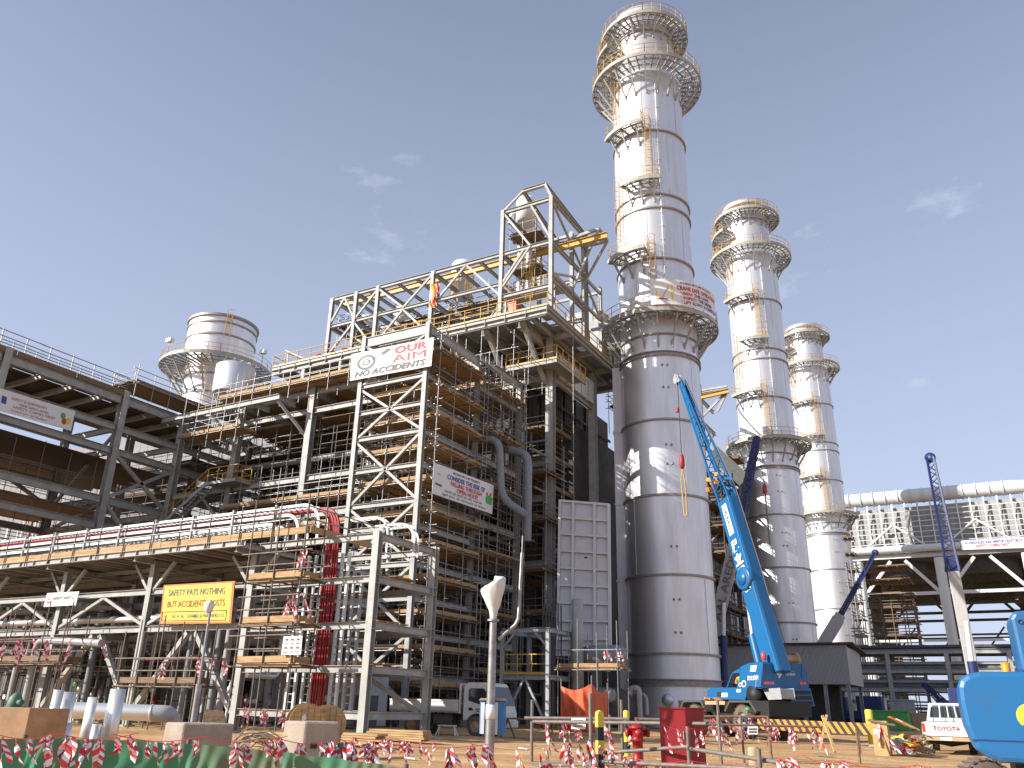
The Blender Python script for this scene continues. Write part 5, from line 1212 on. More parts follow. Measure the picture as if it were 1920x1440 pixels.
mb = MB(); obox(mb, -1.9, .5, .75, 6.0, 1.75, 1.45); obox(mb, -2.0, -.1, 1.05, -1.2, 2.4, 1.75); obox(mb, 5.4, -.1, 1.3, 6.1, 2.4, 1.75); ob('carrier', mb, 'black', cr_)
mb = MB()
for c in (0, 4.3):
    pf = [(-1.25, 1.2), (-.8, 1.66), (.8, 1.66), (1.25, 1.2), (1.33, 1.28), (.85, 1.76), (-.85, 1.76), (-1.33, 1.28)]
    for b in (-.35, 1.95): mb.prism(pf, W0 + CFd * c + CRt * b, CFd, Z, CRt * .62)
ob('fender', mb, 'dark_steel', cr_)
mb = MB(); obox(mb, 1.3, -.3, 1.55, 3.1, 2.4, 1.72); ob('deck_plate', mb, 'tan', cr_)
mb = MB()
for k in range(14): q = W0 + CFd * rn4.uniform(2.2, 3.4) + CRt * rn4.uniform(-.1, .6) + Z * 1.78; mb.tube(q, q + V((rn4.uniform(-.5, .5), rn4.uniform(-.5, .5), .08)), .05, 5)
ob('chain_heap', mb, 'orange', cr_)
LP = W0 + CRt * .1
side = [onp(LP, CRt, x, y) for x, y in ((1429, 1243), (1405, 1245), (1389, 1252), (1387, 1275), (1382, 1291), (1333, 1291), (1327, 1296), (1327, 1309), (1396, 1310), (1403, 1290), (1428, 1289))]
mb = MB(); k = len(side); dp = CRt * 2.35
mb.add(side + [p + dp for p in side], [tuple(range(k)), tuple(range(2 * k - 1, k - 1, -1))] + [(i, (i + 1) % k, k + (i + 1) % k, k + i) for i in range(k)])
ob('superstructure', mb, 'crane_blue', cr_, bevel=.05)
LPf = LP - CRt * .012
def side_patch(name, pts, m_, off=.0, root=cr_): mb = MB(); mb.add([onp(LPf - CRt * off, CRt, x, y) for x, y in pts], [tuple(range(len(pts)))]); return ob(name, mb, m_, root)
cbx = MB()
top = [onp(LP, CRt, x, y) for x, y in ((1389, 1252), (1373, 1260.5), (1372, 1262.5), (1388.5, 1261.5))]
cbx.add(top + [p + CRt * 1.1 for p in top], [(0, 1, 2, 3), (7, 6, 5, 4)] + [(i, (i + 1) % 4, 4 + (i + 1) % 4, 4 + i) for i in range(4)])
for o_ in (0, 1.05): cbx.bar(onp(LP, CRt, 1373, 1262) + CRt * (o_ + .03), onp(LP, CRt, 1362, 1291) + CRt * (o_ + .03), .06)
cbo = ob('cab', cbx, 'crane_blue', cr_)
cbx = MB(); P = [onp(LP, CRt, x, y) + CRt * 1.1 for x, y in ((1389, 1261), (1372, 1262), (1361, 1291), (1384, 1291))]; cbx.add(P, [(0, 1, 2, 3)]); ob('far_window', cbx, 'glass', cbo)
cbx = MB(); q = onp(LP, CRt, 1384, 1284) + CRt * .5; cbx.bar(q - Z * .2, q + Z * .55 - CFd * .15, .4, .1, up=CFd); ob('seat', cbx, 'black', cbo)
side_patch('grille', [(1344, 1297), (1352, 1297), (1352, 1306), (1344, 1306)], 'ink_black'); side_patch('label_plate', [(1353, 1299), (1364, 1299), (1364, 1307), (1353, 1307)], 'sign_paper')
side_patch('label_plate', [(1408, 1248), (1419, 1247), (1417, 1259), (1406, 1259)], 'sign_paper'); side_patch('label_plate', [(1381, 1292), (1389, 1292), (1389, 1298), (1381, 1298)], 'sign_paper')
for cx, cy, r in ((1387.5, 1284, 3.4), (1394.5, 1282, 5.5)): side_patch('round_sticker', [(cx + r * .8 * cos(a), cy + r * 1.2 * sin(a)) for a in (2 * pi * i / 16 for i in range(16))], 'sign_paper'); side_patch('round_sticker', [(cx + r * .5 * cos(a), cy + r * .75 * sin(a)) for a in (2 * pi * i / 16 for i in range(16))], 'ink_blue', .01)
qs = [onp(LPf, CRt, x, y) for x, y in ((1402, 1276), (1423, 1275), (1423, 1266), (1402, 1267))]
letters('\u8db3\u7acb\u91cd\u6a5f', (0, 0, 1, 1), quadmap(*qs), 'banner', cr_, .03)
E0 = onp(LP, CRt, 1429, 1270)
RP = E0 - CFd * .02
def rear(x, y, off=0.): return onp(RP - CFd * off, CFd, x, y)
mb = MB(); back = [rear(x, y) for x, y in ((1430, 1243), (1504, 1246), (1512, 1262), (1516, 1290), (1428, 1289))]
mb.add(back + [p + CFd * .5 for p in back], [tuple(range(5)), tuple(range(9, 4, -1))] + [(i, (i + 1) % 5, 5 + (i + 1) % 5, 5 + i) for i in range(5)]); ob('counterweight', mb, 'crane_blue', cr_, bevel=.04)
def rear_patch(name, pts, m_, off=.015, root=cr_): mb = MB(); mb.add([rear(x, y, off) for x, y in pts], [tuple(range(len(pts)))]); return ob(name, mb, m_, root)
rear_patch('label_plate', [(1472, 1247), (1487, 1247), (1488, 1260), (1473, 1260)], 'tan')
for xa2, xb3 in ((1430.5, 1452), (1498, 1512)):
    rear_patch('warning_label', [(xa2, 1277), (xb3, 1277.5), (xb3, 1284.5), (xa2, 1284)], 'ink_red')
    letters('\u65cb\u56de\u6ce8\u610f' if xb3 < 1470 else '\u7acb\u5165', (.06, .15, .94, .85), quadmap(rear(xa2, 1284, .02), rear(xb3, 1284.5, .02), rear(xb3, 1277.5, .02), rear(xa2, 1277, .02)), 'banner', cr_)
rear_patch('emblem', [(1456, 1262), (1467, 1262), (1466, 1266), (1464, 1266), (1463, 1271), (1459, 1271), (1460, 1266), (1457, 1266)], 'sign_paper')
letters('TADANO', (0, 0, 1, 1), quadmap(rear(1471, 1266.5, .01), rear(1490, 1267, .01), rear(1490, 1262, .01), rear(1471, 1261.5, .01)), 'sign_paper', cr_, .03)
mb = MB(); back = [rear(x, y, .45) for x, y in ((1484, 1292), (1519, 1292), (1527, 1323), (1486, 1325))]
mb.add(back + [p + CFd * 1.1 for p in back], [(0, 1, 2, 3), (7, 6, 5, 4)] + [(i, (i + 1) % 4, 4 + (i + 1) % 4, 4 + i) for i in range(4)]); eg = ob('engine_hood', mb, 'crane_blue', cr_, bevel=.03)
for y in (1295, 1305, 1315): rear_patch('louvre', [(1488, y), (1519 + (y - 1295) * .25, y), (1520 + (y - 1295) * .25, y + 7), (1488.3, y + 7)], 'black', .47, eg)
mb = MB(); a = onp(LP + CRt * .3, CRt, 1430, 1292); b = onp(LP + CRt * .3, CRt, 1476, 1311)
P = [onp(LP + CRt * .3, CRt, x, y) for x, y in ((1431, 1293), (1462, 1291), (1465, 1310), (1441, 1311))]; mb.add(P + [p + CRt * .8 for p in P], [(0, 1, 2, 3), (7, 6, 5, 4)] + [(i, (i + 1) % 4, 4 + (i + 1) % 4, 4 + i) for i in range(4)]); ob('battery_box', mb, 'steel_grey', cr_, bevel=.03)
mb = MB(); c = onp(LP + CRt * .35, CRt, 1420, 1303); mb.lathe(c, [(0, -.4), (.42, -.36), (.42, .36), (0, .4)], 20, axis=CRt); mb.lathe(c + Z * .3, [(.25, 0), (.25, .35), (0, .36)], 14); ob('air_filter', mb, 'black', cr_)
# boom
CP = W0 + CRt * 1.2
bo = lambda x, y: onp(CP, CRt, x, y)
b0, b1, b2 = bo(1452, 1235), bo(1366, 938), bo(1277, 716)
bd = (b1 - b0).normalized(); bu = CRt.cross(bd)
mb = MB(); w0, h0 = .82, 1.15
mb.prof(b0 - bd * .8, b1, [(-.42, -.5), (-.28, -.62), (.28, -.62), (.42, -.5), (.42, .5), (.28, .56), (-.28, .56), (-.42, .5)], up=Z); bm_ = ob('boom', mb, 'crane_blue', cr_, bevel=.03)
def boomface(t, s):   # t along boom 0..1, s across the visible left side
    return b0.lerp(b1, t) - CRt * .435 + CRt.cross(bd).normalized() * (-s)
fq = lambda t0, t1, s0, s1: quadmap(boomface(t0, s0), boomface(t0, s1), boomface(t1, s1), boomface(t1, s0))
up_side = bu if bu.z > 0 else -bu
for i, ch in enumerate('\u8db3\u7acb\u91cd\u6a5f'):
    t = .68 - .085 * i; c = b0.lerp(b1, t) - CRt * .435; hh = .34
    letters(ch, (0, 0, 1, 1), quadmap(c - bd * hh + up_side * hh, c - bd * hh - up_side * hh, c + bd * hh - up_side * hh, c + bd * hh + up_side * hh) if False else quadmap(c - bd * hh + up_side * -hh * 0 - bd * 0 + (bd.cross(CRt)) * hh, c - bd * hh - (bd.cross(CRt)) * hh, c + bd * hh - (bd.cross(CRt)) * hh, c + bd * hh + (bd.cross(CRt)) * hh), 'banner', bm_, .05)
c = b0.lerp(b1, .86) - CRt * .435; vv = bd.cross(CRt)
mb = MB(); mb.add([c - bd * .95 + vv * .22, c + bd * .95 + vv * .22, c + bd * .95 - vv * .22, c - bd * .95 - vv * .22], [(0, 1, 2, 3)]); ob('name_plate', mb, 'sign_paper', bm_)
letters('TADANO', (.12, .25, .72, .75), (lambda o: (lambda u, v, h=0: o + bd * (.95 - 1.9 * u) + vv * (-.22 + .44 * (1 - v)) * -1 - CRt * .012))(c), 'ink_black', bm_, .02)
mb = MB(); c = b0.lerp(b1, .47) - CRt * .42; mb.lathe(c, [(.62, .1), (.62, -.12), (.55, -.16), (0, -.17)], 26, axis=CRt); mb.lathe(c, [(.36, -.15), (.34, -.24), (0, -.25)], 20, axis=CRt); ob('hose_reel', mb, 'crane_blue', bm_)
mb = MB()
for s in (-1, 1):
    o = CRt * .32 * s
    mb.bar(b1 + o - up_side * .45 - bd * .3, b2 + o * .45 - up_side * .05, .09, .12); mb.bar(b1 + o + up_side * .5 - bd * .3, b2 + o * .45 + up_side * .22, .09, .1)
    for i in range(12):
        t = i / 12; p = (b1 + o - up_side * .45).lerp(b2 + o * .45 - up_side * .05, t); q = (b1 + o + up_side * .5).lerp(b2 + o * .45 + up_side * .22, t + (.05 if i % 2 else 0)); mb.bar(p, q, .05)
    t0_, t1_ = .45, .98
    P = [(b1 + o - up_side * .45).lerp(b2 + o * .45 - up_side * .05, t0_), (b1 + o - up_side * .45).lerp(b2 + o * .45 - up_side * .05, t1_), (b1 + o + up_side * .1).lerp(b2 + o * .45 + up_side * .2, t1_), (b1 + o - up_side * .05).lerp(b2 + o * .45 + up_side * .1, t0_)]
    mb.add(P + [p + CRt * .03 for p in P], [(0, 1, 2, 3), (7, 6, 5, 4)] + [(i, (i + 1) % 4, 4 + (i + 1) % 4, 4 + i) for i in range(4)])
for i in range(9):
    t = i / 9; mb.bar((b1 - CRt * .32 - up_side * .45).lerp(b2 - CRt * .14 - up_side * .05, t), (b1 + CRt * .32 - up_side * .45).lerp(b2 + CRt * .14 - up_side * .05, t), .06)
ob('jib', mb, 'crane_blue', cr_)
mb = MB(); hd = bo(1270, 712)
for s in (-.12, .12): mb.lathe(hd + CRt * s, [(0, -.03), (.3, -.03), (.34, 0), (.3, .03), (0, .03)], 18, axis=CRt)
mb.bar(b2, bo(1268, 703), .3, .2); ob('jib_sheave', mb, 'steel_grey', cr_)
mb = MB(); q = b1 + bd * .35
for k in range(18):
    a = q + CRt * rn4.uniform(-.45, .45) + up_side * rn4.uniform(-.6, .6) + bd * rn4.uniform(-.3, 1.0); mb.bar(a, a + CRt * rn4.uniform(-.4, .4) + bd * rn4.uniform(-.5, .5) + up_side * rn4.uniform(-.3, .3), rn4.uniform(.06, .16))
ob('boom_head', mb, 'crane_blue', cr_)
mb = MB(); q = bo(1338, 903)
for k in range(9): a = q + CRt * rn4.uniform(-.5, .3) + up_side * rn4.uniform(-.4, .4) + bd * rn4.uniform(-.4, .3); mb.bar(a, a + CRt * rn4.uniform(-.3, .3) + bd * rn4.uniform(-.4, .4) + up_side * rn4.uniform(-.4, .4), rn4.uniform(.12, .28))
ob('jib_bracket', mb, 'orange', cr_)
mb = MB(); c1, c2, c3 = bo(1404, 1138), bo(1411, 1190), bo(1424, 1243); mb.tube(c1, c2, .13, 14); ob('cylinder_rod', mb, 'alu_bright', cr_); mb = MB(); mb.tube(c2, c3, .24, 16); ob('lift_cylinder', mb, 'crane_blue', cr_)
mb = MB(); w_ = rear(1478, 1236, -.6); mb.lathe(w_, [(0, -.5), (.34, -.5), (.34, -.42), (.2, -.4), (.2, .4), (.34, .42), (.34, .5), (0, .5)], 18, axis=CRt); mb.bar(w_ + V((-.5, 0, -.3)), w_ + V((.6, 0, -.3)), .5, .2); ob('winch', mb, 'tan', cr_)
mb = MB(); q = onp(LP + CRt * .4, CRt, 1432, 1232); mb.lathe(q - Z * .15, [(.11, 0), (.13, .1), (.12, .3), (.06, .38), (0, .4)], 14); ob('beacon', mb, 'lamp_red', cr_)
mb = MB(); 
for s in (-.1, .1): mb.path([w_ + CRt * s, b0.lerp(b1, .5) + up_side * 1.0, b1 + up_side * .9 + bd * .4, b2 + up_side * .35, hd + CRt * s], .018, 5)
ob('hoist_rope', mb, 'cable', cr_)
mb = MB(); obox(mb, -1.75, -2.4, .95, -1.45, 5.6, 1.0)
o0 = gp(1424, 1354, 43.2); o1 = gp(1643, 1362, 41.0); o0.z = .72; o1.z = .66
ob_ = MB(); ob_.bar(o0, o1, .36, .46)
og = ob('outrigger_beam', ob_, 'orange', cr_)
dv = (o1 - o0); L_ = dv.length; dv.normalize(); nn = dv.cross(Z); nn = nn if nn.dot(CAM - o0) > 0 else -nn
st_ = MB(); n = 16
for k in range(n):
    a = o0 + dv * (L_ * k / n); w2 = dv * (L_ / n * .5); sl = dv * -.3
    st_.add([a + nn * .184 - Z * .23 , a + w2 + nn * .184 - Z * .23, a + w2 + nn * .184 + Z * .23 + sl, a + nn * .184 + Z * .23 + sl], [(0, 1, 2, 3)])
ob('hazard_stripes', st_, 'black', og)
mb = MB(); mb.tube(o1 + Z * .35, (o1.x, o1.y, .05), .11, 12); mb.box(o1.x - .35, o1.y - .35, -.02, o1.x + .35, o1.y + .35, .06); ob('jack_leg', mb, 'steel_grey', og)
# its load hook
hk = thing('hook_block', 'red hook block with long yellow slings hanging before the nearest stack', 'hook block', tuple(hd))
hz_ = lambda py: onp(CP, CRt, 1274, py).z
mb = MB(); mb.tube(hd - Z * .2, (hd.x, hd.y, hz_(853)), .025, 6); ob('rope', mb, 'cable_black', hk)
mb = MB(); mb.lathe((hd.x, hd.y, hz_(882)), [(0, 0), (.08, .02), (.17, .2), (.17, .7), (.12, .9), (.04, 1.0)], 16); ob('block', mb, 'red_cab', hk)
mb = MB()
for s in (-1, 1): mb.path([(hd.x, hd.y, hz_(882)), (hd.x + .12 * s, hd.y, hz_(905)), (hd.x + .1 * s + .06, hd.y, hz_(968)), (hd.x + .06, hd.y, hz_(972))], .045, 6)
ob('sling', mb, 'wood_reel', hk)
mb = MB(); mb.tube((hd.x - .1, hd.y, hz_(772)), (hd.x - .1, hd.y, hz_(764)), .12, 10); ob('limit_weight', mb, 'red_cab', hk)

# ------------------------------------------------------------------ other cranes
def lattice(mb, a, b, w0, w1, n, c=.05, d=.03):
    a = V(a); b = V(b); d_, s, u = perp(b - a, Z)
    P = lambda t, i, j: a.lerp(b, t) + (s * i + u * j) * ((w0 + (w1 - w0) * t) / 2)
    for i in (-1, 1):
        for j in (-1, 1): mb.bar(P(0, i, j), P(1, i, j), c)
    for k in range(n):
        t0_, t1_ = k / n, (k + 1) / n; f_ = 1 if k % 2 else -1
        for (i0, j0), (i1, j1) in (((-1, -1), (1, -1)), ((1, -1), (1, 1)), ((1, 1), (-1, 1)), ((-1, 1), (-1, -1))):
            p, q = ((i0, j0), (i1, j1)) if f_ > 0 else ((i1, j1), (i0, j0)); mb.bar(P(t0_, *p), P(t1_, *q), d)
def crane(label, D, foot, knee, tip, w0, w1, boom_m, lw, cyl=None, hook=None, text=None, carrier=True, solid=False):
    fo = gp(*foot, D); t = thing('mobile_crane', label, 'crane', (fo.x, fo.y, 0))
    kn = gp(*knee, D); tp_ = gp(*tip, D)
    mb = MB(); d_ = (kn - fo).normalized(); mb.bar(fo, kn, w0, w0 * 1.15); mb.bar(fo.lerp(kn, .55), kn + d_ * .5, w0 * .8, w0 * .95); bo_ = ob('boom', mb, boom_m, t, bevel=.04)
    mb = MB(); lattice(mb, kn, tp_, lw, lw * .6, 16, .12, .06)
    if solid: mb.bar(kn, tp_, lw * .5, lw * .5)
    for s in (-1, 1): mb.bar(kn + V((.2 * s, 0, 0)), kn.lerp(tp_, .12), lw * .7, lw * .9)
    ob('jib', mb, 'crane_navy', t)
    mb = MB(); mb.lathe(tp_, [(0, -.1), (.35, -.1), (.35, .1), (0, .1)], 14, axis=(.3, 1, 0)); ob('sheave', mb, 'crane_navy', t)
    if cyl:
        a, m_, b = (gp(*c, D - .8) for c in cyl); mb = MB(); mb.tube(a, m_, .16, 10); ob('cylinder_rod', mb, 'white', t); mb = MB(); mb.tube(m_, b, .28, 12); ob('lift_cylinder', mb, 'crane_navy', t)
    if carrier:
        x, y = fo.x, fo.y; mb = MB(); mb.box(x - 2.2, y - 1.2, .7, x + 5.5, y + 1.3, 1.5); mb.box(x - 1.6, y - 1.1, 1.5, x + 2.0, y + 1.1, 2.9); mb.box(x + 3.0, y - 1.2, 1.5, x + 5.4, y + 1.2, 3.0); ob('carrier', mb, 'crane_navy', t, bevel=.06)
        for dx in (-1.2, 1.0, 3.8): wheel(t, (x + dx, y - 1.1, .55), (0, 1, 0), .55, .4); wheel(t, (x + dx, y + 1.1, .55), (0, 1, 0), .55, .4)
    if hook:
        a, b, c = (gp(*h, D - 1) for h in hook); h_ = thing('hook_block', 'dark red hook on a rope with a thin sling ' + label.split('|')[-1] if '|' in label else 'small dark red hook on a long sling before the middle stack', 'hook block', tuple(b)); mb = MB(); mb.tube(tp_, b + Z * .5, .03, 5); ob('rope', mb, 'cable_black', h_)
        mb = MB(); mb.lathe(b - Z * .5, [(0, 0), (.2, .3), (.18, .8), (.08, 1.0), (0, 1.1)], 12); ob('block', mb, 'red_cab', h_); mb = MB(); mb.tube(b - Z * .5, (b.x, b.y, c.z), .07, 6); ob('sling', mb, 'cable', h_)
    return t, bo_, fo, kn
t, bo_, fo, kn = crane('grey boomed crane with navy lattice jib standing behind the blue crane', 72, (1338, 1190), (1386, 990), (1419, 824), .95, .8, 'steel_grey', .85, ((1357, 1130), (1357, 1192), (1358, 1290)), ((1430, 880), (1434, 918), (1443, 1022)), solid=True)
d_ = (kn - fo).normalized(); nn = (CAM - fo); nn = (nn - d_ * nn.dot(d_)).normalized(); vv = d_.cross(nn)
letters('AAL AREDHI', (0, 0, 1, 1), quadmap(*[fo.lerp(kn, a) + vv * b + nn * .62 for a, b in ((.12, .3), (.80, .3), (.80, -.3), (.12, -.3))]), 'ink_grey', bo_, .01)
crane('white boomed crane with tall navy lattice jib behind the blue machine', 62, (1832, 1300), (1788, 1072), (1744, 858), .62, .5, 'crane_white', .72, ((1812, 1165), (1822, 1240), (1836, 1310)))
crane('low white boomed crane with navy jib by the farthest stack', 98, (1540, 1215), (1572, 1160), (1641, 1036), 1.1, .9, 'crane_white', .5, solid=True)
crane('small far crane with teal boom beneath the dark service rack', 110, (1790, 1345), (1768, 1318), (1735, 1285), .7, .5, 'teal', .9, solid=True)
# ------------------------------------------------------------------ white flatbed truck
ty = oz(0, 890, 1381); TX, TY = ty.x, ty.y
tk = thing('flatbed_truck', 'dusty white flatbed truck parked under the pipe rack end frame', 'truck', (TX, TY + .9, 0))
def tpoly(name, pts, y0, y1, m_, root=tk, bevel=0):
    mb = MB(); mb.prism(pts, (TX, TY + y0, 0), X, Z, Y * (y1 - y0)); return ob(name, mb, m_, root, bevel=bevel)
cab = tpoly('cab', [(-.66, .62), (-.66, 1.95), (-.58, 2.1), (-.4, 2.17), (.42, 2.17), (.58, 2.1), (.98, 1.22), (1.06, .9), (1.06, .42), (.55, .42), (.48, .62), (.35, .8), (.1, .9), (-.15, .88), (-.36, .76), (-.46, .62)], 0, 1.78, 'sack', bevel=.05)
MATS['sack2'] = MATS['sack']
tpoly('side_window', [(-.38, 1.42), (-.38, 1.86), (-.3, 1.93), (.36, 1.93), (.46, 1.86), (.62, 1.42), (.62, 1.22), (.2, 1.28)], -.012, .02, 'glass', cab)
mb = MB(); P = [V((TX + x, TY + y, z)) for x, y, z in ((.63, .1, 2.0), (.63, 1.68, 2.0), (.985, 1.72, 1.25), (.985, .06, 1.25))]; nrm = V((.9, 0, .42)) * .03
mb.add([p + nrm for p in P] + [p - nrm * .2 for p in P], [(0, 1, 2, 3), (0, 4, 5, 1), (2, 6, 7, 3)]); ob('windshield', mb, 'glass', cab)
tpoly('door_handle', [(-.36, 1.03), (-.36, 1.14), (-.2, 1.14), (-.1, 1.03)], -.015, .01, 'black', cab)
for y in (.08, 1.42): mb = MB(); mb.box(TX + 1.04, TY + y, .78, TX + 1.09, TY + y + .28, .98); ob('headlight', mb, 'white', cab)
tpoly('bumper', [(.95, .36), (1.16, .36), (1.16, .66), (.95, .66)], .02, 1.76, 'sack', bevel=.03)
mb = MB(); mb.box(TX + 1.155, TY + .2, .45, TX + 1.17, TY + .45, .58); ob('fog_lamp', mb, 'black', tk)
for y in (-.22, 1.9): mb = MB(); mb.box(TX + .62, TY + y, 1.45, TX + .7, TY + y + .18, 1.8); mb.bar((TX + .6, TY + y + .1, 1.75), (TX + .55, TY + .9 * (y > 0) * 2, 1.95), .03); ob('mirror', mb, 'black', tk)
letters('FUSO TRANSPORT', (0, 0, 1, 1), quadmap(V((TX - .02, TY - .004, .98)), V((TX + .42, TY - .004, .98)), V((TX + .42, TY - .004, 1.12)), V((TX - .02, TY - .004, 1.12))), 'ink_grey', cab, .01) if False else None
mb = MB()
for k in range(8): mb.box(TX + .0 + k * .055, TY - .012, 1.06, TX + .04 + k * .055, TY - .004, 1.12)
for k in range(6): mb.box(TX + .04 + k * .055, TY - .012, .98, TX + .08 + k * .055, TY - .004, 1.03)
ob('worn_lettering', mb, 'ink_grey', cab)
bed = tpoly('bed', [(-4.6, .92), (-.86, .92), (-.86, 1.0), (-4.6, 1.0)], 0, 1.9, 'steel_grey')
for y in (0, 1.86): tpoly('side_board', [(-4.6, .98), (-.9, .98), (-.9, 1.42), (-4.6, 1.42)], y, y + .05, 'sack', bed, .012); tpoly('top_rail', [(-4.62, 1.38), (-.88, 1.38), (-.88, 1.45), (-4.62, 1.45)], y - .025, y + .075, 'sack', bed)
tpoly('tail_board', [(-4.65, .98), (-4.6, .98), (-4.6, 1.42), (-4.65, 1.42)], .05, 1.86, 'sack', bed)
mb = MB()
for y in (.03, 1.87): mb.bar((TX - .82, TY + y, .9), (TX - .82, TY + y, 2.12), .07)
for z in (1.3, 1.7, 2.1): mb.bar((TX - .82, TY, z), (TX - .82, TY + 1.9, z), .05)
ob('headboard', mb, 'sack', tk)
tpoly('chassis', [(-4.5, .62), (.3, .62), (.3, .86), (-4.5, .86)], .5, 1.3, 'black'); tpoly('fuel_tank', [(-2.3, .42), (-1.3, .42), (-1.3, .85), (-2.3, .85)], .15, .55, 'dark_steel', bevel=.05)
mb = MB(); rn5 = random.Random(3)
for k in range(16): x = TX + rn5.uniform(-4.2, -1.2); s = rn5.uniform(.1, .26); mb.box(x, TY + rn5.uniform(.2, 1.4), 1.0, x + s * 1.6, TY + 1.6, 1.25 + s)
tag(ob('bed_load', mb, 'plank_old'), 'loose scrap load lying in the bed of the white truck', 'load')
for x, y in ((0, .14), (0, 1.62), (-3.35, .16), (-3.35, 1.6)): wheel(tk, (TX + x, TY + y, .4), (0, 1, 0), .4, .24 if x == 0 else .36, 'wheel', 'dusty_tyre', 'tan')

# ------------------------------------------------------------------ white pickup seen from behind
pz = -.03
pp = gp(1781, 1395, 37.0); PXc, PYc = pp.x, pp.y
pk = thing('pickup_truck', 'white pickup parked with its tailgate towards the viewer', 'pickup', (PXc, PYc, pz))
def pb(name, pts, y0, y1, m_, root=pk, bevel=0.02, smooth=False): mb = MB(); mb.prism(pts, (PXc, PYc + y0, pz), X, Z, Y * (y1 - y0)); return ob(name, mb, m_, root, bevel=bevel)
body = pb('body', [(-.86, .55), (-.88, .75), (-.86, 1.06), (.86, 1.06), (.88, .75), (.86, .55)], .02, 4.9, 'pick_white', bevel=.05)
pb('tailgate', [(-.74, .58), (-.75, 1.08), (.75, 1.08), (.74, .58)], -.03, .05, 'pick_white', bevel=.02)
pb('bed_rim', [(-.8, 1.06), (-.8, 1.1), (.8, 1.1), (.8, 1.06)], -.02, .03, 'black', bevel=0)
cabp = pb('cab', [(-.8, 1.05), (-.64, 1.7), (-.55, 1.76), (.55, 1.76), (.64, 1.7), (.8, 1.05)], 1.75, 3.4, 'pick_white', bevel=.06)
pb('rear_window', [(-.66, 1.24), (-.56, 1.62), (.56, 1.62), (.66, 1.24)], 1.70, 1.76, 'glass', cabp, 0)
mb = MB()
for x in (-.7, -.27, 0.02, .31, .7): mb.bar((PXc + x * (1.05), PYc + 1.55, pz + 1.05), (PXc + x * .86, PYc + 1.62, pz + 1.74), .035)
mb.bar((PXc - .6, PYc + 1.62, pz + 1.74), (PXc + .6, PYc + 1.62, pz + 1.74), .04); ob('guard_bars', mb, 'pick_white', pk)
for s in (-1, 1): pb('tail_light', [(s * .76, .72), (s * .86, .72), (s * .86, 1.02), (s * .76, 1.02)] if s > 0 else [(-.86, .72), (-.76, .72), (-.76, 1.02), (-.86, 1.02)], -.015, .05, 'lamp_red', bevel=0)
pb('bumper', [(-.8, .42), (-.84, .56), (.84, .56), (.8, .42)], -.16, .06, 'tan', bevel=.02); pb('number_plate', [(-.28, .44), (-.28, .55), (.12, .55), (.12, .44)], -.18, -.16, 'sign_paper', bevel=0)
letters('TOYOTA', (0, 0, 1, 1), (lambda u, v, h=0: V((PXc - .5 + .92 * u, PYc - .035 - h, pz + .78 + .15 * v))), 'red_cab', pk, .01)
for x, y in ((-.72, .95), (.72, .95), (-.72, 3.95), (.72, 3.95)): wheel(pk, (PXc + x, PYc + y, pz + .36), (1, 0, 0), .37, .26)
mb = MB(); mb.box(PXc - .6, PYc + .3, pz + .35, PXc + .6, PYc + 4.4, pz + .56); mb.lathe((PXc, PYc + .95, pz + .36), [(.05, -.6), (.16, 0), (.05, .6)], 10, axis=(1, 0, 0)); ob('underbody', mb, 'black', pk)

# ------------------------------------------------------------------ big blue machine at right
md = 14.2; c0 = gp(1800, 1346, md); vx = V((cos(CAZ - radians(26.5)), sin(CAZ - radians(26.5)), 0)); vy = V((-vx.y, vx.x, 0)); vx = V((vx.x, vx.y, 0))
mm = thing('blue_machine', 'rounded bright blue rear counterweight of a big machine with yellow tick emblem', 'machine', tuple(c0 + vx * 1.5 - Z * c0.z))
ppm = 1645 / md
o = V((c0.x, c0.y, 0)); zz = lambda y: 1.25 - (y - 1346) / ppm * .96
pf = [(.03, zz(1320)), (.04, zz(1297)), (.08, zz(1285)), (.19, zz(1276)), (.35, zz(1272)), (3.2, zz(1270)), (3.2, zz(1417)), (.42, zz(1417)), (.28, zz(1411)), (.14, zz(1398)), (.10, zz(1384)), (.05, zz(1362))]
mb = MB(); mb.prism(pf, o, vx, Z, vy * 1.5); cw = ob('counterweight', mb, 'crane_blue', mm, bevel=.07)
mb = MB(); mb.prism([(.12, zz(1384)), (3.0, zz(1384)), (3.0, zz(1381.5)), (.115, zz(1381.5))], o - vy * .004, vx, Z, vy * .02); ob('seam', mb, 'crane_navy', cw)
mb = MB()
lc = V((o.x, o.y, 0)) + vx * .872 + Z * zz(1343) - vy * .012
def circ(a): return (cos(a) * .165, sin(a) * .165)
mb.add([lc + vx * x + Z * z for x, z in [circ(radians(a)) for a in range(62, 236, 8)] + [(-.07, -.06), (-.03, .03), (-.02, -.07)]], [tuple(range(22 + 3))])
mb.add([lc + vx * x + Z * z for x, z in [circ(radians(a)) for a in range(-98, 36, 8)]], [tuple(range(17))]); ob('tick_emblem', mb, 'sign_yellow', cw)
pf2 = [(.90, zz(1272)), (.88, zz(1180)), (.94, zz(1169)), (2.8, zz(1160)), (2.8, zz(1270))]
mb = MB(); mb.prism(pf2, o + vy * .2, vx, Z, vy * 1.0); hd2 = ob('engine_hood', mb, 'crane_blue', mm, bevel=.09)
mb = MB(); mb.lathe(o + vx * 1.0 + vy * .18 + Z * zz(1188), [(.03, 0), (.03, -.02), (0, -.03)], 12, axis=-vy); ob('bolt', mb, 'black', hd2)
mb = MB(); mb.box(o.x - .0, o.y + .8, zz(1275), o.x + .12, o.y + .95, zz(1255)); mb2 = MB(); mb2.lathe(o + vx * .75 + vy * .9 + Z * zz(1272), [(.06, 0), (.06, .16), (0, .18)], 10); ob('amber_beacon', mb2, 'orange', mm)
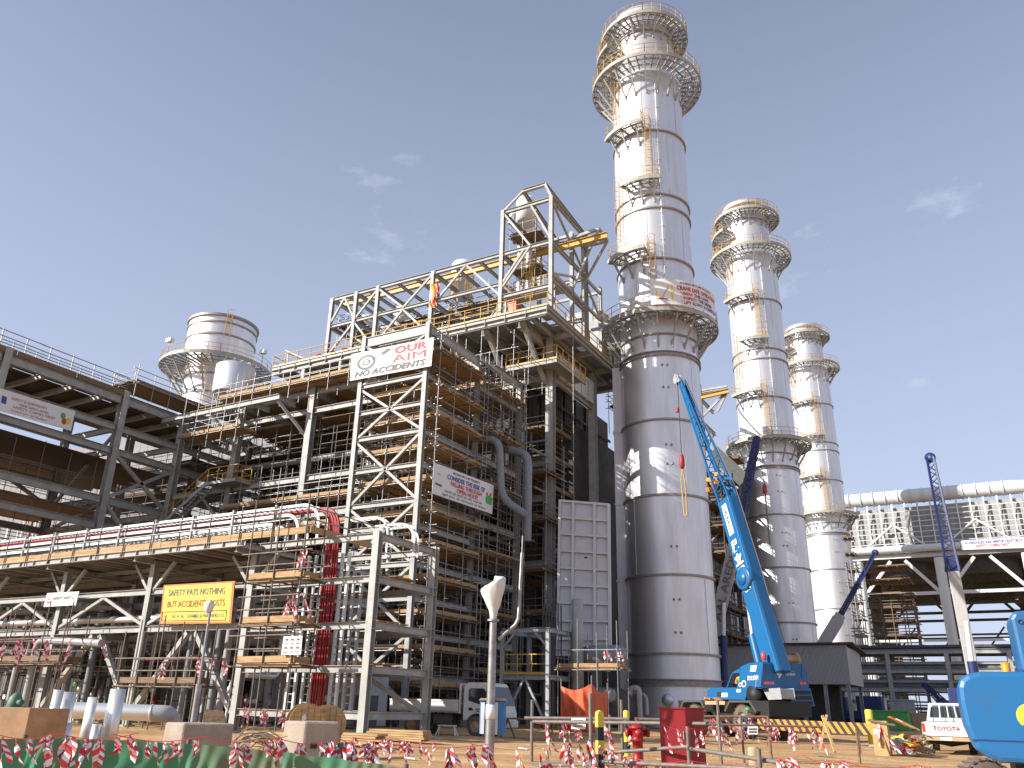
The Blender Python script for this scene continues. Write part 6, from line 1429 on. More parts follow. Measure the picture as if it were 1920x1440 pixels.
mb = MB(); mb.prism([(.6, .15), (.6, .7), (3, .7), (3, .15)], o + vy * .3, vx, Z, vy * 1.2); ob('undercarriage', mb, 'black', mm)
t_ = gp(1846, 1464, 9.5)
wt = MB(); wt.lathe(t_ + Z * -.05, [(.13, -.1), (.2, -.11), (.235, -.06), (.235, .06), (.2, .11), (.13, .1)], 30, axis=V((.5, -.85, .0)))
for k in range(24):
    a = 2 * pi * k / 24; _, e1, e2 = perp(V((.5, -.85, 0)), Z); d = e1 * cos(a) + e2 * sin(a); wt.bar(t_ - Z * .05 + d * .24 - V((.5, -.85, 0)) * .1, t_ - Z * .05 + d * .24 + V((.5, -.85, 0)) * .1, .03, .02, up=d)
tag(ob('old_tyre', wt, 'dusty_tyre'), 'top of a worn ridged tyre below the blue machine', 'tyre')

# ------------------------------------------------------------------ lamp posts
L0 = gp(915, 1440, 17.0)
lp_ = thing('lamp_post', 'galvanised lamp post with its floodlight head wrapped in a white bag', 'lamp post', (L0.x, L0.y, 0))
tz = gp(928, 1163, 17.0).z; bx, by = L0.x + .02, L0.y
mb = MB(); mb.tube((bx, by, 0), (bx, by, tz), .095, 16, .072); mb.lathe((bx, by, tz), [(.12, -.02), (.12, .02), (0, .02)], 16); ob('pole', mb, 'galv', lp_)
nvw = V((cos(CAZ), sin(CAZ), 0))
mb = MB(); rr = [(0, .06), (.1, .075), (.18, .085), (.3, .14), (.45, .185), (.6, .225), (.72, .245), (.8, .24), (.83, .2), (.84, .02)]
vs = []; n = 18
for i, (h, r) in enumerate(rr):
    cx = nvw * (-.02 * h); 
    for k in range(n): a = 2 * pi * k / n; w_ = 1 + .07 * sin(k * 2.3 + i); tl = .11 * cos(a) * max(0, h - .3) / .5; vs.append(V((bx, by, tz + .02 + h * .88)) + cx + nvw * cos(a) * r * w_ + V((-nvw.y, nvw.x, 0)) * sin(a) * r * .8 * w_ + Z * tl)
mb.add(vs, [(i * n + k, i * n + (k + 1) % n, (i + 1) * n + (k + 1) % n, (i + 1) * n + k) for i in range(len(rr) - 1) for k in range(n)], True); mb.add(vs[-n:], [tuple(range(n))]); ob('wrapped_head', mb, 'sack', lp_)
a, b, c, d, e = gp(934, 1199, 17), gp(966, 1172, 17), gp(972, 1160, 17), gp(979, 1036, 17), gp(980, 1005, 17)
mb = MB(); mb.path([a, b, c, d], .035, 8); mb.tube(d, e, .016, 6); ob('side_arm', mb, 'galv', lp_)
mb = MB(); q = gp(922, 1336, 16.85); mb.lathe((bx, by, q.z - .12), [(.093, 0), (.095, .0), (.095, .26), (.09, .26)], 16); ob('white_wrap', mb, 'white', lp_)
bx_ = thing('meter_box', 'white and blue wrapped box strapped behind the foreground lamp post', 'box', (bx, by, .3))
q0 = gp(907, 1376, 17.15); q1 = gp(957, 1314, 17.15); c_ = (q0 + q1) / 2
dn = V((-nvw.y, nvw.x, 0))
mb = MB(); mb.prism([(-.21, -.31), (-.21, .3), (.3, .3), (.3, -.31)], V((bx, by, c_.z)) + dn * .12, nvw, Z, dn * .25); ob('body', mb, 'blue_tarp', bx_, bevel=.02)
mb = MB(); mb.prism([(.02, -.31), (.02, .27), (.14, .27), (.14, -.31)], V((bx, by, c_.z)) + dn * .085, nvw, Z, dn * .05); mb.prism([(-.19, -.3), (-.19, .26), (-.12, .26), (-.12, -.3)], V((bx, by, c_.z)) + dn * .09, nvw, Z, dn * .05); ob('foam_strip', mb, 'white', bx_)
mb = MB(); mb.prism([(-.24, .3), (-.2, .34), (.28, .34), (.33, .3)], V((bx, by, c_.z)) + dn * .10, nvw, Z, dn * .3); ob('lid', mb, 'tan', bx_)
L1 = oz(0, 362, 1366); L1 = gp(361, 1362, 22.5)
lq = thing('lamp_post', 'thin grey lamp post with bagged head in front of the yellow safety sign', 'lamp post', (L1.x, L1.y, 0))
zt1, zt2 = gp(366, 1282, 22.5).z, gp(387, 1133, 22.5).z
mb = MB(); mb.tube((L1.x, L1.y, 0), (L1.x, L1.y, zt1), .075, 12, .07); mb.tube((L1.x, L1.y, zt1), (L1.x, L1.y, zt2), .032, 10); ob('pole', mb, 'galv', lq)
mb = MB(); mb.lathe((L1.x - .06, L1.y, zt2 - .22), [(0, 0), (.07, .02), (.11, .1), (.13, .22), (.10, .3), (0, .32)], 14); ob('wrapped_head', mb, 'sack', lq)

# ------------------------------------------------------------------ yellow and black bollards, hydrant, red cabinet
for k, (px, D) in enumerate(((1124, 18.9), (1174, 26))):
    p = gp(px, 1345, D); t = thing('bollard', ['yellow and black striped bollard, the nearer and taller looking of two', 'yellow and black striped bollard standing between the first one and the red hydrant'][k], 'bollard', (p.x, p.y, 0), 'striped bollards')
    h = gp(px, 1331, D).z; r = .094 if k == 0 else .1; n = 5; seq = [0, 1, 0, 1, 0, 1, 0]; bands = [h - .28 * i for i in range(6)] + [-.05]
    mb = MB()
    mb.m(0).lathe((p.x, p.y, 0), [(r, h - .34), (r, h - .08), (r * .8, h - .03), (0, h)], 18)
    zz_ = h - .34; c_ = 1
    while zz_ > 0: mb.m(c_).lathe((p.x, p.y, 0), [(r, max(-.05, zz_ - .26)), (r, zz_)], 18); zz_ -= .26; c_ = 1 - c_
    ob('post', mb, ['sign_yellow', 'black'], t)
p = gp(1196, 1400, 20.5)
hy = thing('fire_hydrant', 'red fire hydrant beside the yellow and black bollards', 'hydrant', (p.x, p.y, 0))
mb = MB(); mb.lathe((p.x, p.y, 0), [(.2, 0), (.2, .06), (.12, .08), (.115, .55), (.17, .56), (.17, .6), (.12, .61), (.14, .66), (.13, .82), (.19, .83), (.19, .87), (.12, .9), (.1, .97), (.04, 1.0), (.04, 1.05), (0, 1.06)], 18); ob('barrel', mb, 'hydrant', hy)
for ax in (nvw, -nvw, -dn): mb = MB(); mb.lathe(V((p.x, p.y, .74)), [(.06, .08), (.06, .2), (.09, .2), (.09, .27), (.03, .28), (0, .3)], 12, axis=ax); ob('outlet', mb, 'hydrant', hy)
p = gp(1290, 1345, 18.6); ang = radians(40)
rcb = thing('hose_cabinet', 'large red metal hose cabinet behind the tube barrier', 'cabinet', (p.x, p.y, 0))
ex = V((cos(ang + CAZ), sin(ang + CAZ), 0)); ey = V((-ex.y, ex.x, 0)); hz2 = gp(1290, 1330, 18.6).z
E_ = gp(1285, 1345, 18.3); E_ = V((E_.x, E_.y, 0))
ea = V((cos(CAZ + pi + radians(-14)), sin(CAZ + pi + radians(-14)), 0)); eb = V((cos(CAZ + radians(25)), sin(CAZ + radians(25)), 0))
mb = MB(); P = [E_, E_ + ea * .52, E_ + ea * .52 + eb * .46, E_ + eb * .46]; mb.add([q + Z * .02 for q in P] + [q + Z * hz2 for q in P], [(3, 2, 1, 0), (4, 5, 6, 7), (0, 1, 5, 4), (1, 2, 6, 5), (2, 3, 7, 6), (3, 0, 4, 7)]); ob('body', mb, 'red', rcb)
mb = MB(); q2 = [E_ - ea * .03 - eb * .03, E_ + ea * .57 - eb * .03, E_ + ea * .57 + eb * .5, E_ - ea * .03 + eb * .5]; mb.add([q + Z * hz2 for q in q2] + [q + Z * (hz2 + .035) for q in q2], [(3, 2, 1, 0), (4, 5, 6, 7), (0, 1, 5, 4), (1, 2, 6, 5), (2, 3, 7, 6), (3, 0, 4, 7)]); ob('lid', mb, 'red', rcb)
ed = (ea.cross(Z)); ed = ed if ed.dot(CAM - E_) > 0 else -ed
mb = MB(); mb.bar(E_ + ea * .05 + ed * .02 + Z * .7, E_ + ea * .05 + ed * .02 + Z * .85, .02); ob('handle', mb, 'galv', rcb)

# ------------------------------------------------------------------ concrete blocks, cable reels, coil, duct, metal sheets
def cblock(label, px, py, D, wl, wr, ht, holes=False):
    c = gp(px, py, D); c.z = 0
    a_ = V((cos(CAZ + pi - radians(35)), sin(CAZ + pi - radians(35)), 0)); b_ = V((cos(CAZ + radians(22)), sin(CAZ + radians(22)), 0))
    mb = MB(); P = [c, c + a_ * wl, c + a_ * wl + b_ * wr, c + b_ * wr]; T = [q + ((c + (a_ * wl + b_ * wr) / 2) - q) * .03 for q in P]
    mb.add([q - Z * .05 for q in P] + [q + Z * ht for q in T], [(3, 2, 1, 0), (4, 5, 6, 7), (0, 1, 5, 4), (1, 2, 6, 5), (2, 3, 7, 6), (3, 0, 4, 7)])
    o = tag(ob('concrete_block', mb, 'concrete', bevel=.035), label, 'concrete block', 'concrete blocks')
    nn = b_.cross(Z); nn = nn if nn.dot(CAM - c) > 0 else -nn
    if holes:
        for s in (.3, .72): q = c + b_ * wr * s + Z * (ht - .38) + nn * -.005; h_ = MB(); h_.prism([(-.055, -.04), (.055, -.04), (.055, .04), (-.055, .04)], q, b_, Z, nn * .02); ob('lifting_slot', h_, 'black', o)
    return c, a_, b_
c, a_, b_ = cblock('concrete block with two square slots before the wooden cable reels', 567, 1400, 15.4, .55, .62, .93, True)
c, a_, b_ = cblock('long concrete block with a tilted board leaning on it, left of the cable coil', 340, 1380, 18.5, .62, .98, .80)
mb = MB(); p = gp(402, 1345, 19.2); mb.prism([(-.22, -.12), (-.24, .15), (.16, .13), (.26, -.12)], p, nvw, Z, dn * .05); tag(ob('board', mb, 'plank_old'), 'weathered board tilted on the long concrete block', 'board')
for k, (px, py, D) in enumerate(((572, 1354, 21.5), (613, 1356, 22.2))):
    p = gp(px, py, D); r = .42; ax = V((cos(CAZ + radians(-68)), sin(CAZ + radians(-68)), 0))
    mb = MB()
    for j in range(4): mb.bar((p.x - .6, p.y - .3 + .2 * j, p.z - r - .06), (p.x + .6, p.y - .3 + .2 * j, p.z - r - .06), .14, .1)
    for j in (-.5, .5): mb.box(p.x + j - .06, p.y - .35, 0, p.x + j + .06, p.y + .4, p.z - r - .1)
    tag(ob('pallet_stand', mb, 'plank_old'), ['low timber stand under the first wooden cable reel', 'low timber stand under the second wooden cable reel'][k], 'stand')
    t = thing('cable_reel', ['wooden cable reel with a pale label, half hidden by the slotted concrete block', 'second wooden cable reel peeking out behind the first'][k], 'cable reel', (p.x, p.y, 0), 'wooden cable reels')
    for s in (-.26, .26): mb = MB(); mb.lathe(p, [(0, s - .02), (r, s - .02), (r, s + .02), (0, s + .02)], 30, axis=ax, smooth=False); ob('flange', mb, 'wood_reel', t)
    mb = MB(); mb.lathe(p, [(.22, -.24), (.22, .24)], 20, axis=ax); ob('drum', mb, 'cable_black', t)
    mb = MB()
    for j in range(-2, 3): y = j * .15; hw = sqrt(max(0, r * r - y * y)); u_ = ax.cross(Z).normalized(); mb.bar(p + ax * -.285 + u_ * y - Z * hw * .98, p + ax * -.285 + u_ * y + Z * hw * .98, .006, .006); mb.bar(p + ax * .285 + u_ * y - Z * hw * .98, p + ax * .285 + u_ * y + Z * hw * .98, .006, .006)
    ob('board_joint', mb, 'ink_brown', t)
    if k == 0:
        s_ = -.29 if (CAM - p).dot(-ax) > 0 else .29
        mb = MB(); q = p + ax * s_ * 1.0; u_ = ax.cross(Z).normalized(); mb.add([q + u_ * x + Z * z for x, z in ((.02, .08), (.12, -.02), (.14, .12), (.06, .2))], [(0, 1, 2, 3)]); ob('label_sheet', mb, 'sign_paper', t)
cc = thing('cable_coil', 'heap of tan cables looped on the ground beside the slotted block', 'cable coil', tuple(gp(470, 1400, 17)))
p = gp(478, 1390, 17.2); rn6 = random.Random(5)
for k in range(16):
    R1 = rn6.uniform(.32, .5); ofs = rn6.uniform(-.28, .28); pts = []
    for i in range(17):
        a = pi * i / 16; pts.append(V((p.x, p.y, 0)) + nvw * (ofs + cos(a) * R1 * 1.15 + .1 * sin(a * 2 + k)) + dn * rn6.uniform(-.02, .02) + dn * (.05 * k - .4) + Z * (.1 + sin(a) * (R1 * 1.1 + .06 * (k % 3))))
    mb = MB(); mb.path(pts, .014, 5); ob('loop', mb, 'cable', cc)
p0, p1 = gp(120, 1331, 20), gp(285, 1337, 19.4); p2 = gp(318, 1352, 19.6); p3 = gp(330, 1372, 20.5)
dd = (p1 - p0).normalized()
mb = MB(); mb.path([p0, p0.lerp(p1, .5), p1], .155, 20); mb.lathe(p0.lerp(p1, .62), [(.157, -.02), (.17, -.01), (.17, .01), (.157, .02)], 20, axis=dd); mb.lathe(p1, [(.157, -.02), (.172, -.01), (.172, .01), (.157, .02)], 20, axis=dd)
dp_ = tag(ob('duct_pipe', mb, 'alu_bright'), 'shiny silver duct pipe with grey elbow lying behind the green netting', 'pipe')
mb = MB(); mb.path(bend([p1, p1 + dd * .35, p3], .35, 8), .158, 20); ob('elbow', mb, 'steel_grey', dp_)
for k, (px, h, w_) in enumerate(((92, 1.16, .17), (112, 1.13, .24), (164, 1.05, .22), (208, 1.2, .26), (178, .6, .15), (190, .55, .13), (124, .62, .2))):
    p = gp(px, 1372, 17.6 + .1 * (k % 3)); p.z = .18; mb = MB(); f0 = rn6.uniform(-.6, .6); tl = V((rn6.uniform(-.05, .07), 0, 0))
    mb.grid(lambda u, v: V((p.x, p.y, p.z)) + nvw * (sin((u - .5) * 2.6 + f0) * w_ * .6) - dn * (cos((u - .5) * 2.6 + f0) * w_ * .5) + Z * (h * v) + tl * v, 12, 1)
    for q in (): pass
    o = ob('cladding_sheet', mb, 'alu_bright'); o.modifiers.new('thick', 'SOLIDIFY').thickness = .004
    tag(o, ['curved silver cladding sheet standing at the left of its group', 'wide curved silver cladding sheet, second from the left', 'curved silver cladding sheet in front of the duct pipe', 'tallest curved silver cladding sheet, nearest the duct elbow', 'short silver cladding offcut between taller sheets', 'smallest silver cladding offcut among the sheets', 'low silver offcut leaning before the left pair of sheets'][k], 'metal sheet', 'silver cladding sheets')
for k in range(14):
    p = gp(rn6.uniform(85, 225), 1383, 16.6 + rn6.random()); p.z = rn6.uniform(.1, .3); mb = MB(); mb.bar(p, p + nvw * rn6.uniform(-.3, .3) + Z * rn6.uniform(.05, .3), .12, .012); tag(ob('metal_scrap', mb, 'alu_bright'), 'small shiny metal offcut in the heap behind the netting', 'scrap', 'shiny metal offcuts')
c = gp(52, 1350, 16.5); c.z = 0; hq = gp(30, 1327, 16.5).z
mb = MB(); a2 = V((cos(CAZ + pi - radians(10)), sin(CAZ + pi - radians(10)), 0)); b2_ = V((cos(CAZ + radians(35)), sin(CAZ + radians(35)), 0)); P = [c, c + a2 * .9, c + a2 * .9 + b2_ * .6, c + b2_ * .6]
mb.add(P + [q + Z * hq for q in P], [(3, 2, 1, 0), (4, 5, 6, 7), (0, 1, 5, 4), (1, 2, 6, 5), (2, 3, 7, 6), (3, 0, 4, 7)]); tag(ob('plywood_crate', mb, 'plywood', bevel=.01), 'brown plywood crate at the left edge behind the netting', 'crate')
p = gp(27, 1322, 17.5); t = thing('green_pump', 'small green hand pump standing behind the plywood crate', 'pump', (p.x, p.y, 0)); mb = MB(); mb.lathe((p.x, p.y, 0), [(.14, 0), (.12, .9), (.1, .95)], 12); ob('stand', mb, 'sack', t); mb = MB(); mb.lathe((p.x, p.y, .95), [(.1, 0), (.13, .1), (.1, .25), (.04, .32), (0, .33)], 12); mb.tube((p.x - .15, p.y, 1.1), (p.x + .2, p.y, 1.12), .05, 8); ob('head', mb, 'pump_green', t)

# ------------------------------------------------------------------ green netting fence with fluttering tape
npx = [(-60, 1382), (40, 1384), (110, 1384), (250, 1386), (350, 1393), (440, 1398), (520, 1408), (600, 1417), (680, 1427), (760, 1440), (840, 1456)]
NP = [gp(x, y, 9.4 - .09 * i) for i, (x, y) in enumerate(npx)]
def nf(u, v):
    s = u * (len(NP) - 1); i = min(int(s), len(NP) - 2); p = NP[i].lerp(NP[i + 1], s - i)
    fold = .02 * sin(u * 210 + 9 * v + 2 * sin(u * 31)) + .02 * sin(u * 117 - 14 * v) + .03 * sin(u * 41 + v * 6)
    sag = -.012 * abs(sin(u * 30)) * (1 - v)
    return V((p.x, p.y, (p.z + sag) * (1 - v))) + dn * -fold * (.15 + v) 
mb = MB(); mb.grid(nf, 420, 24)
nt_ = thing('netting_fence', 'green debris netting fence with sandy stains along the lower left', 'fence', tuple(NP[3] - Z * NP[3].z)); ob('netting', mb, 'net_green', nt_)
for i in (1, 4, 7, 9): q = NP[i] + dn * .06; mb = MB(); mb.tube((q.x, q.y, -.05), (q.x, q.y, q.z + .03), .025, 6); ob('post', mb, 'rust_pole', nt_)
def streamer(p, ln, seed, w=.035):
    r = random.Random(seed); mb = MB(); w *= r.uniform(.5, .8)
    for tail in range(r.choice((1, 2, 2))):
        n = 14; q = V(p); a = r.uniform(0, 6); ta = r.uniform(-.35, .35); d = (nvw * r.uniform(-.2, .75) + dn * r.uniform(-.3, .3) - Z).normalized()
        prev = None; L_ = ln * r.uniform(.75, 1.35); ph = r.randint(0, 5); k = r.randint(2, 3)
        for i in range(n + 1):
            ww = w * (.25 + .75 * min(1, i / 4)); sk = V((cos(a), sin(a), 0)) * ww + d * (ww * .55); cur = (q - sk, q + sk)
            if prev: mb.m(((i + ph) // k) % 2).add([prev[0], prev[1], cur[1], cur[0]], [(0, 1, 2, 3)])
            prev = cur; q = q + d * (L_ / n); a += ta + r.uniform(-.12, .12); d = (d + V((r.uniform(-.14, .14), r.uniform(-.12, .12), -.06))).normalized()
    return mb
def tape(label, pts, n, ln, seed, bunch=2, w=.035, sag=.05, rcol='tape_red'):
    P = [gp(*p) for p in pts]; r = random.Random(seed); t = thing('barrier_tape', label, 'barrier tape', tuple(P[0]), 'red and white barrier tapes')
    path = []
    for a, b in zip(P[:-1], P[1:]):
        for k in range(8): u = k / 8; path.append(a.lerp(b, u) - Z * sag * sin(pi * u))
    path.append(P[-1]); mb = MB(); mb.path(path, .0035, 4); ob('string', mb, 'tape_red', t)
    n = max(3, int(n * .72))
    for k in range(n):
        u = (k + r.uniform(-.3, 1.3)) / n * (len(path) - 1); u = max(0, min(u, len(path) - 1.01)); i = min(int(u), len(path) - 2); q = path[i].lerp(path[i + 1], u - i)
        for j in range(r.randint(1, bunch)): ob('streamer', streamer(q + V((r.uniform(-.05, .05), r.uniform(-.03, .03), 0)), ln * r.uniform(.6, 1.25), seed * 100 + k * 7 + j, w), ['tape_red', 'tape_white'], t)
    return t
tape('red and white tape tied along the top of the green netting at far left', [(-20, 1372, 8.9), (110, 1376, 8.8), (260, 1374, 8.8)], 17, .19, 1, 2, .045)
tape('red and white tape strung above the netting before the long concrete block', [(210, 1376, 8.7), (380, 1382, 8.7), (540, 1380, 8.8)], 13, .17, 2, 2, .04)
tape('red and white tape strung before the slotted block down to the lamp post', [(520, 1384, 9), (640, 1386, 9.2), (700, 1390, 9.6), (915, 1396, 10)], 21, .26, 3, 3, .045)
tape('red and white tape bunched on the sand between the end frame foot and lamp post', [(660, 1382, 13), (740, 1386, 13), (830, 1393, 13)], 13, .22, 9, 2, .05, .02)
tape('red and white tape low in front of the lamp post running to the bollards', [(880, 1394, 15), (1010, 1404, 17), (1060, 1398, 18), (1105, 1386, 18.6)], 13, .5, 4, 2, .065)
tape('red and white tape fluttering under the tube barrier top rail', [(1005, 1356, 21.4), (1090, 1354, 21), (1180, 1352, 20.6)], 10, .5, 5, 2, .065)
tape('red and white tape draped low between bollards and red cabinet', [(1112, 1388, 18.6), (1150, 1405, 18.4), (1200, 1424, 18), (1290, 1426, 17.6), (1420, 1430, 16.4)], 20, .32, 6, 2, .06)
tape('red and white tape in front of the red cabinet', [(1240, 1358, 17.6), (1300, 1366, 17.6), (1330, 1362, 17.8)], 6, .36, 7, 2, .05)
tape('red and white tape rail along the timber posts before the blue crane, upper', [(1322, 1345, 26), (1390, 1343, 26), (1440, 1344, 26.5)], 13, .42, 10, 2, .055)
tape('red and white tape rail along the timber posts before the blue crane, lower', [(1330, 1358, 24.5), (1440, 1360, 25), (1545, 1364, 25)], 18, .5, 11, 2, .055)
tape('large red and white flags of tape strung low at bottom right', [(1460, 1420, 8.4), (1500, 1412, 8.2), (1580, 1426, 8.2), (1720, 1434, 8.2), (1840, 1440, 8.3)], 15, .2, 12, 2, .06)
tape('red and white tape on a stake near the plywood box', [(1643, 1352, 33), (1652, 1352, 33)], 5, .8, 13, 2, .07)
tape('red and white tape under the safety first sign on the scaffold rail', [(10, 1198, 26.5), (60, 1196, 26.5), (200, 1206, 26.5)], 12, .5, 14, 2, .06)
tape('red and white tape on the scaffold rail under the yellow sign', [(265, 1238, 27.5), (380, 1236, 27.5), (450, 1236, 27.5)], 11, .35, 15, 2, .05)
tape('red and white tape on the low beam between rack columns', [(455, 1325, 27), (560, 1332, 27)], 13, .35, 16, 2, .05)
tape('red and white tape bunch on the poles left of the red cables', [(560, 1030, 28), (575, 1030, 28)], 4, .6, 17, 3, .06)
tape('red and white tape tied lower on the scaffold left of the red cables', [(540, 1115, 28), (570, 1112, 28)], 4, .6, 18, 3, .06)
tape('red and white tape on the machinery scaffold below the ribbed panel', [(1125, 1215, 52), (1165, 1222, 52)], 6, .9, 19, 2, .12)

# tube barrier
tb = thing('tube_barrier', 'barrier of rusty scaffold tubes in front of the bollards and red cabinet', 'barrier', tuple(V((gp(1150, 1380, 10).x, gp(1150, 1380, 10).y, 0))))
def post(px, y0, D, r): p = gp(px, y0, D); return ('tube', (V((p.x, p.y, -.05)), V((p.x, p.y, p.z)), r, 8))
seg('post', 'tube', tb, 0, [post(998, 1312, 21.8, .042), post(1107, 1300, 18.7, .045), post(1165, 1312, 21.5, .042), post(1264, 1338, 19.2, .04), post(1289, 1362, 17.9, .042), post(1422, 1404, 16.4, .045), post(1143, 1340, 24, .04), post(1345, 1312, 24, .042)])
seg('rail', 'tube', tb, 0, [('tube', (gp(*a), gp(*b), .038, 8)) for a, b in (((984, 1346, 21.8), (1180, 1348, 20.9)), ((1000, 1353, 21.6), (1325, 1357, 18.2)), ((1190, 1348, 22.5), (1330, 1352, 22.5)), ((1130, 1412, 19), (1292, 1400, 17.9)), ((1289, 1403, 17.9), (1470, 1431, 16.2)), ((996, 1436, 21), (1130, 1432, 18.8)), ((1125, 1428, 18.7), (1420, 1442, 16.4)))])
f = quadmap(gp(1071, 1367, 20.8), gp(1098, 1367, 20.7), gp(1098, 1346, 20.7), gp(1071, 1346, 20.8)); mb, g = sheet(f, .004, 4, 4, 1); sg = ob('notice_sheet', mb, 'white'); sg['label'] = 'small white notice sheet taped to the tube barrier'; sg['category'] = 'notice'
for k in range(5): ob('printed_line', flat(g, [(.15, .2 + .14 * k), (.8, .2 + .14 * k), (.8, .25 + .14 * k), (.15, .25 + .14 * k)], .006), 'ink_grey', sg)
# timber barrier with trestle before the crane
wb = thing('timber_barrier', 'timber post and rail barrier with a crossed trestle before the blue crane', 'barrier', tuple(V((gp(1450, 1390, 25).x, gp(1450, 1390, 25).y, 0))))
seg('post', 'plank_old', wb, 0, [('tube', (V((p.x, p.y, -.25)), V((p.x, p.y, p.z)), .035, 7)) for p in (gp(1389, 1342, 25), gp(1345, 1343, 25.5), gp(1440, 1343, 25.6), gp(1605, 1366, 27), gp(1608, 1368, 33))])
seg('rail', 'plank_old', wb, 0, [('tube', (gp(*a), gp(*b), .03, 7)) for a, b in (((1320, 1343, 26), (1441, 1344, 26)), ((1322, 1358, 24.5), (1552, 1363, 25)))])
seg('trestle_leg', 'wood_reel', wb, 0, [('bar', (gp(1537, 1406, 24.6), gp(1550, 1340, 24.6), .06)), ('bar', (gp(1566, 1410, 24.2), gp(1542, 1342, 24.7), .06))])
f = quadmap(gp(1402, 1377, 23.5), gp(1421, 1377, 23.5), gp(1421, 1362, 23.5), gp(1402, 1362, 23.5)); mb, g = sheet(f, 0, 3, 3, 1); sg = ob('notice_board', mb, 'sign_paper'); sg['label'] = 'small white notice on the timber barrier under the crane'; sg['category'] = 'notice'
for k in range(2): ob('printed_line', flat(g, [(.1, .2 + .35 * k), (.9, .2 + .35 * k), (.9, .42 + .35 * k), (.1, .42 + .35 * k)], .008), 'ink_grey', sg)
mb = MB(); q = gp(1411, 1390, 24); mb.lathe((q.x, q.y, -.05), [(.14, 0), (.14, .42), (.1, .45), (0, .45)], 14); tag(ob('timber_stump', mb, 'tan'), 'short pale stump standing under the notice by the crane wheel', 'stump')
# plywood box with roof, yellow post, rubbish
p = gp(1657, 1362, 33); t = thing('guard_box', 'small tan plywood box with a sloped roof right of the striped beam', 'cabinet', (p.x, p.y, 0))
mb = MB(); mb.box(p.x - .4, p.y, -.05, p.x + .1, p.y + .6, 1.05); ob('body', mb, 'wood_reel', t); mb = MB(); mb.prism([(-.5, 1.02), (.35, .9), (.35, .95), (-.5, 1.1)], (p.x, p.y - .06, 0), X, Z, Y * .75); ob('roof', mb, 'plank_old', t); mb = MB(); mb.box(p.x - .35, p.y - .01, .62, p.x - .1, p.y, .78); ob('label_plate', mb, 'sign_paper', t)
p = gp(1629, 1340, 42); mb = MB(); mb.lathe((p.x, p.y, -.05), [(.16, 0), (.16, 1.45), (.13, 1.5), (0, 1.51)], 14); tag(ob('yellow_post', mb, 'sign_yellow'), 'short thick yellow post behind the striped beam end', 'post')
for k in range(46):
    q = gp(rn6.uniform(1672, 1736), 1368, rn6.uniform(33, 38)); q.z = -.04 + rn6.uniform(0, .3); s = rn6.uniform(.12, .34); mb = MB()
    vs = [q + V((rn6.uniform(-1, 1), rn6.uniform(-1, 1), rn6.uniform(0, 1.3))) * s for _ in range(9)]; mb.add(vs, [(0, 1, 2), (2, 3, 4), (4, 5, 6), (6, 7, 8), (1, 4, 7), (0, 5, 8), (3, 6, 1)])
    tag(ob('rubbish_scrap', mb, ['sack', 'tape_red', 'white', 'tan', 'ink_red', 'sign_yellow', 'plank_old'][k % 7]), 'crumpled scrap in the rubbish heap left of the pickup', 'scrap', 'scraps in the rubbish heap')
for k, (px, py) in enumerate(((1684, 1350), (1696, 1354), (1706, 1358))):
    q = gp(px, py, 36.5); mb = MB(); mb.bar(q + V((-.3, 0, .1)), q + V((.25, .2, -.2)), .4, .04); tag(ob('scrap_board', mb, ['sign_orange', 'sack', 'plank'][k]), ['tilted red board on the rubbish heap', 'pale tilted board on the rubbish heap', 'brown tilted board on the rubbish heap by the pickup'][k], 'board')
# stacked timber and trestles under the rack and behind the truck
for k, (px, D) in enumerate(((520, 26.5), (645, 27), (740, 31))):
    q = gp(px, 1375, D); q.z = 0; mb = MB()
    for j in range(5): mb.box(q.x - 1.3 + rn6.uniform(-.2, .2), q.y, .05 + j * .07, q.x + 1.2 + rn6.uniform(-.2, .2), q.y + .5, .11 + j * .07)
    tag(ob('timber_stack', mb, 'plank'), ['low stack of planks on the ground below the rack', 'low stack of planks behind the cable reels', 'low stack of planks under the end frame'][k], 'timber stack')
q = gp(838, 1368, 37.2); t = thing('sawhorse', 'small pale sawhorse standing under the bed of the white truck', 'sawhorse', (q.x, q.y, 0))
mb = MB(); mb.bar((q.x - .45, q.y, .42), (q.x + .45, q.y, .42), .08, .06); ob('top', mb, 'sack', t)
for s in (-1, 1):
    for e in (-.12, .12): mb = MB(); mb.bar((q.x + s * .36, q.y, .4), (q.x + s * .5, q.y + e, 0), .05); ob('leg', mb, 'sack', t)
q = gp(985, 1345, 37); t = thing('trestle_table', 'wooden trestle table right of the white truck', 'table', (q.x, q.y, 0)); mb = MB(); mb.box(q.x - 1.0, q.y, .72, q.x + 1.6, q.y + .8, .78); ob('top', mb, 'plank_old', t)
for x in (-.9, 1.4):
    for s in (-.35, .35): mb = MB(); mb.bar((q.x + x, q.y + .1, .72), (q.x + x + s, q.y + .1, 0), .06); ob('leg', mb, 'plank_old', t)
for k in range(34):
    q = gp(rn6.uniform(440, 1700), 1385, rn6.uniform(15, 33)); q.z = gz(q.x, q.y) + .02; a = rn6.uniform(0, 3.1); d = V((cos(a), sin(a), rn6.uniform(-.02, .06))) * rn6.uniform(.15, .6); mb = MB()
    if k % 3: mb.bar(q, q + d, rn6.uniform(.04, .12), .03)
    else: mb.tube(q, q + d * 1.6, .02, 6)
    tag(ob('offcut', mb, ['plank', 'plank_old', 'galv', 'sack', 'steel_grey'][k % 5]), 'loose offcut lying on the sand', 'offcut', 'offcuts on the sand')
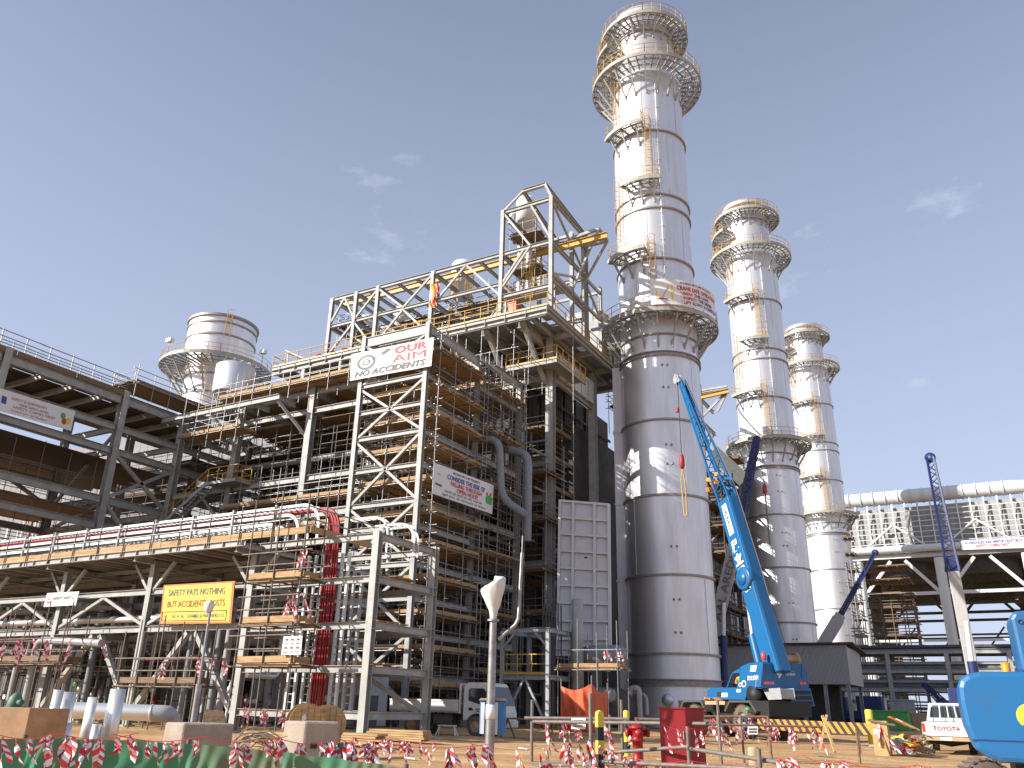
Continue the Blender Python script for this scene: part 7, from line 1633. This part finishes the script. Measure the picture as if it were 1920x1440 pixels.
# rubble and stones
for k in range(260):
    px = rn6.uniform(420, 1750); D = rn6.uniform(11, 30); q = gp(px, 1380, D); q.z = gz(q.x, q.y); s = rn6.uniform(.015, .06); mb = MB()
    mb.add([q + V((rn6.uniform(.6, 1.2) * s * cos(a), rn6.uniform(.6, 1.2) * s * sin(a), 0)) for a in (0, 1.2, 2.4, 3.6, 4.9)] + [q + Z * s * rn6.uniform(.6, 1.1)], [(i, (i + 1) % 5, 5) for i in range(5)])
    tag(ob('stone', mb, 'tan'), 'small stone lying on the sand', 'stone', 'stones on the sand')

# ------------------------------------------------------------------ people
def person(label, joints, radii, edges, head, skin, cloth, hat=None, vest=None, loc=(0, 0, 0)):
    t = thing('person', label, 'person', loc)
    me = bpy.data.meshes.new('body'); me.from_pydata([tuple(V(j)) for j in joints], edges, [])
    o = bpy.data.objects.new('body', me); COL.objects.link(o); o.parent = t; ORG[o.name] = V(loc)
    me.materials.append(MATS[cloth])
    sm = o.modifiers.new('skin', 'SKIN'); 
    for v, r in zip(me.skin_vertices[0].data, radii): v.radius = (r, r)
    me.skin_vertices[0].data[0].use_root = True
    o.modifiers.new('sub', 'SUBSURF').levels = 1; o.modifiers['sub'].render_levels = 2
    mb = MB(); h = V(head) + V(loc)
    mb.lathe(h, [(0, -.13), (.05, -.12), (.075, -.05), (.085, .02), (.075, .09), (.04, .125), (0, .13)], 16); mb.lathe(h + V((0, -.085, -.01)), [(.018, -.02), (.012, .02), (0, .03)], 8); ob('head', mb, skin, t)
    if hat: mb = MB(); mb.lathe(h + Z * .045, [(.13, -.005), (.125, .01), (.105, .015), (.1, .07), (.06, .11), (0, .125)], 18); ob('helmet', mb, hat, t)
    if vest:
        mb = MB(); c = V(loc) + V(vest); mb.lathe(c, [(.17, 0), (.185, .2), (.19, .42), (.12, .5)], 16); ob('vest', mb, 'vest_green', t)
    return t
q = gp(1404, 1345, 42.3); q.z = 0
# crouching worker at the crane wheel: hips low, back bent, arms reaching to the rim
person('worker in navy overalls and green helmet crouching at the crane wheel', [(0, 0, .5), (.02, -.1, .75), (.04, -.2, 1.0), (.04, -.22, 1.12), (.12, .02, .48), (.2, -.38, .5), (.2, -.2, .1), (.21, -.34, .05), (-.12, .02, .48), (-.18, -.36, .52), (-.18, -.18, .1), (-.19, -.32, .05), (.22, -.18, .98), (.3, .02, .8), (.2, .24, .85), (-.18, -.18, .98), (-.28, .04, .82), (-.16, .26, .9)],
       [.15, .15, .16, .06, .1, .085, .055, .045, .1, .085, .055, .045, .075, .055, .04, .075, .055, .04], [(0, 1), (1, 2), (2, 3), (0, 4), (4, 5), (5, 6), (6, 7), (0, 8), (8, 9), (9, 10), (10, 11), (2, 12), (12, 13), (13, 14), (2, 15), (15, 16), (16, 17)], (.04, -.25, 1.28), 'skin', 'overall_navy', 'helmet_green', None, (q.x, q.y, 0))
q = onp(LP, CRt, 1378, 1289) + CRt * .42
person('crane driver in green vest seated at the blue cab window', [(0, 0, 0), (0, 0, .28), (0, 0, .5), (0, 0, .6), (.18, -.05, .46), (.26, -.16, .22), (.1, -.3, .18), (-.18, -.05, .46), (-.26, -.16, .22), (-.12, -.32, .2), (.1, -.35, .0), (-.1, -.35, .0)], [.13, .14, .15, .05, .07, .05, .035, .07, .05, .035, .08, .08],
       [(0, 1), (1, 2), (2, 3), (2, 4), (4, 5), (5, 6), (2, 7), (7, 8), (8, 9), (0, 10), (0, 11)], (0, 0, .74), 'skin', 'orange', None, (0, 0, .02), tuple(q))
